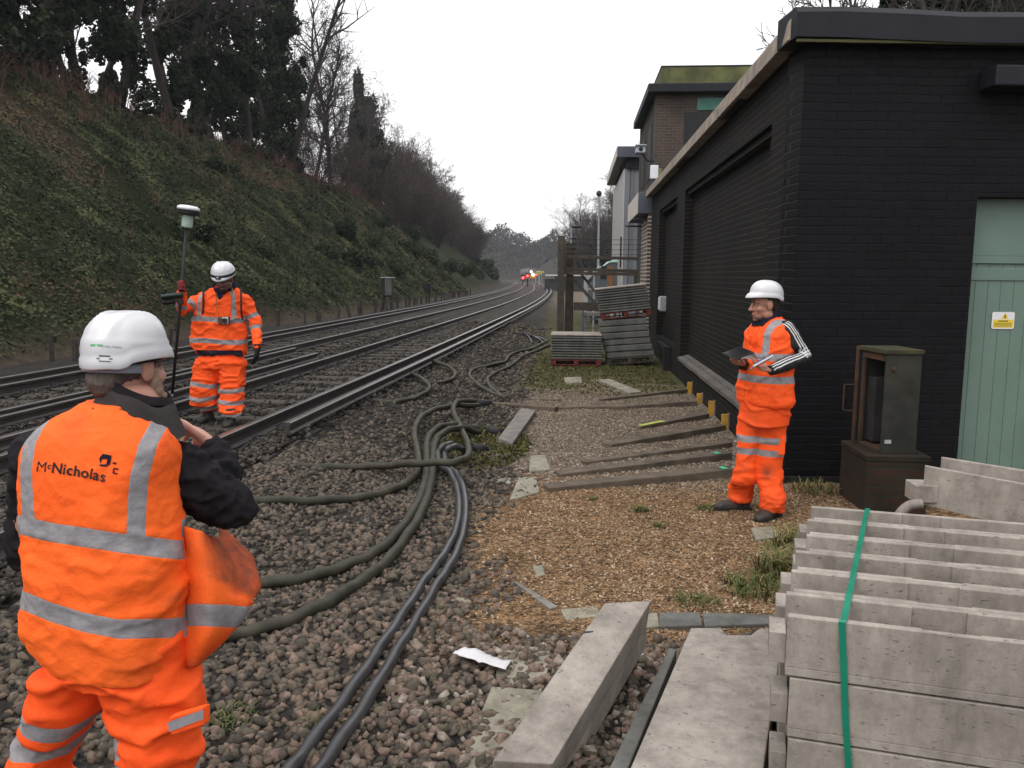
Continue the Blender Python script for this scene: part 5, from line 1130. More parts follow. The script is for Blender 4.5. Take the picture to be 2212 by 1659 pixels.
class Person:
    def __init__(s, label, loc, heading, mats):
        s.t = thing('person', label, 'person', tuple(loc), world=True); s.h = Vector((math.sin(heading), math.cos(heading), 0)); s.r = Vector((s.h.y, -s.h.x, 0)); s.body = MB(); s.skin = mats
    def ring(s, xl, xr, y, Y, b, dy=0.0, k=1.0):
        p, q = DY(xl, y, Y), DY(xr, y, Y); return ((p + q) / 2 + s.h * dy, s.r * ((q - p).length / 2 * k) , s.h * b)
def frame(h, pitch=0.0, roll=0.0):            # local x right, y forward, z up
    f = Vector((h.x, h.y, 0)).normalized(); r = Vector((f.y, -f.x, 0)); m = Matrix((r, f, Vector((0, 0, 1)))).transposed()
    return m @ Matrix.Rotation(-pitch, 3, 'X') @ Matrix.Rotation(roll, 3, 'Y')
def head(mb, c, m, s=1.0):
    def P(x, y, z): return c + m @ (Vector((x, y, z)) * s)
    def E(x, y, z, rx, ry, rz, n=16): mb.ell(P(x, y, z), (rx * s, ry * s, rz * s), m, n, 10)
    E(0, -.012, .035, .077, .097, .088); E(0, .02, -.03, .062, .072, .075); E(0, .045, -.07, .045, .045, .035); E(0, .07, -.092, .024, .022, .018)
    for q in (-1, 1):
        E(q * .038, .058, -.022, .026, .026, .024); E(q * .032, .079, .032, .028, .014, .010); E(q * .079, -.004, .002, .010, .022, .034); E(q * .082, -.014, .008, .006, .012, .024); E(q * .048, .0, -.065, .022, .04, .03); E(q * .012, .1, -.024, .010, .012, .009)
    mb.loft([(P(0, .088, .03), m @ Vector((.009, 0, 0)) * s, m @ Vector((0, .008, 0)) * s), (P(0, .104, -.002), m @ Vector((.010, 0, 0)) * s, m @ Vector((0, .010, 0)) * s), (P(0, .116, -.024), m @ Vector((.013, 0, 0)) * s, m @ Vector((0, .011, 0)) * s), (P(0, .1, -.034), m @ Vector((.013, 0, 0)) * s, m @ Vector((0, .008, 0)) * s)], 10)
    E(0, .087, -.052, .024, .011, .006, 12); E(0, .085, -.064, .021, .012, .007, 12)
    return P
def face_bits(t, P, m, s, brow):
    for q in (-1, 1):
        k = MB(); k.ell(P(q * .031, .0772, .013), (.0085 * s,) * 3, None, 12, 8); e = k.build('eye', M['eye'], t, smooth=True)
        k = MB(); k.ell(P(q * .031, .0835, .0125), (.005 * s, .004 * s, .005 * s), m, 10, 8); pu = k.build('pupil', M['pupil'], None, smooth=True); pu.parent = e; 
        k = MB(); k.tube([P(q * .014, .094, .030), P(q * .032, .095, .037), P(q * .05, .082, .032)], [.004 * s, .005 * s, .003 * s], 6); k.build('eyebrow', M[brow], t, smooth=True)
    k = MB(); k.tube([P(-.022, .086, -.057), P(0, .0985, -.058), P(.022, .086, -.057)], [.003 * s, .0055 * s, .003 * s], 6); k.build('lips', M['lip'], t, smooth=True)
def helmet(t, c, m, L=.150, W=.126, H=.162, peak=.045, strap=None, ridges=True):
    """hard hat: rows from the rim to the crown; c = rim centre"""
    n, rows = 72, 26; V = []
    for i in range(rows + 1):
        e = i / rows
        for k in range(n):
            a = 2 * math.pi * k / n; fx, fy = math.cos(a), math.sin(a)
            if i == 0: z = -.004; rr = 1.0
            fwd = max(0, fy) ** 3
            zr = .010 * (abs(fx) ** 2) * (1 if fy > -.5 else .2) - .008 * max(0, -fy) ** 2 - .006 * math.exp(-((fx * fx - .5) / .18) ** 2) * (fy < 0) + .006 * fwd
            if i < 5:                              # brim and skirt
                z = zr + [0, .003, .012, .026, .034][i]; rr = [1.018, 1.030, 1.032, 1.026, .990][i]; pk = peak * fwd * [1, 1.02, .92, .5, .12][i]; z -= .012 * fwd * (1 if i < 3 else .4)
            else:
                u = (i - 4) / (rows - 4); th = u * math.pi / 2; z = .034 + zr * (1 - u) + (H - .034) * math.sin(th) ** .92; rr = math.cos(th) ** .82 * .995; pk = 0
            x, y = W * fx * rr, L * fy * rr + pk
            if ridges and i > 5:
                zz = z / H; q = math.exp(-((abs(x) - .052) / .007) ** 2) * sm(.45, .62, zz) * (y > -.125) ; z += .0065 * q
                g = sm(.40, .46, zz + .12 * fy); sc = 1 - .028 * g * (1 - sm(.75, .95, zz)); x *= sc; y *= sc
            V.append(c + m @ Vector((x, y, z)))
    V = np.array([tuple(v) for v in V]); F = []
    for i in range(rows):
        for k in range(n):
            k2 = (k + 1) % n; F.append((i * n + k, i * n + k2, (i + 1) * n + k2, (i + 1) * n + k))
    o = npmesh('hard_hat', V, np.array(F), M['helmet'], t, smooth=True); sd = o.modifiers.new('t', 'SOLIDIFY'); sd.thickness = .004; sd.offset = -1
    k = MB(); k.loft([(c + m @ Vector((0, -.005, .0)), m @ Vector((.083, 0, 0)), m @ Vector((0, .105, 0))), (c + m @ Vector((0, -.005, .03)), m @ Vector((.086, 0, 0)), m @ Vector((0, .108, 0)))], 32, False); k.build('harness', M['black'], None, True).parent = o
    bpy.data.objects[o.children[0].name].location = (0, 0, 0)
    return o
def limb(mb, pts_, rad, n=16, sq=None): 
    """tapered limb through joints; rad = radius or (side, depth)"""
    pts_ = [Vector(p) for p in pts_]; rings = []; ref = Vector((0, 0, 1))
    for i, p in enumerate(pts_):
        t = (pts_[min(i + 1, len(pts_) - 1)] - pts_[max(i - 1, 0)]).normalized(); a = t.cross(Vector((.13, .97, .2))); a.normalize(); b = t.cross(a); r_ = rad[i] if not hasattr(rad[i], '__len__') else None
        rings.append((p, a * (r_ or rad[i][0]), b * (r_ or rad[i][1])))
    mb.loft(rings, n, True, 5); mb.ell(pts_[0], (rad[0] if not hasattr(rad[0], '__len__') else rad[0][0],) * 3); mb.ell(pts_[-1], ((rad[-1] if not hasattr(rad[-1], '__len__') else rad[-1][0]) * .97,) * 3)
def hand(mb, w, f, nrm, side=1, curl=(.5, .55, .6, .7), s=1.0, thumb=(.5, .55, .3), fat=1.0, thumb_curl=.3):
    """w wrist, f towards the knuckles, nrm the palm's facing; side=+1 puts the thumb on f x nrm"""
    f = Vector(f).normalized(); nrm = Vector(nrm); nrm = (nrm - f * nrm.dot(f)).normalized(); l = f.cross(nrm) * side
    k = w + f * .085 * s
    mb.loft([(w - f * .02 * s, l * .026 * s * fat, nrm * .019 * s * fat), (w + f * .02 * s, l * .032 * s * fat, nrm * .017 * s * fat), (w + f * .06 * s, l * .040 * s * fat, nrm * .015 * s * fat), (k, l * .040 * s * fat, nrm * .012 * s * fat)], 16, True, 4, 2.4)
    mb.ell(w + f * .03 * s + l * .022 * s + nrm * .008 * s, (.018 * s, .018 * s, .018 * s), None, 10, 8)
    for i, (ox, ln) in enumerate(((.031, .95), (.0105, 1.06), (-.010, 1.0), (-.030, .78))):
        p = k + l * ox * s * fat - f * (.006 * s if i in (0, 3) else 0); d = f.copy(); q = [p - f * .012 * s, p]; a = 0
        for j, seg in enumerate((.043, .027, .021)):
            a += curl[i] * (.8, 1.15, .75)[j]; d = f * math.cos(a) + nrm * math.sin(a); p = p + d * seg * ln * s; q.append(p)
        mb.tube(q, [.0095 * s * fat, .0098 * s * fat, .0088 * s * fat, .0080 * s * fat, .0066 * s * fat], 10); mb.ell(q[-1], (.0066 * s * fat,) * 3, None, 8, 6)
    td = (f * thumb[0] + l * thumb[1] + nrm * thumb[2]).normalized(); p = w + f * .024 * s + l * .026 * s; q = [p - td * .01 * s, p]
    for j, seg in enumerate((.038, .03, .024)):
        td = (td * (1 - thumb_curl * .35 * j) + f * thumb_curl * .35 * j).normalized(); p = p + td * seg * s; q.append(p)
    mb.tube(q, [.013 * s * fat, .0135 * s * fat, .0115 * s * fat, .0105 * s * fat, .0085 * s * fat], 10); mb.ell(q[-1], (.0085 * s * fat,) * 3, None, 8, 6)
def boot(t, ankle, toe, mat='boot'):
    toe = Vector((toe.x, toe.y, 0)).normalized(); r = Vector((toe.y, -toe.x, 0)); k = MB(); z0 = Z_
    a = Vector(ankle)
    k.loft([(a + z0 * .08 - toe * .005, r * .052, toe * .06), (a + z0 * .0, r * .05, toe * .058), (a - z0 * .04 + toe * .01, r * .05, toe * .075)], 16); g = a.z
    k.loft([(a - toe * .075 + z0 * (-g + .045), r * .036, z0 * .044), (a + toe * .0 + z0 * (-g + .05), r * .044, z0 * .052), (a + toe * .10 + z0 * (-g + .04), r * .052, z0 * .042), (a + toe * .165 + z0 * (-g + .034), r * .046, z0 * .034), (a + toe * .205 + z0 * (-g + .026), r * .025, z0 * .02)], 16, True, 4, 2.6)
    return k
def build_boot(t, ankle, toe, ground, name='boot'):
    a = Vector(ankle); off_ = Vector((0, 0, ground)); k = boot(t, a - off_, toe); k.v = [tuple(Vector(v) + off_) for v in k.v]
    V, N, F = remesh(k, .008, 3); V = V + N * folds(V, N, .003, (20, 20, 30), 3)[:, None]
    o = npmesh(name, V, F, M['boot'], t, smooth=True)
    toe = Vector((toe.x, toe.y, 0)).normalized(); r = Vector((toe.y, -toe.x, 0)); b = Vector((a.x, a.y, ground)); q = MB()
    q.prism([(-.042, -.09), (.042, -.09), (.046, 0), (.054, .1), (.046, .175), (.02, .21), (-.02, .21), (-.046, .175), (-.054, .1), (-.046, 0)], b, r, toe, Z_, .024); so = q.build('sole', M['black'], None, fix=True); so.parent = o
    return o
def bvh_of(o):
    me = o.data; V = [tuple(v.co) for v in me.vertices]; return BVHTree.FromPolygons(V, [tuple(p.vertices) for p in me.polygons])
def decal(name, polys, uv2ray, bvh, mat, parent, lift=.0025, sub=0):
    """flat shapes (lists of (u,v)) laid onto a surface: uv2ray(u,v) -> (origin, direction)"""
    vs = []; fs = []
    for poly in polys:
        n = len(vs)
        for u, v in poly:
            o_, d_ = uv2ray(u, v); h = bvh.ray_cast(o_, d_); 
            vs.append((h[0] if h[0] is not None else o_ + d_ * .3) - d_ * lift)
        fs.append(tuple(range(n, len(vs))))
    k = MB(); k.add(vs, fs); return k.build(name, mat, parent)
def text_polys(txt, size, bold=.0):
    cu = bpy.data.curves.new('t', 'FONT'); cu.body = txt; cu.size = size; cu.offset = bold; cu.fill_mode = 'FRONT'; cu.resolution_u = 3; o = bpy.data.objects.new('t', cu); COL.objects.link(o)
    dg = bpy.context.evaluated_depsgraph_get(); me = bpy.data.meshes.new_from_object(o.evaluated_get(dg), depsgraph=dg); P_ = [[tuple(me.vertices[i].co[:2]) for i in p.vertices] for p in me.polygons]
    wd = max(v.co.x for v in me.vertices); bpy.data.objects.remove(o); bpy.data.curves.remove(cu); bpy.data.meshes.remove(me); return P_, wd
def isin(pts_, x):                             # piecewise linear
    return np.interp(x, [p[0] for p in pts_], [p[1] for p in pts_])
# ------------------------------------------------------------------ near worker, seen from behind
YA = 2.2
A = Person('bearded worker seen from behind in an orange vest with printed back, one hand raised', (-1.28, 2.2, 0), R(14), 'skin'); h, r = A.h, A.r; tA = A.t
# vest
vb = MB(); ring = lambda *a, **k: A.ring(*a, **k)
vb.loft([A.ring(112, 398, 1428, YA, .155, -.0), A.ring(68, 402, 1385, YA, .165), A.ring(56, 410, 1300, YA, .165), A.ring(56, 412, 1200, YA, .16), A.ring(54, 398, 1110, YA, .155), A.ring(48, 388, 1030, YA, .15), A.ring(52, 388, 975, YA, .14), A.ring(72, 378, 938, YA, .125), A.ring(108, 356, 908, YA, .105), A.ring(155, 325, 884, YA, .09), A.ring(180, 305, 866, YA, .075)], 48, True, 5, 2.35)
uA = lambda V: (V - np.array(A.t.location)) @ np.array(r)
def px2uz(x, y): p = DY(x, y, YA) - h * .12; q = DY(x, y, YA - .14); return ((q - A.t.location).dot(r), q.z)
def bandA(V, N):
    u = uA(V); z = V[:, 2]; px, py = seen(V); back = (N @ np.array(h)) < .25; k_ = 2.15 / F_PX; out = np.full(len(V), -1.0)
    for pts_ in ([(44, 1134), (109, 1150), (182, 1161), (273, 1175), (384, 1188), (445, 1182)], [(44, 1295), (109, 1322), (182, 1345), (255, 1359), (364, 1357), (430, 1352)]):
        zm = DY(250, isin(pts_, 250), 2.06).z
        out = np.maximum(out, np.where(back, (21 - np.abs(py - isin(pts_, px))) * k_, .025 - np.abs(z - zm)))
    yc = isin([(44, 1134), (109, 1150), (182, 1161), (273, 1175), (384, 1188)], px)
    for pts_, w_ in (([(890, 107), (925, 80), (959, 63), (1013, 56), (1068, 58), (1130, 62)], 13), ([(905, 350), (959, 320), (1031, 301), (1086, 296), (1190, 293)], 20.5)):
        out = np.maximum(out, np.where(back & (py < yc + 4), (w_ - np.abs(px - isin(pts_, py))) * k_, -1))
    for s_ in (-.12, .12): out = np.maximum(out, np.where(~back & (py < 1170), .024 - np.abs(u - s_), -1))
    return out
def grimeA(V, N):
    g = np.zeros(len(V))
    for x, y, rad, a in ((350, 985, .05, .22), (130, 925, .05, .25), (355, 1310, .016, .9), (435, 1330, .05, .5), (300, 1450, .04, .2), (250, 900, .09, .12)):
        u, z = px2uz(x, y); g = np.maximum(g, a * np.exp(-(((uA(V) - u) ** 2 + (V[:, 2] - z) ** 2) / rad ** 2)))
    return g
lowmask = lambda V: np.clip((1.30 - V[:, 2]) / .25, .15, 1)
vest, VV, VN = garment('hi_vis_vest', vb, .0075, M['hv'], tA, 5, [(.010, (2.6, 2.6, 6.5), 3, lowmask), (.006, (5, 5, 9), 8, lowmask), (.0025, (14, 14, 20), 5, None), (.008, (2.0, 2.0, 1.8), 17, None)], {'refl': bandA, 'grime': grimeA, 'dark': lambda V, N: np.full(len(V), -1.0)})
vbv = bvh_of(vest); tl = Vector(A.t.location)
def onback(px, py):                            # sight line onto the back of the vest
    d = ray(px, py).normalized(); return EYEP + d * 1.2, d
# printed name and mark on the back
P_, wd = text_polys('M', .03, .0008); allp = []
def place(pl, x0, s, dy=0): 
    for poly in pl: allp.append([(x0 + a * s, b * s + dy) for a, b in poly])
x = 0
for ch, s, dy in [('M', 1, 0), ('c', .62, .0115)] + [(c, 1, 0) for c in 'Nicholas']:
    pl, w1 = text_polys(ch, .05, .0 if ch == 'M' else .0009); place(pl, x, s, dy); x += (w1 + .0035) * s
TX = x; ang = math.atan2(38, 152); L_px = 158.0
def lettering(u, v):
    t = u / TX; k_ = L_px / TX; bx, by = 76 + 152 * t, 1018 + 10 * t + 14 * t * t; return onback(bx + v * k_ * .16, by - v * k_)
logo = decal('printed_name', allp, lettering, vbv, M['black'], None, .003); logo.parent = vest
mk = [[(222, 980), (241, 984), (239, 993), (222, 991)], [(214, 990), (222, 980), (223, 991), (219, 992), (217, 1003)], [(232, 992), (240, 990), (237, 1003), (229, 1006)], [(214, 1003), (237, 1003), (229, 1008), (216, 1007)], [(244, 998), (252, 999), (251, 1003), (243, 1002)], [(245, 1010), (256, 1012), (255, 1015), (245, 1013)], [(243, 1020), (254, 1022), (253, 1025), (243, 1023)], [(244, 1013), (247, 1013), (246, 1021), (243, 1021)]]
lg = decal('printed_mark', mk, onback, vbv, M['navy'], None, .003); lg.parent = vest
# hanging loop / label under the collar
lp = decal('hanger_loop', [[(198, 880), (262, 882), (262, 886), (198, 884)]], onback, vbv, plain('orange_seam', (.45, .06, .01), None, 9, .8, 0), None, .002); lp.parent = vest
# open front panel flaring to the right
c_in = [(432, 1150, .02), (440, 1230, .0), (440, 1320, 0), (415, 1430, 0)]
outer = [(448, 1140, .10), (500, 1215, .16), (553, 1268, .17), (556, 1312, .15), (505, 1385, .12), (415, 1432, .05)]
fp = MB(); rows = []
cols = [[(405, 1135, .0), (405, 1210, -.0), (405, 1300, -.0), (402, 1370, -.0), (392, 1440, .0)], [(432, 1148, -.02), (450, 1225, -.04), (456, 1300, -.05), (446, 1372, -.04), (415, 1440, -.02)], [(446, 1165, .10), (505, 1250, .10), (520, 1305, .06), (490, 1368, .03), (432, 1428, .02)], [(452, 1172, .15), (524, 1262, .13), (535, 1305, .10), (500, 1364, .07), (436, 1422, .05)], [(458, 1155, .20), (540, 1258, .17), (543, 1300, .16), (503, 1355, .13), (440, 1410, .12)], [(450, 1130, .24), (530, 1215, .27), (520, 1290, .28), (480, 1345, .24), (430, 1400, .2)]]
grid = [[DY(x, y, YA + d) for x, y, d in spl] for spl in cols]
gu = [spline(c_, 7) for c_ in grid]; m_ = len(gu[0]); gv = [spline([gu[i][j] for i in range(len(gu))], 6) for j in range(m_)]
nc = len(gv[0]); vs = [p + h * (.014 * noise.noise((p.x * 9, p.y * 9, p.z * 14)) - .022 * math.exp(-((a_ / (m_ - 1) - .36 - .1 * b_ / nc) / .035) ** 2) * sm(.15, .4, b_ / nc) + .03 * sm(.34, .2, a_ / (m_ - 1) - .1 * b_ / nc) * sm(.2, .5, b_ / nc)) for a_, row in enumerate(gv) for b_, p in enumerate(row)]
fp.add(vs, [(i * nc + j, i * nc + j + 1, (i + 1) * nc + j + 1, (i + 1) * nc + j) for i in range(m_ - 1) for j in range(nc - 1)])
fo = fp.build('vest_front_panel', M['hv'], tA, smooth=True); sdm = fo.modifiers.new('t', 'SOLIDIFY'); sdm.thickness = .007
at = fo.data.attributes.new('refl', 'FLOAT', 'POINT'); zz = [i // nc / (m_ - 1) for i in range(len(vs))]; jj = [i % nc / (nc - 1) for i in range(len(vs))]
at.data.foreach_set('value', [(.085 - abs(z_ - .60)) * .35 for z_ in zz]); at = fo.data.attributes.new('dark', 'FLOAT', 'POINT'); at.data.foreach_set('value', [-1.0] * len(vs)); at = fo.data.attributes.new('grime', 'FLOAT', 'POINT'); at.data.foreach_set('value', [.10 + .30 * sm(.45, .62, j_) * sm(.3, .5, z_) + .4 * sm(.8, 1, z_) + .75 * sm(.34, .30, z_ - .1 * j_) * sm(.1, .35, j_) for z_, j_ in zip(zz, jj)])  # dirt, and the dark inside of the opening put into the upper colour
# fleece sleeves
sb = MB(); SHr, ELr, WRr = DY(385, 1005, 2.27), DY(490, 1088, 2.36), DY(466, 972, 2.50)
limb(sb, [SHr, SHr.lerp(ELr, .5) + Vector((0, 0, -.012)), ELr, ELr.lerp(WRr, .45), WRr], [.070, .078, .072, .058, .043]); sb.ell(ELr + Vector((.015, -.005, 0)), (.075, .07, .07))
SHl, ELl, WRl = DY(88, 985, 2.24), DY(66, 1190, 2.32), DY(170, 1190, 2.62); limb(sb, [SHl, SHl.lerp(ELl, .5), ELl, ELl.lerp(WRl, .5), WRl], [.074, .066, .060, .052, .042])
garment('fleece_sleeves', sb, .008, M['fleece'], tA, 5, [(.014, (11, 11, 11), 5, None), (.006, (24, 24, 24), 2, None)])
# collar
cb_ = MB(); cc = DY(278, 858, 2.22); up = (Vector((0, 0, 1)) + h * .15).normalized()
def cring(c_, a, b, z, tilt): return (c_ + Z_ * z, r * a - Z_ * tilt * a, h * b)
cv = []
for (a, b, z) in ((.135, .12, -.055), (.120, .108, -.02), (.108, .098, .012), (.103, .094, .034), (.094, .086, .036), (.092, .084, .0)): cv.append((a, b, z))
n_ = 40; vs = []
for a, b, z in cv:
    for k in range(n_):
        an = 2 * math.pi * k / n_; ca, sa = math.cos(an), math.sin(an); vs.append(cc + r * (a * ca + .012) + h * (b * sa + .02) + Z_ * (z - .055 * ca * (ca > 0) - .03 * max(0, sa) + .006 * math.sin(an * 5)))
cb_.add(vs, [(i * n_ + k, i * n_ + (k + 1) % n_, (i + 1) * n_ + (k + 1) % n_, (i + 1) * n_ + k) for i in range(len(cv) - 1) for k in range(n_)]); cb_.build('fleece_collar', M['collargrey'], tA, smooth=True)
k = MB(); vs = []
for a, b, z in ((.100, .092, .03), (.094, .088, .052), (.086, .08, .054), (.084, .078, .01)):
    for q in range(n_):
        an = 2 * math.pi * q / n_; ca, sa = math.cos(an), math.sin(an); vs.append(cc + r * (a * ca + .012) + h * (b * sa + .02) + Z_ * (z - .05 * ca * (ca > 0) - .03 * max(0, sa)))
k.add(vs, [(i * n_ + q, i * n_ + (q + 1) % n_, (i + 1) * n_ + (q + 1) % n_, (i + 1) * n_ + q) for i in range(3) for q in range(n_)]); k.build('collar_lining', M['fleece'], tA, smooth=True)
# trousers
tb = MB()
def tring(xl, xr, y, b, dY=0): return A.ring(xl, xr, y, YA + dY, b)
aL, aR = Vector((-1.49, 2.30, .11)), Vector((-1.13, 2.17, .10))
lr = [tring(102, 222, 1440, .12), tring(84, 213, 1490, .115), tring(72, 203, 1545, .11, .02), tring(52, 182, 1595, .105, .04), tring(36, 148, 1650, .10, .05)]
pL = lr[-1][0]; kn = pL + Vector((-.01, .03, -.08)); lr += [(kn, r * .085, h * .095), (kn.lerp(aL, .5), r * .085, h * .09), (aL + Z_ * .02, r * .085, h * .09)]
tb.loft(lr, 28, True, 4); rr_ = [tring(208, 416, 1440, .14), tring(220, 430, 1495, .13), tring(248, 431, 1545, .12), tring(268, 431, 1600, .115), tring(268, 428, 1658, .11)]
pR = rr_[-1][0]; rr_ += [(pR + Vector((.0, .01, -.14)), r * .10, h * .105), (pR.lerp(aR, .6), r * .095, h * .1), (aR + Z_ * .02, r * .09, h * .095)]
tb.loft(rr_, 28, True, 4); tb.loft([tring(108, 412, 1455, .14), tring(100, 412, 1420, .14), tring(95, 400, 1330, .13), tring(100, 395, 1260, .125)], 32)
def bandAT(V, N):
    u = uA(V); z = V[:, 2]; um = px2uz(222, 1500)[0]; left = u < um; out = np.full(len(V), -1.0)
    for (p, q), w_ in ((((22, 1592), (160, 1640)), .030), (((40, 1668), (160, 1690)), .028)):
        a, b = sorted((px2uz(*p), px2uz(*q))); out = np.maximum(out, np.where(left, w_ - np.abs(z - isin([a, b], u)), -1))
    out = np.maximum(out, np.where(~left, .025 - np.abs(z - .40), -1)); out = np.maximum(out, np.where(~left, .025 - np.abs(z - .27), -1)); return out
garment('hi_vis_trousers', tb, .008, M['hv2'], tA, 5, [(.020, (3, 3, 7), 12, None), (.006, (8, 8, 12), 6, None)], {'refl': bandAT, 'grime': lambda V, N: np.clip((.35 - V[:, 2]) * 1.2, 0, .4), 'dark': lambda V, N: np.full(len(V), -1.0)})
# pocket flap with its reflective strip on the right thigh
pf = MB(); q4 = [DY(362, 1550, 2.05), DY(440, 1527, 2.10), DY(441, 1568, 2.10), DY(368, 1592, 2.05)]
pf.add(q4 + [v + h * .03 for v in q4], [(0, 1, 2, 3), (7, 6, 5, 4), (0, 4, 5, 1), (1, 5, 6, 2), (2, 6, 7, 3), (3, 7, 4, 0)]); fl = pf.build('pocket_flap', M['hv2'], tA, fix=True, bevel=.006)
s0 = [q4[0].lerp(q4[3], .22), q4[1].lerp(q4[2], .12), q4[1].lerp(q4[2], .62), q4[0].lerp(q4[3], .72)]; k = MB(); k.add([v - h * .002 for v in s0], [(0, 1, 2, 3)]); M['refl'] = plain('reflective_tape', (.33, .32, .34), (.24, .235, .25), 20, .5, .2); st_ = k.build('reflective_strip', M['refl']); st_.parent = fl
# head, hair, beard, raised hand, hidden body
hh = Vector((math.sin(R(21)), math.cos(R(21)), 0)); mH = frame(hh, R(4)); hc = DY(276, 796, 2.25); P = head(A.body, hc, mH, 1.06); face_bits(tA, P, mH, 1.06, 'beard')
A.body.loft([(hc + mH @ Vector((0, -.022, -.04)), r * .066, h * .070), (cc + Vector((0, 0, .02)), r * .070, h * .074), (cc - Z_ * .06, r * .11, h * .09)], 20)
tc_ = DY(215, 1000, YA); A.body.loft([(cc - Z_ * .05 + h * .02, r * .08, h * .07), (Vector((tc_.x + .03, tc_.y, tc_.z + .06)), r * .14, h * .085), (tc_ - Z_ * .2, r * .15, h * .11), (tl + Z_ * .98, r * .15, h * .11), (tl + Z_ * .82, r * .155, h * .11)], 24)
for a_, k_ in ((aL, kn), (aR, pR + Vector((0, 0, -.12)))): limb(A.body, [tl + Z_ * .84 + (r * -.09 if a_ is aL else r * .09), k_, a_ + Z_ * .03, a_ - Z_ * .04 + h * .03], [.075, .05, .035, .03])
limb(A.body, [SHr, ELr, WRr], [.05, .042, .03]); limb(A.body, [SHl, ELl, WRl], [.05, .042, .03])
kn_ = DY(424, 928, 2.56); hand(A.body, WRr + (kn_ - WRr) * .12, kn_ - WRr, Vector((-.55, -.2, -.6)), 1, (.15, .55, .8, .95), 1.08, (.25, .75, -.05), 1.08)
hand(A.body, WRl, Vector((.8, .6, .2)), Vector((0, 0, 1)), 1, (.6, .6, .7, .7))
V, N, F = remesh(A.body, .0048, 3); npmesh('body', V, F, M['skin'], tA, smooth=True)
k = MB(); k.ell(hc + mH @ Vector((0, -.018, .030)), (.084, .104, .080), mH, 24, 16); k.ell(hc + mH @ Vector((0, -.075, -.03)), (.055, .042, .05), mH, 20, 12)
V, N, F = remesh(k, .006, 2); V = V + N * folds(V, N, .004, (60, 60, 20), 4)[:, None]; npmesh('hair', V, F, M['greyhair'], tA, smooth=True)
k = MB(); k.ell(hc + mH @ Vector((0, .055, -.085)), (.062, .05, .045), mH); k.ell(hc + mH @ Vector((0, .085, -.115)), (.045, .035, .04), mH)
for q in (-1, 1): k.tube([hc + mH @ Vector((q * .079, .018, .005)), hc + mH @ Vector((q * .077, .026, -.04)), hc + mH @ Vector((q * .06, .05, -.085))], [.010, .018, .03], 10)
V, N, F = remesh(k, .006, 2); V = V + N * folds(V, N, .005, (70, 70, 25), 4)[:, None]; npmesh('beard', V, F, M['beard'], tA, smooth=True)
hm = helmet(tA, DY(274, 781, 2.235), frame(hh, R(-2), R(-1)), .121, .107, .143, .016); hv = bvh_of(hm)
st = MB(); mm = frame(hh, R(6)); st.loft([(hc + mm @ Vector((0, -.028, -.010)), mm @ Vector((.083, 0, 0)), mm @ Vector((0, .101, 0))), (hc + mm @ Vector((0, -.028, .016)), mm @ Vector((.086, 0, 0)), mm @ Vector((0, .105, 0)))], 36, False); so_ = st.build('nape_strap', M['helmband'], tA, smooth=True); so_.modifiers.new('t', 'SOLIDIFY').thickness = .003
def onhat(px, py): d = ray(px, py).normalized(); return EYEP + d * 1.4, d
M['hatgreen'] = plain('green_sticker', (.16, .5, .2), None, 9, .4, 0); M['hatgrey'] = plain('grey_print', (.42, .47, .47), None, 9, .4, 0); M['hatdark'] = plain('embossed_label', (.12, .12, .125), None, 9, .5, 0)
for nm, mt_, polys in (('green_sticker', 'hatgreen', [[(196, 743), (222, 744), (222, 749), (195, 748)]]), ('faint_print', 'hatgrey', [[(226, 746), (238, 747), (238, 750), (226, 749)], [(242, 747), (262, 749), (262, 752), (242, 750)]]), ('embossed_label', 'hatdark', [[(214, 767), (238, 768), (238, 771), (213, 770)], [(208, 772.5), (243, 774), (243, 777), (209, 776)], [(212, 778.5), (240, 780), (238, 782), (214, 781)]])):
    o = decal(nm, polys, onhat, hv, M[mt_], None, .002); o.parent = hm
for a_, d_ in ((aL, Vector((-.15, 1, 0))), (aR, Vector((.25, 1, 0)))): build_boot(tA, a_, d_, 0.0)

# ------------------------------------------------------------------ walking worker with the surveying pole
YB = 9.1; GB = .175
B = Person('worker in a full orange suit walking between the rails with a surveying pole', (-3.98, 9.1, GB), R(176), 'skin3'); h, r = B.h, B.r; tB = B.t; tl = Vector(B.t.location)
def bring(xl, xr, y, b, dy=0): p, q = DY(xl, y, YB), DY(xr, y, YB); return ((p + q) / 2 + h * dy, r * ((q - p).length / 2), h * b)
jb_ = MB(); jb_.loft([bring(434, 530, 766, .13), bring(420, 533, 752, .15), bring(414, 534, 735, .16), bring(416, 530, 705, .16), bring(424, 528, 670, .155), bring(428, 530, 650, .145), bring(436, 527, 637, .125), bring(448, 519, 628, .10), bring(460, 508, 622, .075)], 36, True, 5, 2.3)
SR, ER, WR = DY(437, 645, 9.12), DY(396, 672, 8.95), DY(392, 634, 8.82); SL, EL, WL = DY(530, 648, 9.12), DY(551, 695, 9.14), DY(556, 748, 9.0)
limb(jb_, [SR, SR.lerp(ER, .5), ER, ER.lerp(WR, .6), WR], [.070, .072, .066, .06, .052]); limb(jb_, [SL, SL.lerp(EL, .5), EL, EL.lerp(WL, .5), WL], [.072, .072, .066, .062, .052])
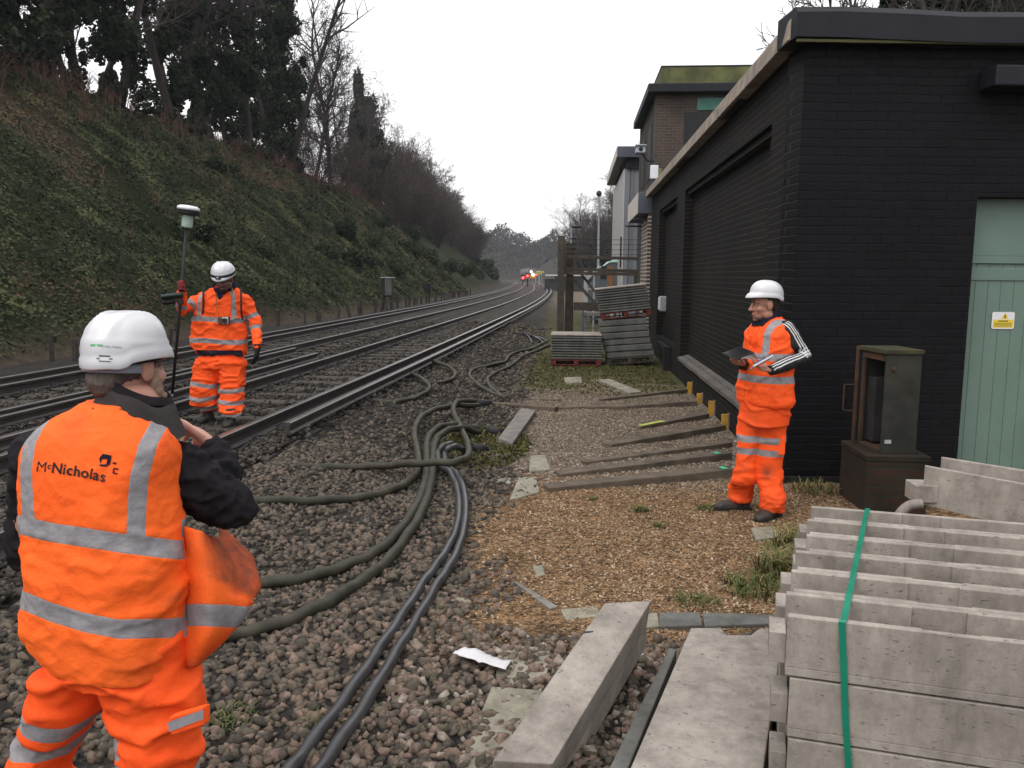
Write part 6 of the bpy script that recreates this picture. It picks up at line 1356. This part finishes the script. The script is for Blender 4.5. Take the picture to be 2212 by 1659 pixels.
def bandB(V, N):
    c = V - np.array(tl); u = c @ np.array(r); z = V[:, 2]; out = np.full(len(V), -1.0)
    def segd(a, b):
        ab = np.array(b - a); t = np.clip(((V - np.array(a)) @ ab) / (ab @ ab), 0, 1); q = np.array(a) + t[:, None] * ab; return np.linalg.norm(V - q, axis=1), t
    dR1, _ = segd(SR, ER); dR2, _ = segd(ER, WR); dL1, tL1 = segd(SL, EL); dL2, tL2 = segd(EL, WL); arm = (np.minimum(dR1, dR2) < .1) & (np.abs(u) > .235) | (np.minimum(dL1, dL2) < .1) & (np.abs(u) > .235)
    tor = ~arm; zb = lambda y: DY(480, y, YB - .15).z
    for y in (691, 738): out = np.maximum(out, np.where(tor, .028 - np.abs(z - zb(y) - .012 * np.sin(u * 9)), -1))
    for s_ in (-.195, .195): out = np.maximum(out, np.where(tor & (z > zb(691)), .024 - np.abs(u - s_ * (1 - .25 * np.clip((z - zb(640)) / .1, 0, 1))), -1))
    al = lambda a, b, t0: .024 - np.abs(((V - np.array(a)) @ np.array((b - a).normalized())) - (b - a).length * t0)
    out = np.maximum(out, np.where(arm & (u < 0) & (dL1 < .11), al(SL, EL, .72), -1)); out = np.maximum(out, np.where(arm & (u < 0) & (dL2 < .1), al(EL, WL, .28), -1))
    out = np.maximum(out, np.where(arm & (u > 0) & (dR1 < .11), al(SR, ER, .55), -1)); out = np.maximum(out, np.where(arm & (u > 0) & (dR2 < .1), al(ER, WR, .35), -1)); return out
garment('hi_vis_jacket', jb_, .011, M['hv2'], tB, 4, [(.016, (4, 4, 8), 3, None), (.006, (10, 10, 14), 8, None)], {'refl': bandB, 'dark': lambda V, N: np.where(np.abs((V - np.array(tl)) @ np.array(r)) < .26, DY(480, 757, YB - .15).z - V[:, 2], -1), 'grime': lambda V, N: np.zeros(len(V))})
tb = MB(); aL, aR = Vector((-4.22, 9.22, GB + .12)), Vector((-3.84, 8.95, GB + .1))       # image left, image right
tb.loft([bring(440, 520, 762, .10), bring(426, 530, 776, .135), bring(418, 531, 795, .14)], 28)
tb.loft([bring(420, 480, 780, .13), bring(417, 474, 805, .125), bring(416, 469, 840, .11, .02), bring(411, 467, 875, .105, -.02), (aL + Z_ * .07, r * .115, h * .115), (aL - Z_ * .015, r * .10, h * .105)], 24, True, 4)
tb.loft([bring(466, 532, 780, .13), bring(473, 531, 805, .125), bring(476, 529, 845, .11, .02), bring(477, 527, 885, .105, .04), (aR + Z_ * .08, r * .115, h * .115), (aR - Z_ * .005, r * .10, h * .105)], 24, True, 4)
def bandBT(V, N):
    u = (V - np.array(tl)) @ np.array(r); z = V[:, 2]; lf = u > ((DY(472, 800, YB) - tl).dot(r)); out = np.full(len(V), -1.0); zb = lambda y, Y: DY(480, y, Y).z
    for y in (833, 862, 886): out = np.maximum(out, np.where(lf, .026 - np.abs(z - zb(y, YB - .08) - .015 * np.sin(u * 14 + y)), -1))
    for y in (845, 871, 896): out = np.maximum(out, np.where(~lf, .026 - np.abs(z - zb(y, YB - .12) + .06 * (u + .02) + .012 * np.sin(u * 12 + y)), -1))
    return out
garment('hi_vis_trousers', tb, .011, M['hv2'], tB, 4, [(.018, (3, 3, 9), 21, None), (.008, (8, 8, 16), 5, None)], {'refl': bandBT, 'dark': lambda V, N: np.full(len(V), -1.0), 'grime': lambda V, N: np.clip((.55 - V[:, 2]) * .5, 0, .25)})
for a_, d_ in ((aL, Vector((-.1, -1, 0))), (aR, Vector((.12, -1, 0)))): build_boot(tB, a_, d_, GB - .01)
mH = frame(h, R(24)); hc = DY(484, 604, 8.98); P = head(B.body, hc, mH, 1.05); face_bits(tB, P, mH, 1.05, 'hair')
k = MB(); k.ell(P(0, .082, -.085), (.034, .022, .026), mH); k.tube([P(-.03, .09, -.052), P(0, .1, -.042), P(.03, .09, -.052)], .006, 6); V, N, F = remesh(k, .006, 2); npmesh('beard', V, F, M['hair'], tB, smooth=True)
cc = DY(484, 626, 9.1); B.body.loft([(hc + mH @ Vector((0, -.03, -.05)), r * .062, h * .066), (cc, r * .068, h * .07), (cc - Z_ * .08, r * .12, h * .09)], 18); B.body.loft([(cc - Z_ * .06, r * .12, h * .09), (cc - Z_ * .14, r * .19, h * .11), (cc - Z_ * .45, r * .17, h * .12), (tl + Z_ * .85, r * .165, h * .12)], 20)
for a_, s_ in ((aL, .09), (aR, -.09)): limb(B.body, [tl + Z_ * .86 + r * s_, (tl + Z_ * .48 + r * s_).lerp(a_, .25), a_ + Z_ * .03 - h * .02, a_ - Z_ * .05], [.06, .03, .028, .028])
limb(B.body, [SR, ER, WR], [.05, .045, .033]); limb(B.body, [SL, EL, WL], [.05, .045, .033]); V, N, F = remesh(B.body, .007, 3); npmesh('body', V, F, M['skin3'], tB, smooth=True)
POLE_T, POLE_B = DY(403.5, 492, 8.78), DY(371, 862, 8.78); pd = (POLE_B - POLE_T).normalized(); tcl = (DY(391, 620, 8.78).z - POLE_T.z) / pd.z; HP = POLE_T + pd * tcl
gl = MB(); hf_ = (HP - WR); hand(gl, HP + Vector((-.035, .055, -.012)), Vector((.25, -1, .35)), Vector((1, .2, 0)), -1, (1.15, 1.2, 1.2, 1.25), 1.12, (.6, .35, .9), 1.35, .3); gl.tube([WR, HP + Vector((-.03, .06, -.015))], [.042, .04], 12)
V, N, F = remesh(gl, .006, 2); npmesh('red_glove', V, F, M['redglove'], tB, smooth=True)
gl = MB(); hand(gl, WL - Z_ * .03, Vector((-.05, -.25, -1)), Vector((-.9, 0, 0)) * 1, 1, (.35, .4, .45, .5), 1.08, (.7, .5, .2), 1.25); gl.tube([WL + Z_ * .03, WL - Z_ * .04], [.048, .042], 12); V, N, F = remesh(gl, .006, 2); npmesh('dark_glove', V, F, M['darkglove'], tB, smooth=True)
hm = helmet(tB, hc + mH @ Vector((0, -.008, .045)), frame(h, R(20)), .15, .128, .155, .03)
k = MB(); mm = frame(h, R(20)); c0 = hc + mH @ Vector((0, -.006, .072)); k.loft([(c0, mm @ Vector((.1345, 0, 0)), mm @ Vector((0, .163, 0))), (c0 + mm @ Vector((0, 0, .014)), mm @ Vector((.133, 0, 0)), mm @ Vector((0, .158, 0))), (c0 + mm @ Vector((0, -.002, .028)), mm @ Vector((.13, 0, 0)), mm @ Vector((0, .153, 0)))], 36, False); b_ = k.build('headlamp_strap', M['black'], None, True); b_.parent = hm
k = MB(); k.box(c0 + mm @ Vector((0, .165, .012)), (.06, .035, .04), mm); b_ = k.build('headlamp', M['iron'], None, bevel=.008); b_.parent = hm; k = MB(); k.ell(c0 + mm @ Vector((0, .184, .012)), (.014, .006, .014), mm, 12, 8); g_ = k.build('headlamp_lens', M['galv'], None, True); g_.parent = hm
# navy collar, red layer, straps
k = MB(); n_ = 32; vs = []
for a, b, z, o in ((.155, .12, -.065, 0), (.150, .118, .0, .0), (.135, .11, .055, -.01), (.128, .105, .05, -.01), (.12, .10, -.03, 0)):
    for q in range(n_):
        an = 2 * math.pi * q / n_; ca, sa = math.cos(an), math.sin(an); vs.append(cc + r * a * ca + h * (b * sa + o - .0) + Z_ * (z + .03 - .085 * max(0, sa) ** 2 * (z > -.05)))
k.add(vs, [(i * n_ + q, i * n_ + (q + 1) % n_, (i + 1) * n_ + (q + 1) % n_, (i + 1) * n_ + q) for i in range(4) for q in range(n_)]); k.build('navy_collar', M['navy'], tB, smooth=True)
k = MB(); k.prism([(-.07, .03), (.07, .03), (.0, -.12)], cc + h * .135 - Z_ * .01, r, Z_, h, .012); k.build('navy_placket', M['navy'], tB, fix=True); k = MB(); k.loft([(cc + h * .05 + Z_ * .0, r * .085, h * .075), (cc + h * .05 + Z_ * .05, r * .075, h * .07)], 24); k.build('red_shirt', M['redcloth'], tB, smooth=True)
for s_ in (-1, 1): k = MB(); k.tube(spline([DY(480 - s_ * 40, 622, 9.02), DY(480 - s_ * 41, 640, 8.955), DY(480 - s_ * 41, 668, 8.935), DY(480 - s_ * 44, 690, 8.97)], 5), .011, 6); k.build('rucksack_strap', M['black'], tB, smooth=True)
# camera on its strap
cp = DY(484, 692, 8.90); cm = thing('compact_camera', 'small silver lensed camera in a brown case hanging on the chest of the walking worker', 'camera', tuple(cp), world=True)
MB().box(cp, (.125, .055, .085)).build('case', plain('brown_leather', (.13, .06, .03), (.08, .04, .02), 20, .5, .2), cm, bevel=.012); MB().box(cp + Vector((.03, -.036, 0)), (.07, .02, .075)).build('body', M['galv'], cm, bevel=.008); k = MB(); k.tube([cp + Vector((.03, -.045, .0)), cp + Vector((.03, -.075, 0))], .027, 16); k.build('lens', M['black'], cm)
for s_ in (-1, 1): k = MB(); k.tube(spline([cp + Vector((s_ * .055, 0, .04)), DY(484 + s_ * 16, 665, 8.91), DY(484 + s_ * 17, 640, 8.93), DY(484 + s_ * 18, 622, 9.0)], 5), .006, 6); k.build('strap', plain('tan_strap', (.3, .12, .04), None, 9, .7, 0), cm)
# surveying pole
sp_ = thing('surveying_pole', 'dark surveying pole with a round white receiver on top and a handheld controller clamped on', 'surveying pole', tuple(POLE_B), world=True)
k = MB(); k.tube([POLE_T, POLE_B - pd * .06], .0165, 10); k.build('pole', M['black'], sp_, smooth=True); k = MB(); k.tube([POLE_B - pd * .06, POLE_B + pd * .02], [.016, .002], 10); k.build('tip', M['galv'], sp_)
up = -pd; rc = POLE_T
k = MB(); k.tube([rc, rc + up * .012, rc + up * .10, rc + up * .135], [.045, .056, .058, .050], 20); M['rcv'] = plain('pale_green_plastic', (.40, .50, .44), (.3, .4, .34), 5, .4, 0); k.build('receiver_body', M['rcv'], sp_, smooth=False)
k = MB(); k.tube([rc + up * .135, rc + up * .15, rc + up * .185, rc + up * .19], [.075, .118, .121, .11], 32); k.build('receiver_rim', M['black'], sp_); k = MB(); k.tube([rc + up * .191, rc + up * .215, rc + up * .235, rc + up * .24], [.117, .116, .085, .01], 32); k.build('receiver_dome', M['whiteplastic'], sp_, smooth=True)
ct = DY(376, 642, 8.74); mC = frame(Vector((.35, -.94, 0)), R(-25), R(8)); M['ctl'] = plain('dark_green_plastic', (.035, .06, .05), (.02, .035, .03), 8, .5, .1)
k = MB(); k.box(ct + Vector((-.02, 0, .01)), (.23, .10, .035), mC); k.build('controller', M['ctl'], sp_, bevel=.012); k = MB(); k.box(ct + Vector((-.02, 0, .01)) + mC @ Vector((0, .0, .019)), (.13, .075, .004), mC); k.build('screen', M['black'], sp_); k = MB(); k.box(ct + Vector((-.07, .01, -.05)), (.13, .07, .05), mC); k.build('battery_grip', M['black'], sp_, bevel=.015)
q = POLE_T + pd * (tcl + .16); k = MB(); k.box(q, (.06, .05, .05)); k.bar(q, ct - Z_ * .03, .025, .03); k.build('clamp', M['iron'], sp_, bevel=.006)

# ------------------------------------------------------------------ worker with the tablet, in profile
YC = 6.5
Cc = Person('worker with striped black sleeves standing by the black wall with tablet and notepad', (1.45, 6.5, 0), R(245), 'skin2'); h, r = Cc.h, Cc.r; tC = Cc.t; tl = Vector(Cc.t.location)
FW, FD = .235, .155
def kring(xl, xr, y, ratio=1.45, dy=0):       # rings seen obliquely: a = ratio*b
    p, q = DY(xl, y, YC), DY(xr, y, YC); hw = (q - p).length / 2; b = hw / math.sqrt((ratio * r.x) ** 2 + h.x ** 2); return ((p + q) / 2 + h * dy, r * b * ratio, h * b)
vb = MB(); vb.loft([kring(1601, 1704, 874), kring(1597, 1707, 862), kring(1598, 1706, 830), kring(1604, 1708, 795, 1.3), kring(1609, 1711, 765, 1.3), kring(1612, 1710, 735, 1.35), kring(1617, 1707, 716, 1.4), kring(1626, 1702, 702, 1.35), kring(1638, 1694, 692, 1.25), kring(1646, 1688, 686, 1.15)], 40, True, 5, 2.3)
uC = lambda V: (V - np.array(tl)) @ np.array(r)
def bandC(V, N):
    u = uC(V); z = V[:, 2]; fz = (V - np.array(tl)) @ np.array(h); out = np.full(len(V), -1.0); zb = lambda y: DY(1650, y, YC - .12).z
    for y in (770, 818): out = np.maximum(out, .027 - np.abs(z - zb(y)))
    for s_ in (-.155, .155): out = np.maximum(out, np.where(z > zb(770), .026 - np.abs(u - s_), -1))
    return out
def zipC(V, N):
    u = uC(V); fr = (N @ np.array(h)) > .3; return np.where(fr, .007 - np.abs(u - .0), -1)
garment('hi_vis_vest', vb, .009, M['hv2'], tC, 5, [(.010, (4, 4, 7), 31, None), (.004, (10, 10, 12), 4, None)], {'refl': bandC, 'dark': lambda V, N: np.full(len(V), -1.0), 'grime': lambda V, N: np.clip(zipC(V, N) * 90, 0, .6)})
k = MB(); 
for y0, y1, xa, xb in ((722, 740, 1614, 1630), (752, 762, 1612, 1628)): k.box(DY((xa + xb) / 2, (y0 + y1) / 2, 6.36), (.05, .012, .055), frame(h))
k.build('chest_pocket', M['hv2'], tC, bevel=.006)
sb = MB(); SLc, ELc, WLc = DY(1697, 716, 6.40), DY(1735, 772, 6.36), DY(1668, 799, 6.14); SRc, ERc, WRc = DY(1632, 716, 6.68), DY(1618, 790, 6.74), DY(1605, 786, 6.42)
limb(sb, [SLc, SLc.lerp(ELc, .5), ELc, ELc.lerp(WLc, .5), WLc], [.082, .074, .062, .052, .042]); sb.ell(ELc, (.06, .06, .06)); limb(sb, [SRc, SRc.lerp(ERc, .5), ERc, ERc.lerp(WRc, .5), WRc], [.07, .062, .056, .048, .04])
def stripesC(V, N):
    out = np.full(len(V), -1.0); axis = []
    for a, b, wd_ in ((SLc, ELc, 1.0), (ELc, WLc, .9)):
        ab = np.array(b - a); L_ = np.linalg.norm(ab); d = ab / L_; c = V - np.array(a); t = c @ d; rad = c - t[:, None] * d
        ref = np.array(_f) * -1.0 + np.array((0.35, 0, .35)) if a is SLc else np.array((-.05, -.8, .65)); ref = ref - d * (ref @ d); ref /= np.linalg.norm(ref); sd = np.cross(d, ref)
        x = rad @ sd; f_ = rad @ ref; ok = (t > -.06) & (t < L_ + .02) & (f_ > .02) & (np.linalg.norm(rad, axis=1) < .12)
        for s_ in (-.021, 0, .021): out = np.maximum(out, np.where(ok, .0046 - np.abs(x - s_), -1))
    return out
garment('striped_sleeves', sb, .0062, M['striped'], tC, 4, [(.005, (9, 9, 9), 3, None)], {'stripe': stripesC})
tb = MB(); aF, aN = Vector((1.36, 6.62, .12)), Vector((1.565, 6.42, .105))       # far and near ankle
tb.loft([kring(1600, 1704, 860, 1.2), kring(1598, 1704, 890, 1.2), kring(1596, 1702, 915, 1.15)], 28)
tb.loft([kring(1596, 1672, 895, 1.0), kring(1592, 1648, 940, 1.0), kring(1590, 1636, 985, 1.0), kring(1582, 1631, 1035, 1.0), (aF + Z_ * .06, r * .092, h * .10), (aF + Z_ * -.05, r * .085, h * .095)], 24, True, 4)
tb.loft([kring(1626, 1704, 895, 1.0), kring(1628, 1697, 940, 1.0), kring(1631, 1692, 985, 1.0), kring(1632, 1690, 1035, 1.0), (aN + Z_ * .07, r * .095, h * .10), (aN + Z_ * -.05, r * .085, h * .095)], 24, True, 4)
def bandCT(V, N):
    z = V[:, 2]; out = np.full(len(V), -1.0); nearleg = V[:, 1] < 6.52
    for y in (947, 974): 
        zf, zn = DY(1610, y - 3, YC).z, DY(1660, y + 5, YC - .08).z; out = np.maximum(out, .026 - np.abs(z - np.where(V[:, 0] > 1.44, zn, zf)))
    return out
def grC(V, N):
    g = np.clip((.35 - V[:, 2]) * 1.0, 0, .3)
    for x, y, rad, a in ((1655, 1020, .05, .9), (1635, 905, .12, .35), (1600, 1010, .06, .35), (1665, 925, .05, .3)):
        p = np.array(DY(x, y, YC - .1)); g = np.maximum(g, a * np.exp(-((V - p) ** 2).sum(1) / rad ** 2))
    return g
garment('hi_vis_trousers', tb, .009, M['hv2'], tC, 5, [(.012, (3.5, 3.5, 7), 14, None), (.008, (8, 8, 16), 7, lambda V: np.clip((.45 - V[:, 2]) / .3, .2, 1))], {'refl': bandCT, 'dark': lambda V, N: np.full(len(V), -1.0), 'grime': grC})
k = MB(); k.box(DY(1680, 962, 6.405), (.03, .11, .15), frame(Vector((-.97, .25, 0)), 0, 0)); k.build('thigh_pocket', M['hv2'], tC, bevel=.012)
for a_, d_ in ((aF, Vector((-1, -.1, 0))), (aN, Vector((-.72, -.7, 0)))): build_boot(tC, a_, d_, 0.0)
hh = Vector((-.97, -.22, 0)).normalized(); mH = frame(hh, R(4)); hc = DY(1652, 660, 6.46); P = head(Cc.body, hc, mH, 1.05); face_bits(tC, P, mH, 1.05, 'hair')
cc = DY(1660, 690, 6.5); Cc.body.loft([(hc + mH @ Vector((0, -.03, -.05)), r * .06, h * .062), (cc, r * .068, h * .07), (cc - Z_ * .07, r * .12, h * .09)], 18); Cc.body.loft([(cc - Z_ * .05, r * .12, h * .08), (cc - Z_ * .14, r * .18, h * .10), (cc - Z_ * .45, r * .16, h * .11), (tl + Z_ * .85, r * .15, h * .11)], 20)
for a_, s_ in ((aN, -.09), (aF, .09)): limb(Cc.body, [(tl + Z_ * .86).lerp(Vector((a_.x, a_.y, .86)), .6), Vector((a_.x, 6.515, .48)), Vector((a_.x, a_.y + .04, .2)), a_ - Z_ * .05 + h * .02], [.05, .03, .028, .028])
limb(Cc.body, [SLc, ELc, WLc], [.045, .04, .03]); limb(Cc.body, [SRc, ERc, WRc], [.045, .04, .03])
hand(Cc.body, WRc, Vector((-.75, -.62, .18)), Vector((.1, -.05, 1)), -1, (.55, .55, .6, .65), 1.05, (.75, .35, .35), 1.05)
hand(Cc.body, WLc, Vector((-.93, -.1, .12)), Vector((0, -.25, 1)), 1, (.5, .5, .55, .6), 1.05, (.7, .45, .5), 1.05)
V, N, F = remesh(Cc.body, .0055, 3); npmesh('body', V, F, M['skin2'], tC, smooth=True)
k = MB(); k.ell(hc + mH @ Vector((0, -.022, .035)), (.083, .098, .088), mH, 20, 14); k.ell(hc + mH @ Vector((0, -.07, -.02)), (.055, .04, .05), mH, 16, 12); V, N, F = remesh(k, .006, 2); npmesh('hair', V, F, M['hair'], tC, smooth=True)
k = MB(); k.ell(hc + mH @ Vector((0, .052, -.085)), (.049, .044, .027), mH); k.ell(hc + mH @ Vector((0, .02, -.075)), (.063, .045, .03), mH); V, N, F = remesh(k, .005, 2); npmesh('stubble', V, F, plain('stubble', (.17, .10, .075), (.11, .065, .05), 120, .8, .4, .002), tC, smooth=True)
helmet(tC, hc + mH @ Vector((0, -.012, .05)), frame(hh, R(-4)), .128, .112, .142, .030, ridges=False)
k = MB(); n_ = 32; vs = []
for a, b, z in ((.115, .105, -.06), (.10, .10, -.02), (.09, .10, .03), (.082, .094, .052), (.07, .075, .03)):
    for q in range(n_):
        an = 2 * math.pi * q / n_; ca, sa = math.cos(an), math.sin(an); vs.append(cc + h * .02 + r * a * ca + h * b * sa + Z_ * (z + .012 + .008 * math.sin(an * 3 + z * 60)))
k.add(vs, [(i * n_ + q, i * n_ + (q + 1) % n_, (i + 1) * n_ + (q + 1) % n_, (i + 1) * n_ + q) for i in range(4) for q in range(n_)]); k.build('navy_snood', M['navy'], tC, smooth=True)
k = MB(); vs = []
for a, b, z in ((.125, .11, -.05), (.112, .10, -.01), (.10, .09, .04), (.094, .084, .036), (.1, .09, -.03)):
    for q in range(n_):
        an = 2 * math.pi * q / n_; ca, sa = math.cos(an), math.sin(an); vs.append(cc - h * .012 + r * a * ca + h * b * sa + Z_ * (z - .02 - .11 * max(0, sa) ** 1.5 * (z > -.04)))
k.add(vs, [(i * n_ + q, i * n_ + (q + 1) % n_, (i + 1) * n_ + (q + 1) % n_, (i + 1) * n_ + q) for i in range(4) for q in range(n_)]); co_ = k.build('vest_collar', M['hv2'], tC, smooth=True)
for o in (co_,): 
    for nm in ('refl', 'dark'): at = o.data.attributes.new(nm, 'FLOAT', 'POINT'); at.data.foreach_set('value', [-1.0] * len(o.data.vertices))
for nm in ('chest_pocket', 'thigh_pocket', 'pocket_flap'):
    o = bpy.data.objects[nm]
    for q in ('refl', 'dark'): at = o.data.attributes.new(q, 'FLOAT', 'POINT'); at.data.foreach_set('value', [-1.0] * len(o.data.vertices))
# things in the hands
tc = DY(1594, 763, 6.20); ti = thing('tablet', 'black tablet held out in the right hand of the worker by the black wall', 'tablet', tuple(tc), world=True); mT = frame(Vector((-.8, -.6, 0)), R(12), R(-14))
k = MB(); k.box(tc, (.135, .20, .014), mT); k.build('case', M['black'], ti, bevel=.006); k = MB(); k.box(tc + mT @ Vector((0, 0, .0085)), (.115, .17, .002), mT); k.build('screen', plain('dark_glass', (.02, .02, .022), None, 3, .12, 0, spec=.6), ti)
nc_ = DY(1645, 783, 6.07); no = thing('notepad', 'white notepad in the left hand of the worker with the tablet', 'notepad', tuple(nc_), world=True); mN = frame(Vector((-.95, -.2, 0)), R(28), R(22)); k = MB(); k.box(nc_, (.115, .165, .012), mN); k.build('pad', M['paper'], no, bevel=.002); k = MB(); k.box(nc_ + mN @ Vector((0, .03, .0065)), (.118, .06, .001), mN); k.build('cover_flap', M['whiteplastic'], no)
pn = thing('pen', 'blue pen lying across the white notepad', 'pen', tuple(nc_), world=True); k = MB(); k.tube([nc_ + mN @ Vector((-.03, .05, .014)), nc_ + mN @ Vector((.02, -.05, .014))], .0045, 8); k.build('barrel', plain('blue_plastic', (.03, .05, .3), None, 4, .3, 0), pn)
# ------------------------------------------------------------------ damp air down the valley
hz = MB().b2((-140, -8, -1.5), (150, 480, 46)).build('haze', None); hz.data.materials.clear()
hm_ = bpy.data.materials.new('valley_haze'); hm_.use_nodes = True; t_ = hm_.node_tree; t_.nodes.remove(t_.nodes['Principled BSDF']); pv = t_.nodes.new('ShaderNodeVolumePrincipled')
pv.inputs['Color'].default_value = (.90, .93, 1.0, 1); pv.inputs['Density'].default_value = .0003; t_.links.new(pv.outputs[0], t_.nodes['Material Output'].inputs['Volume']); hz.data.materials.append(hm_); tag(hz, kind='stuff')
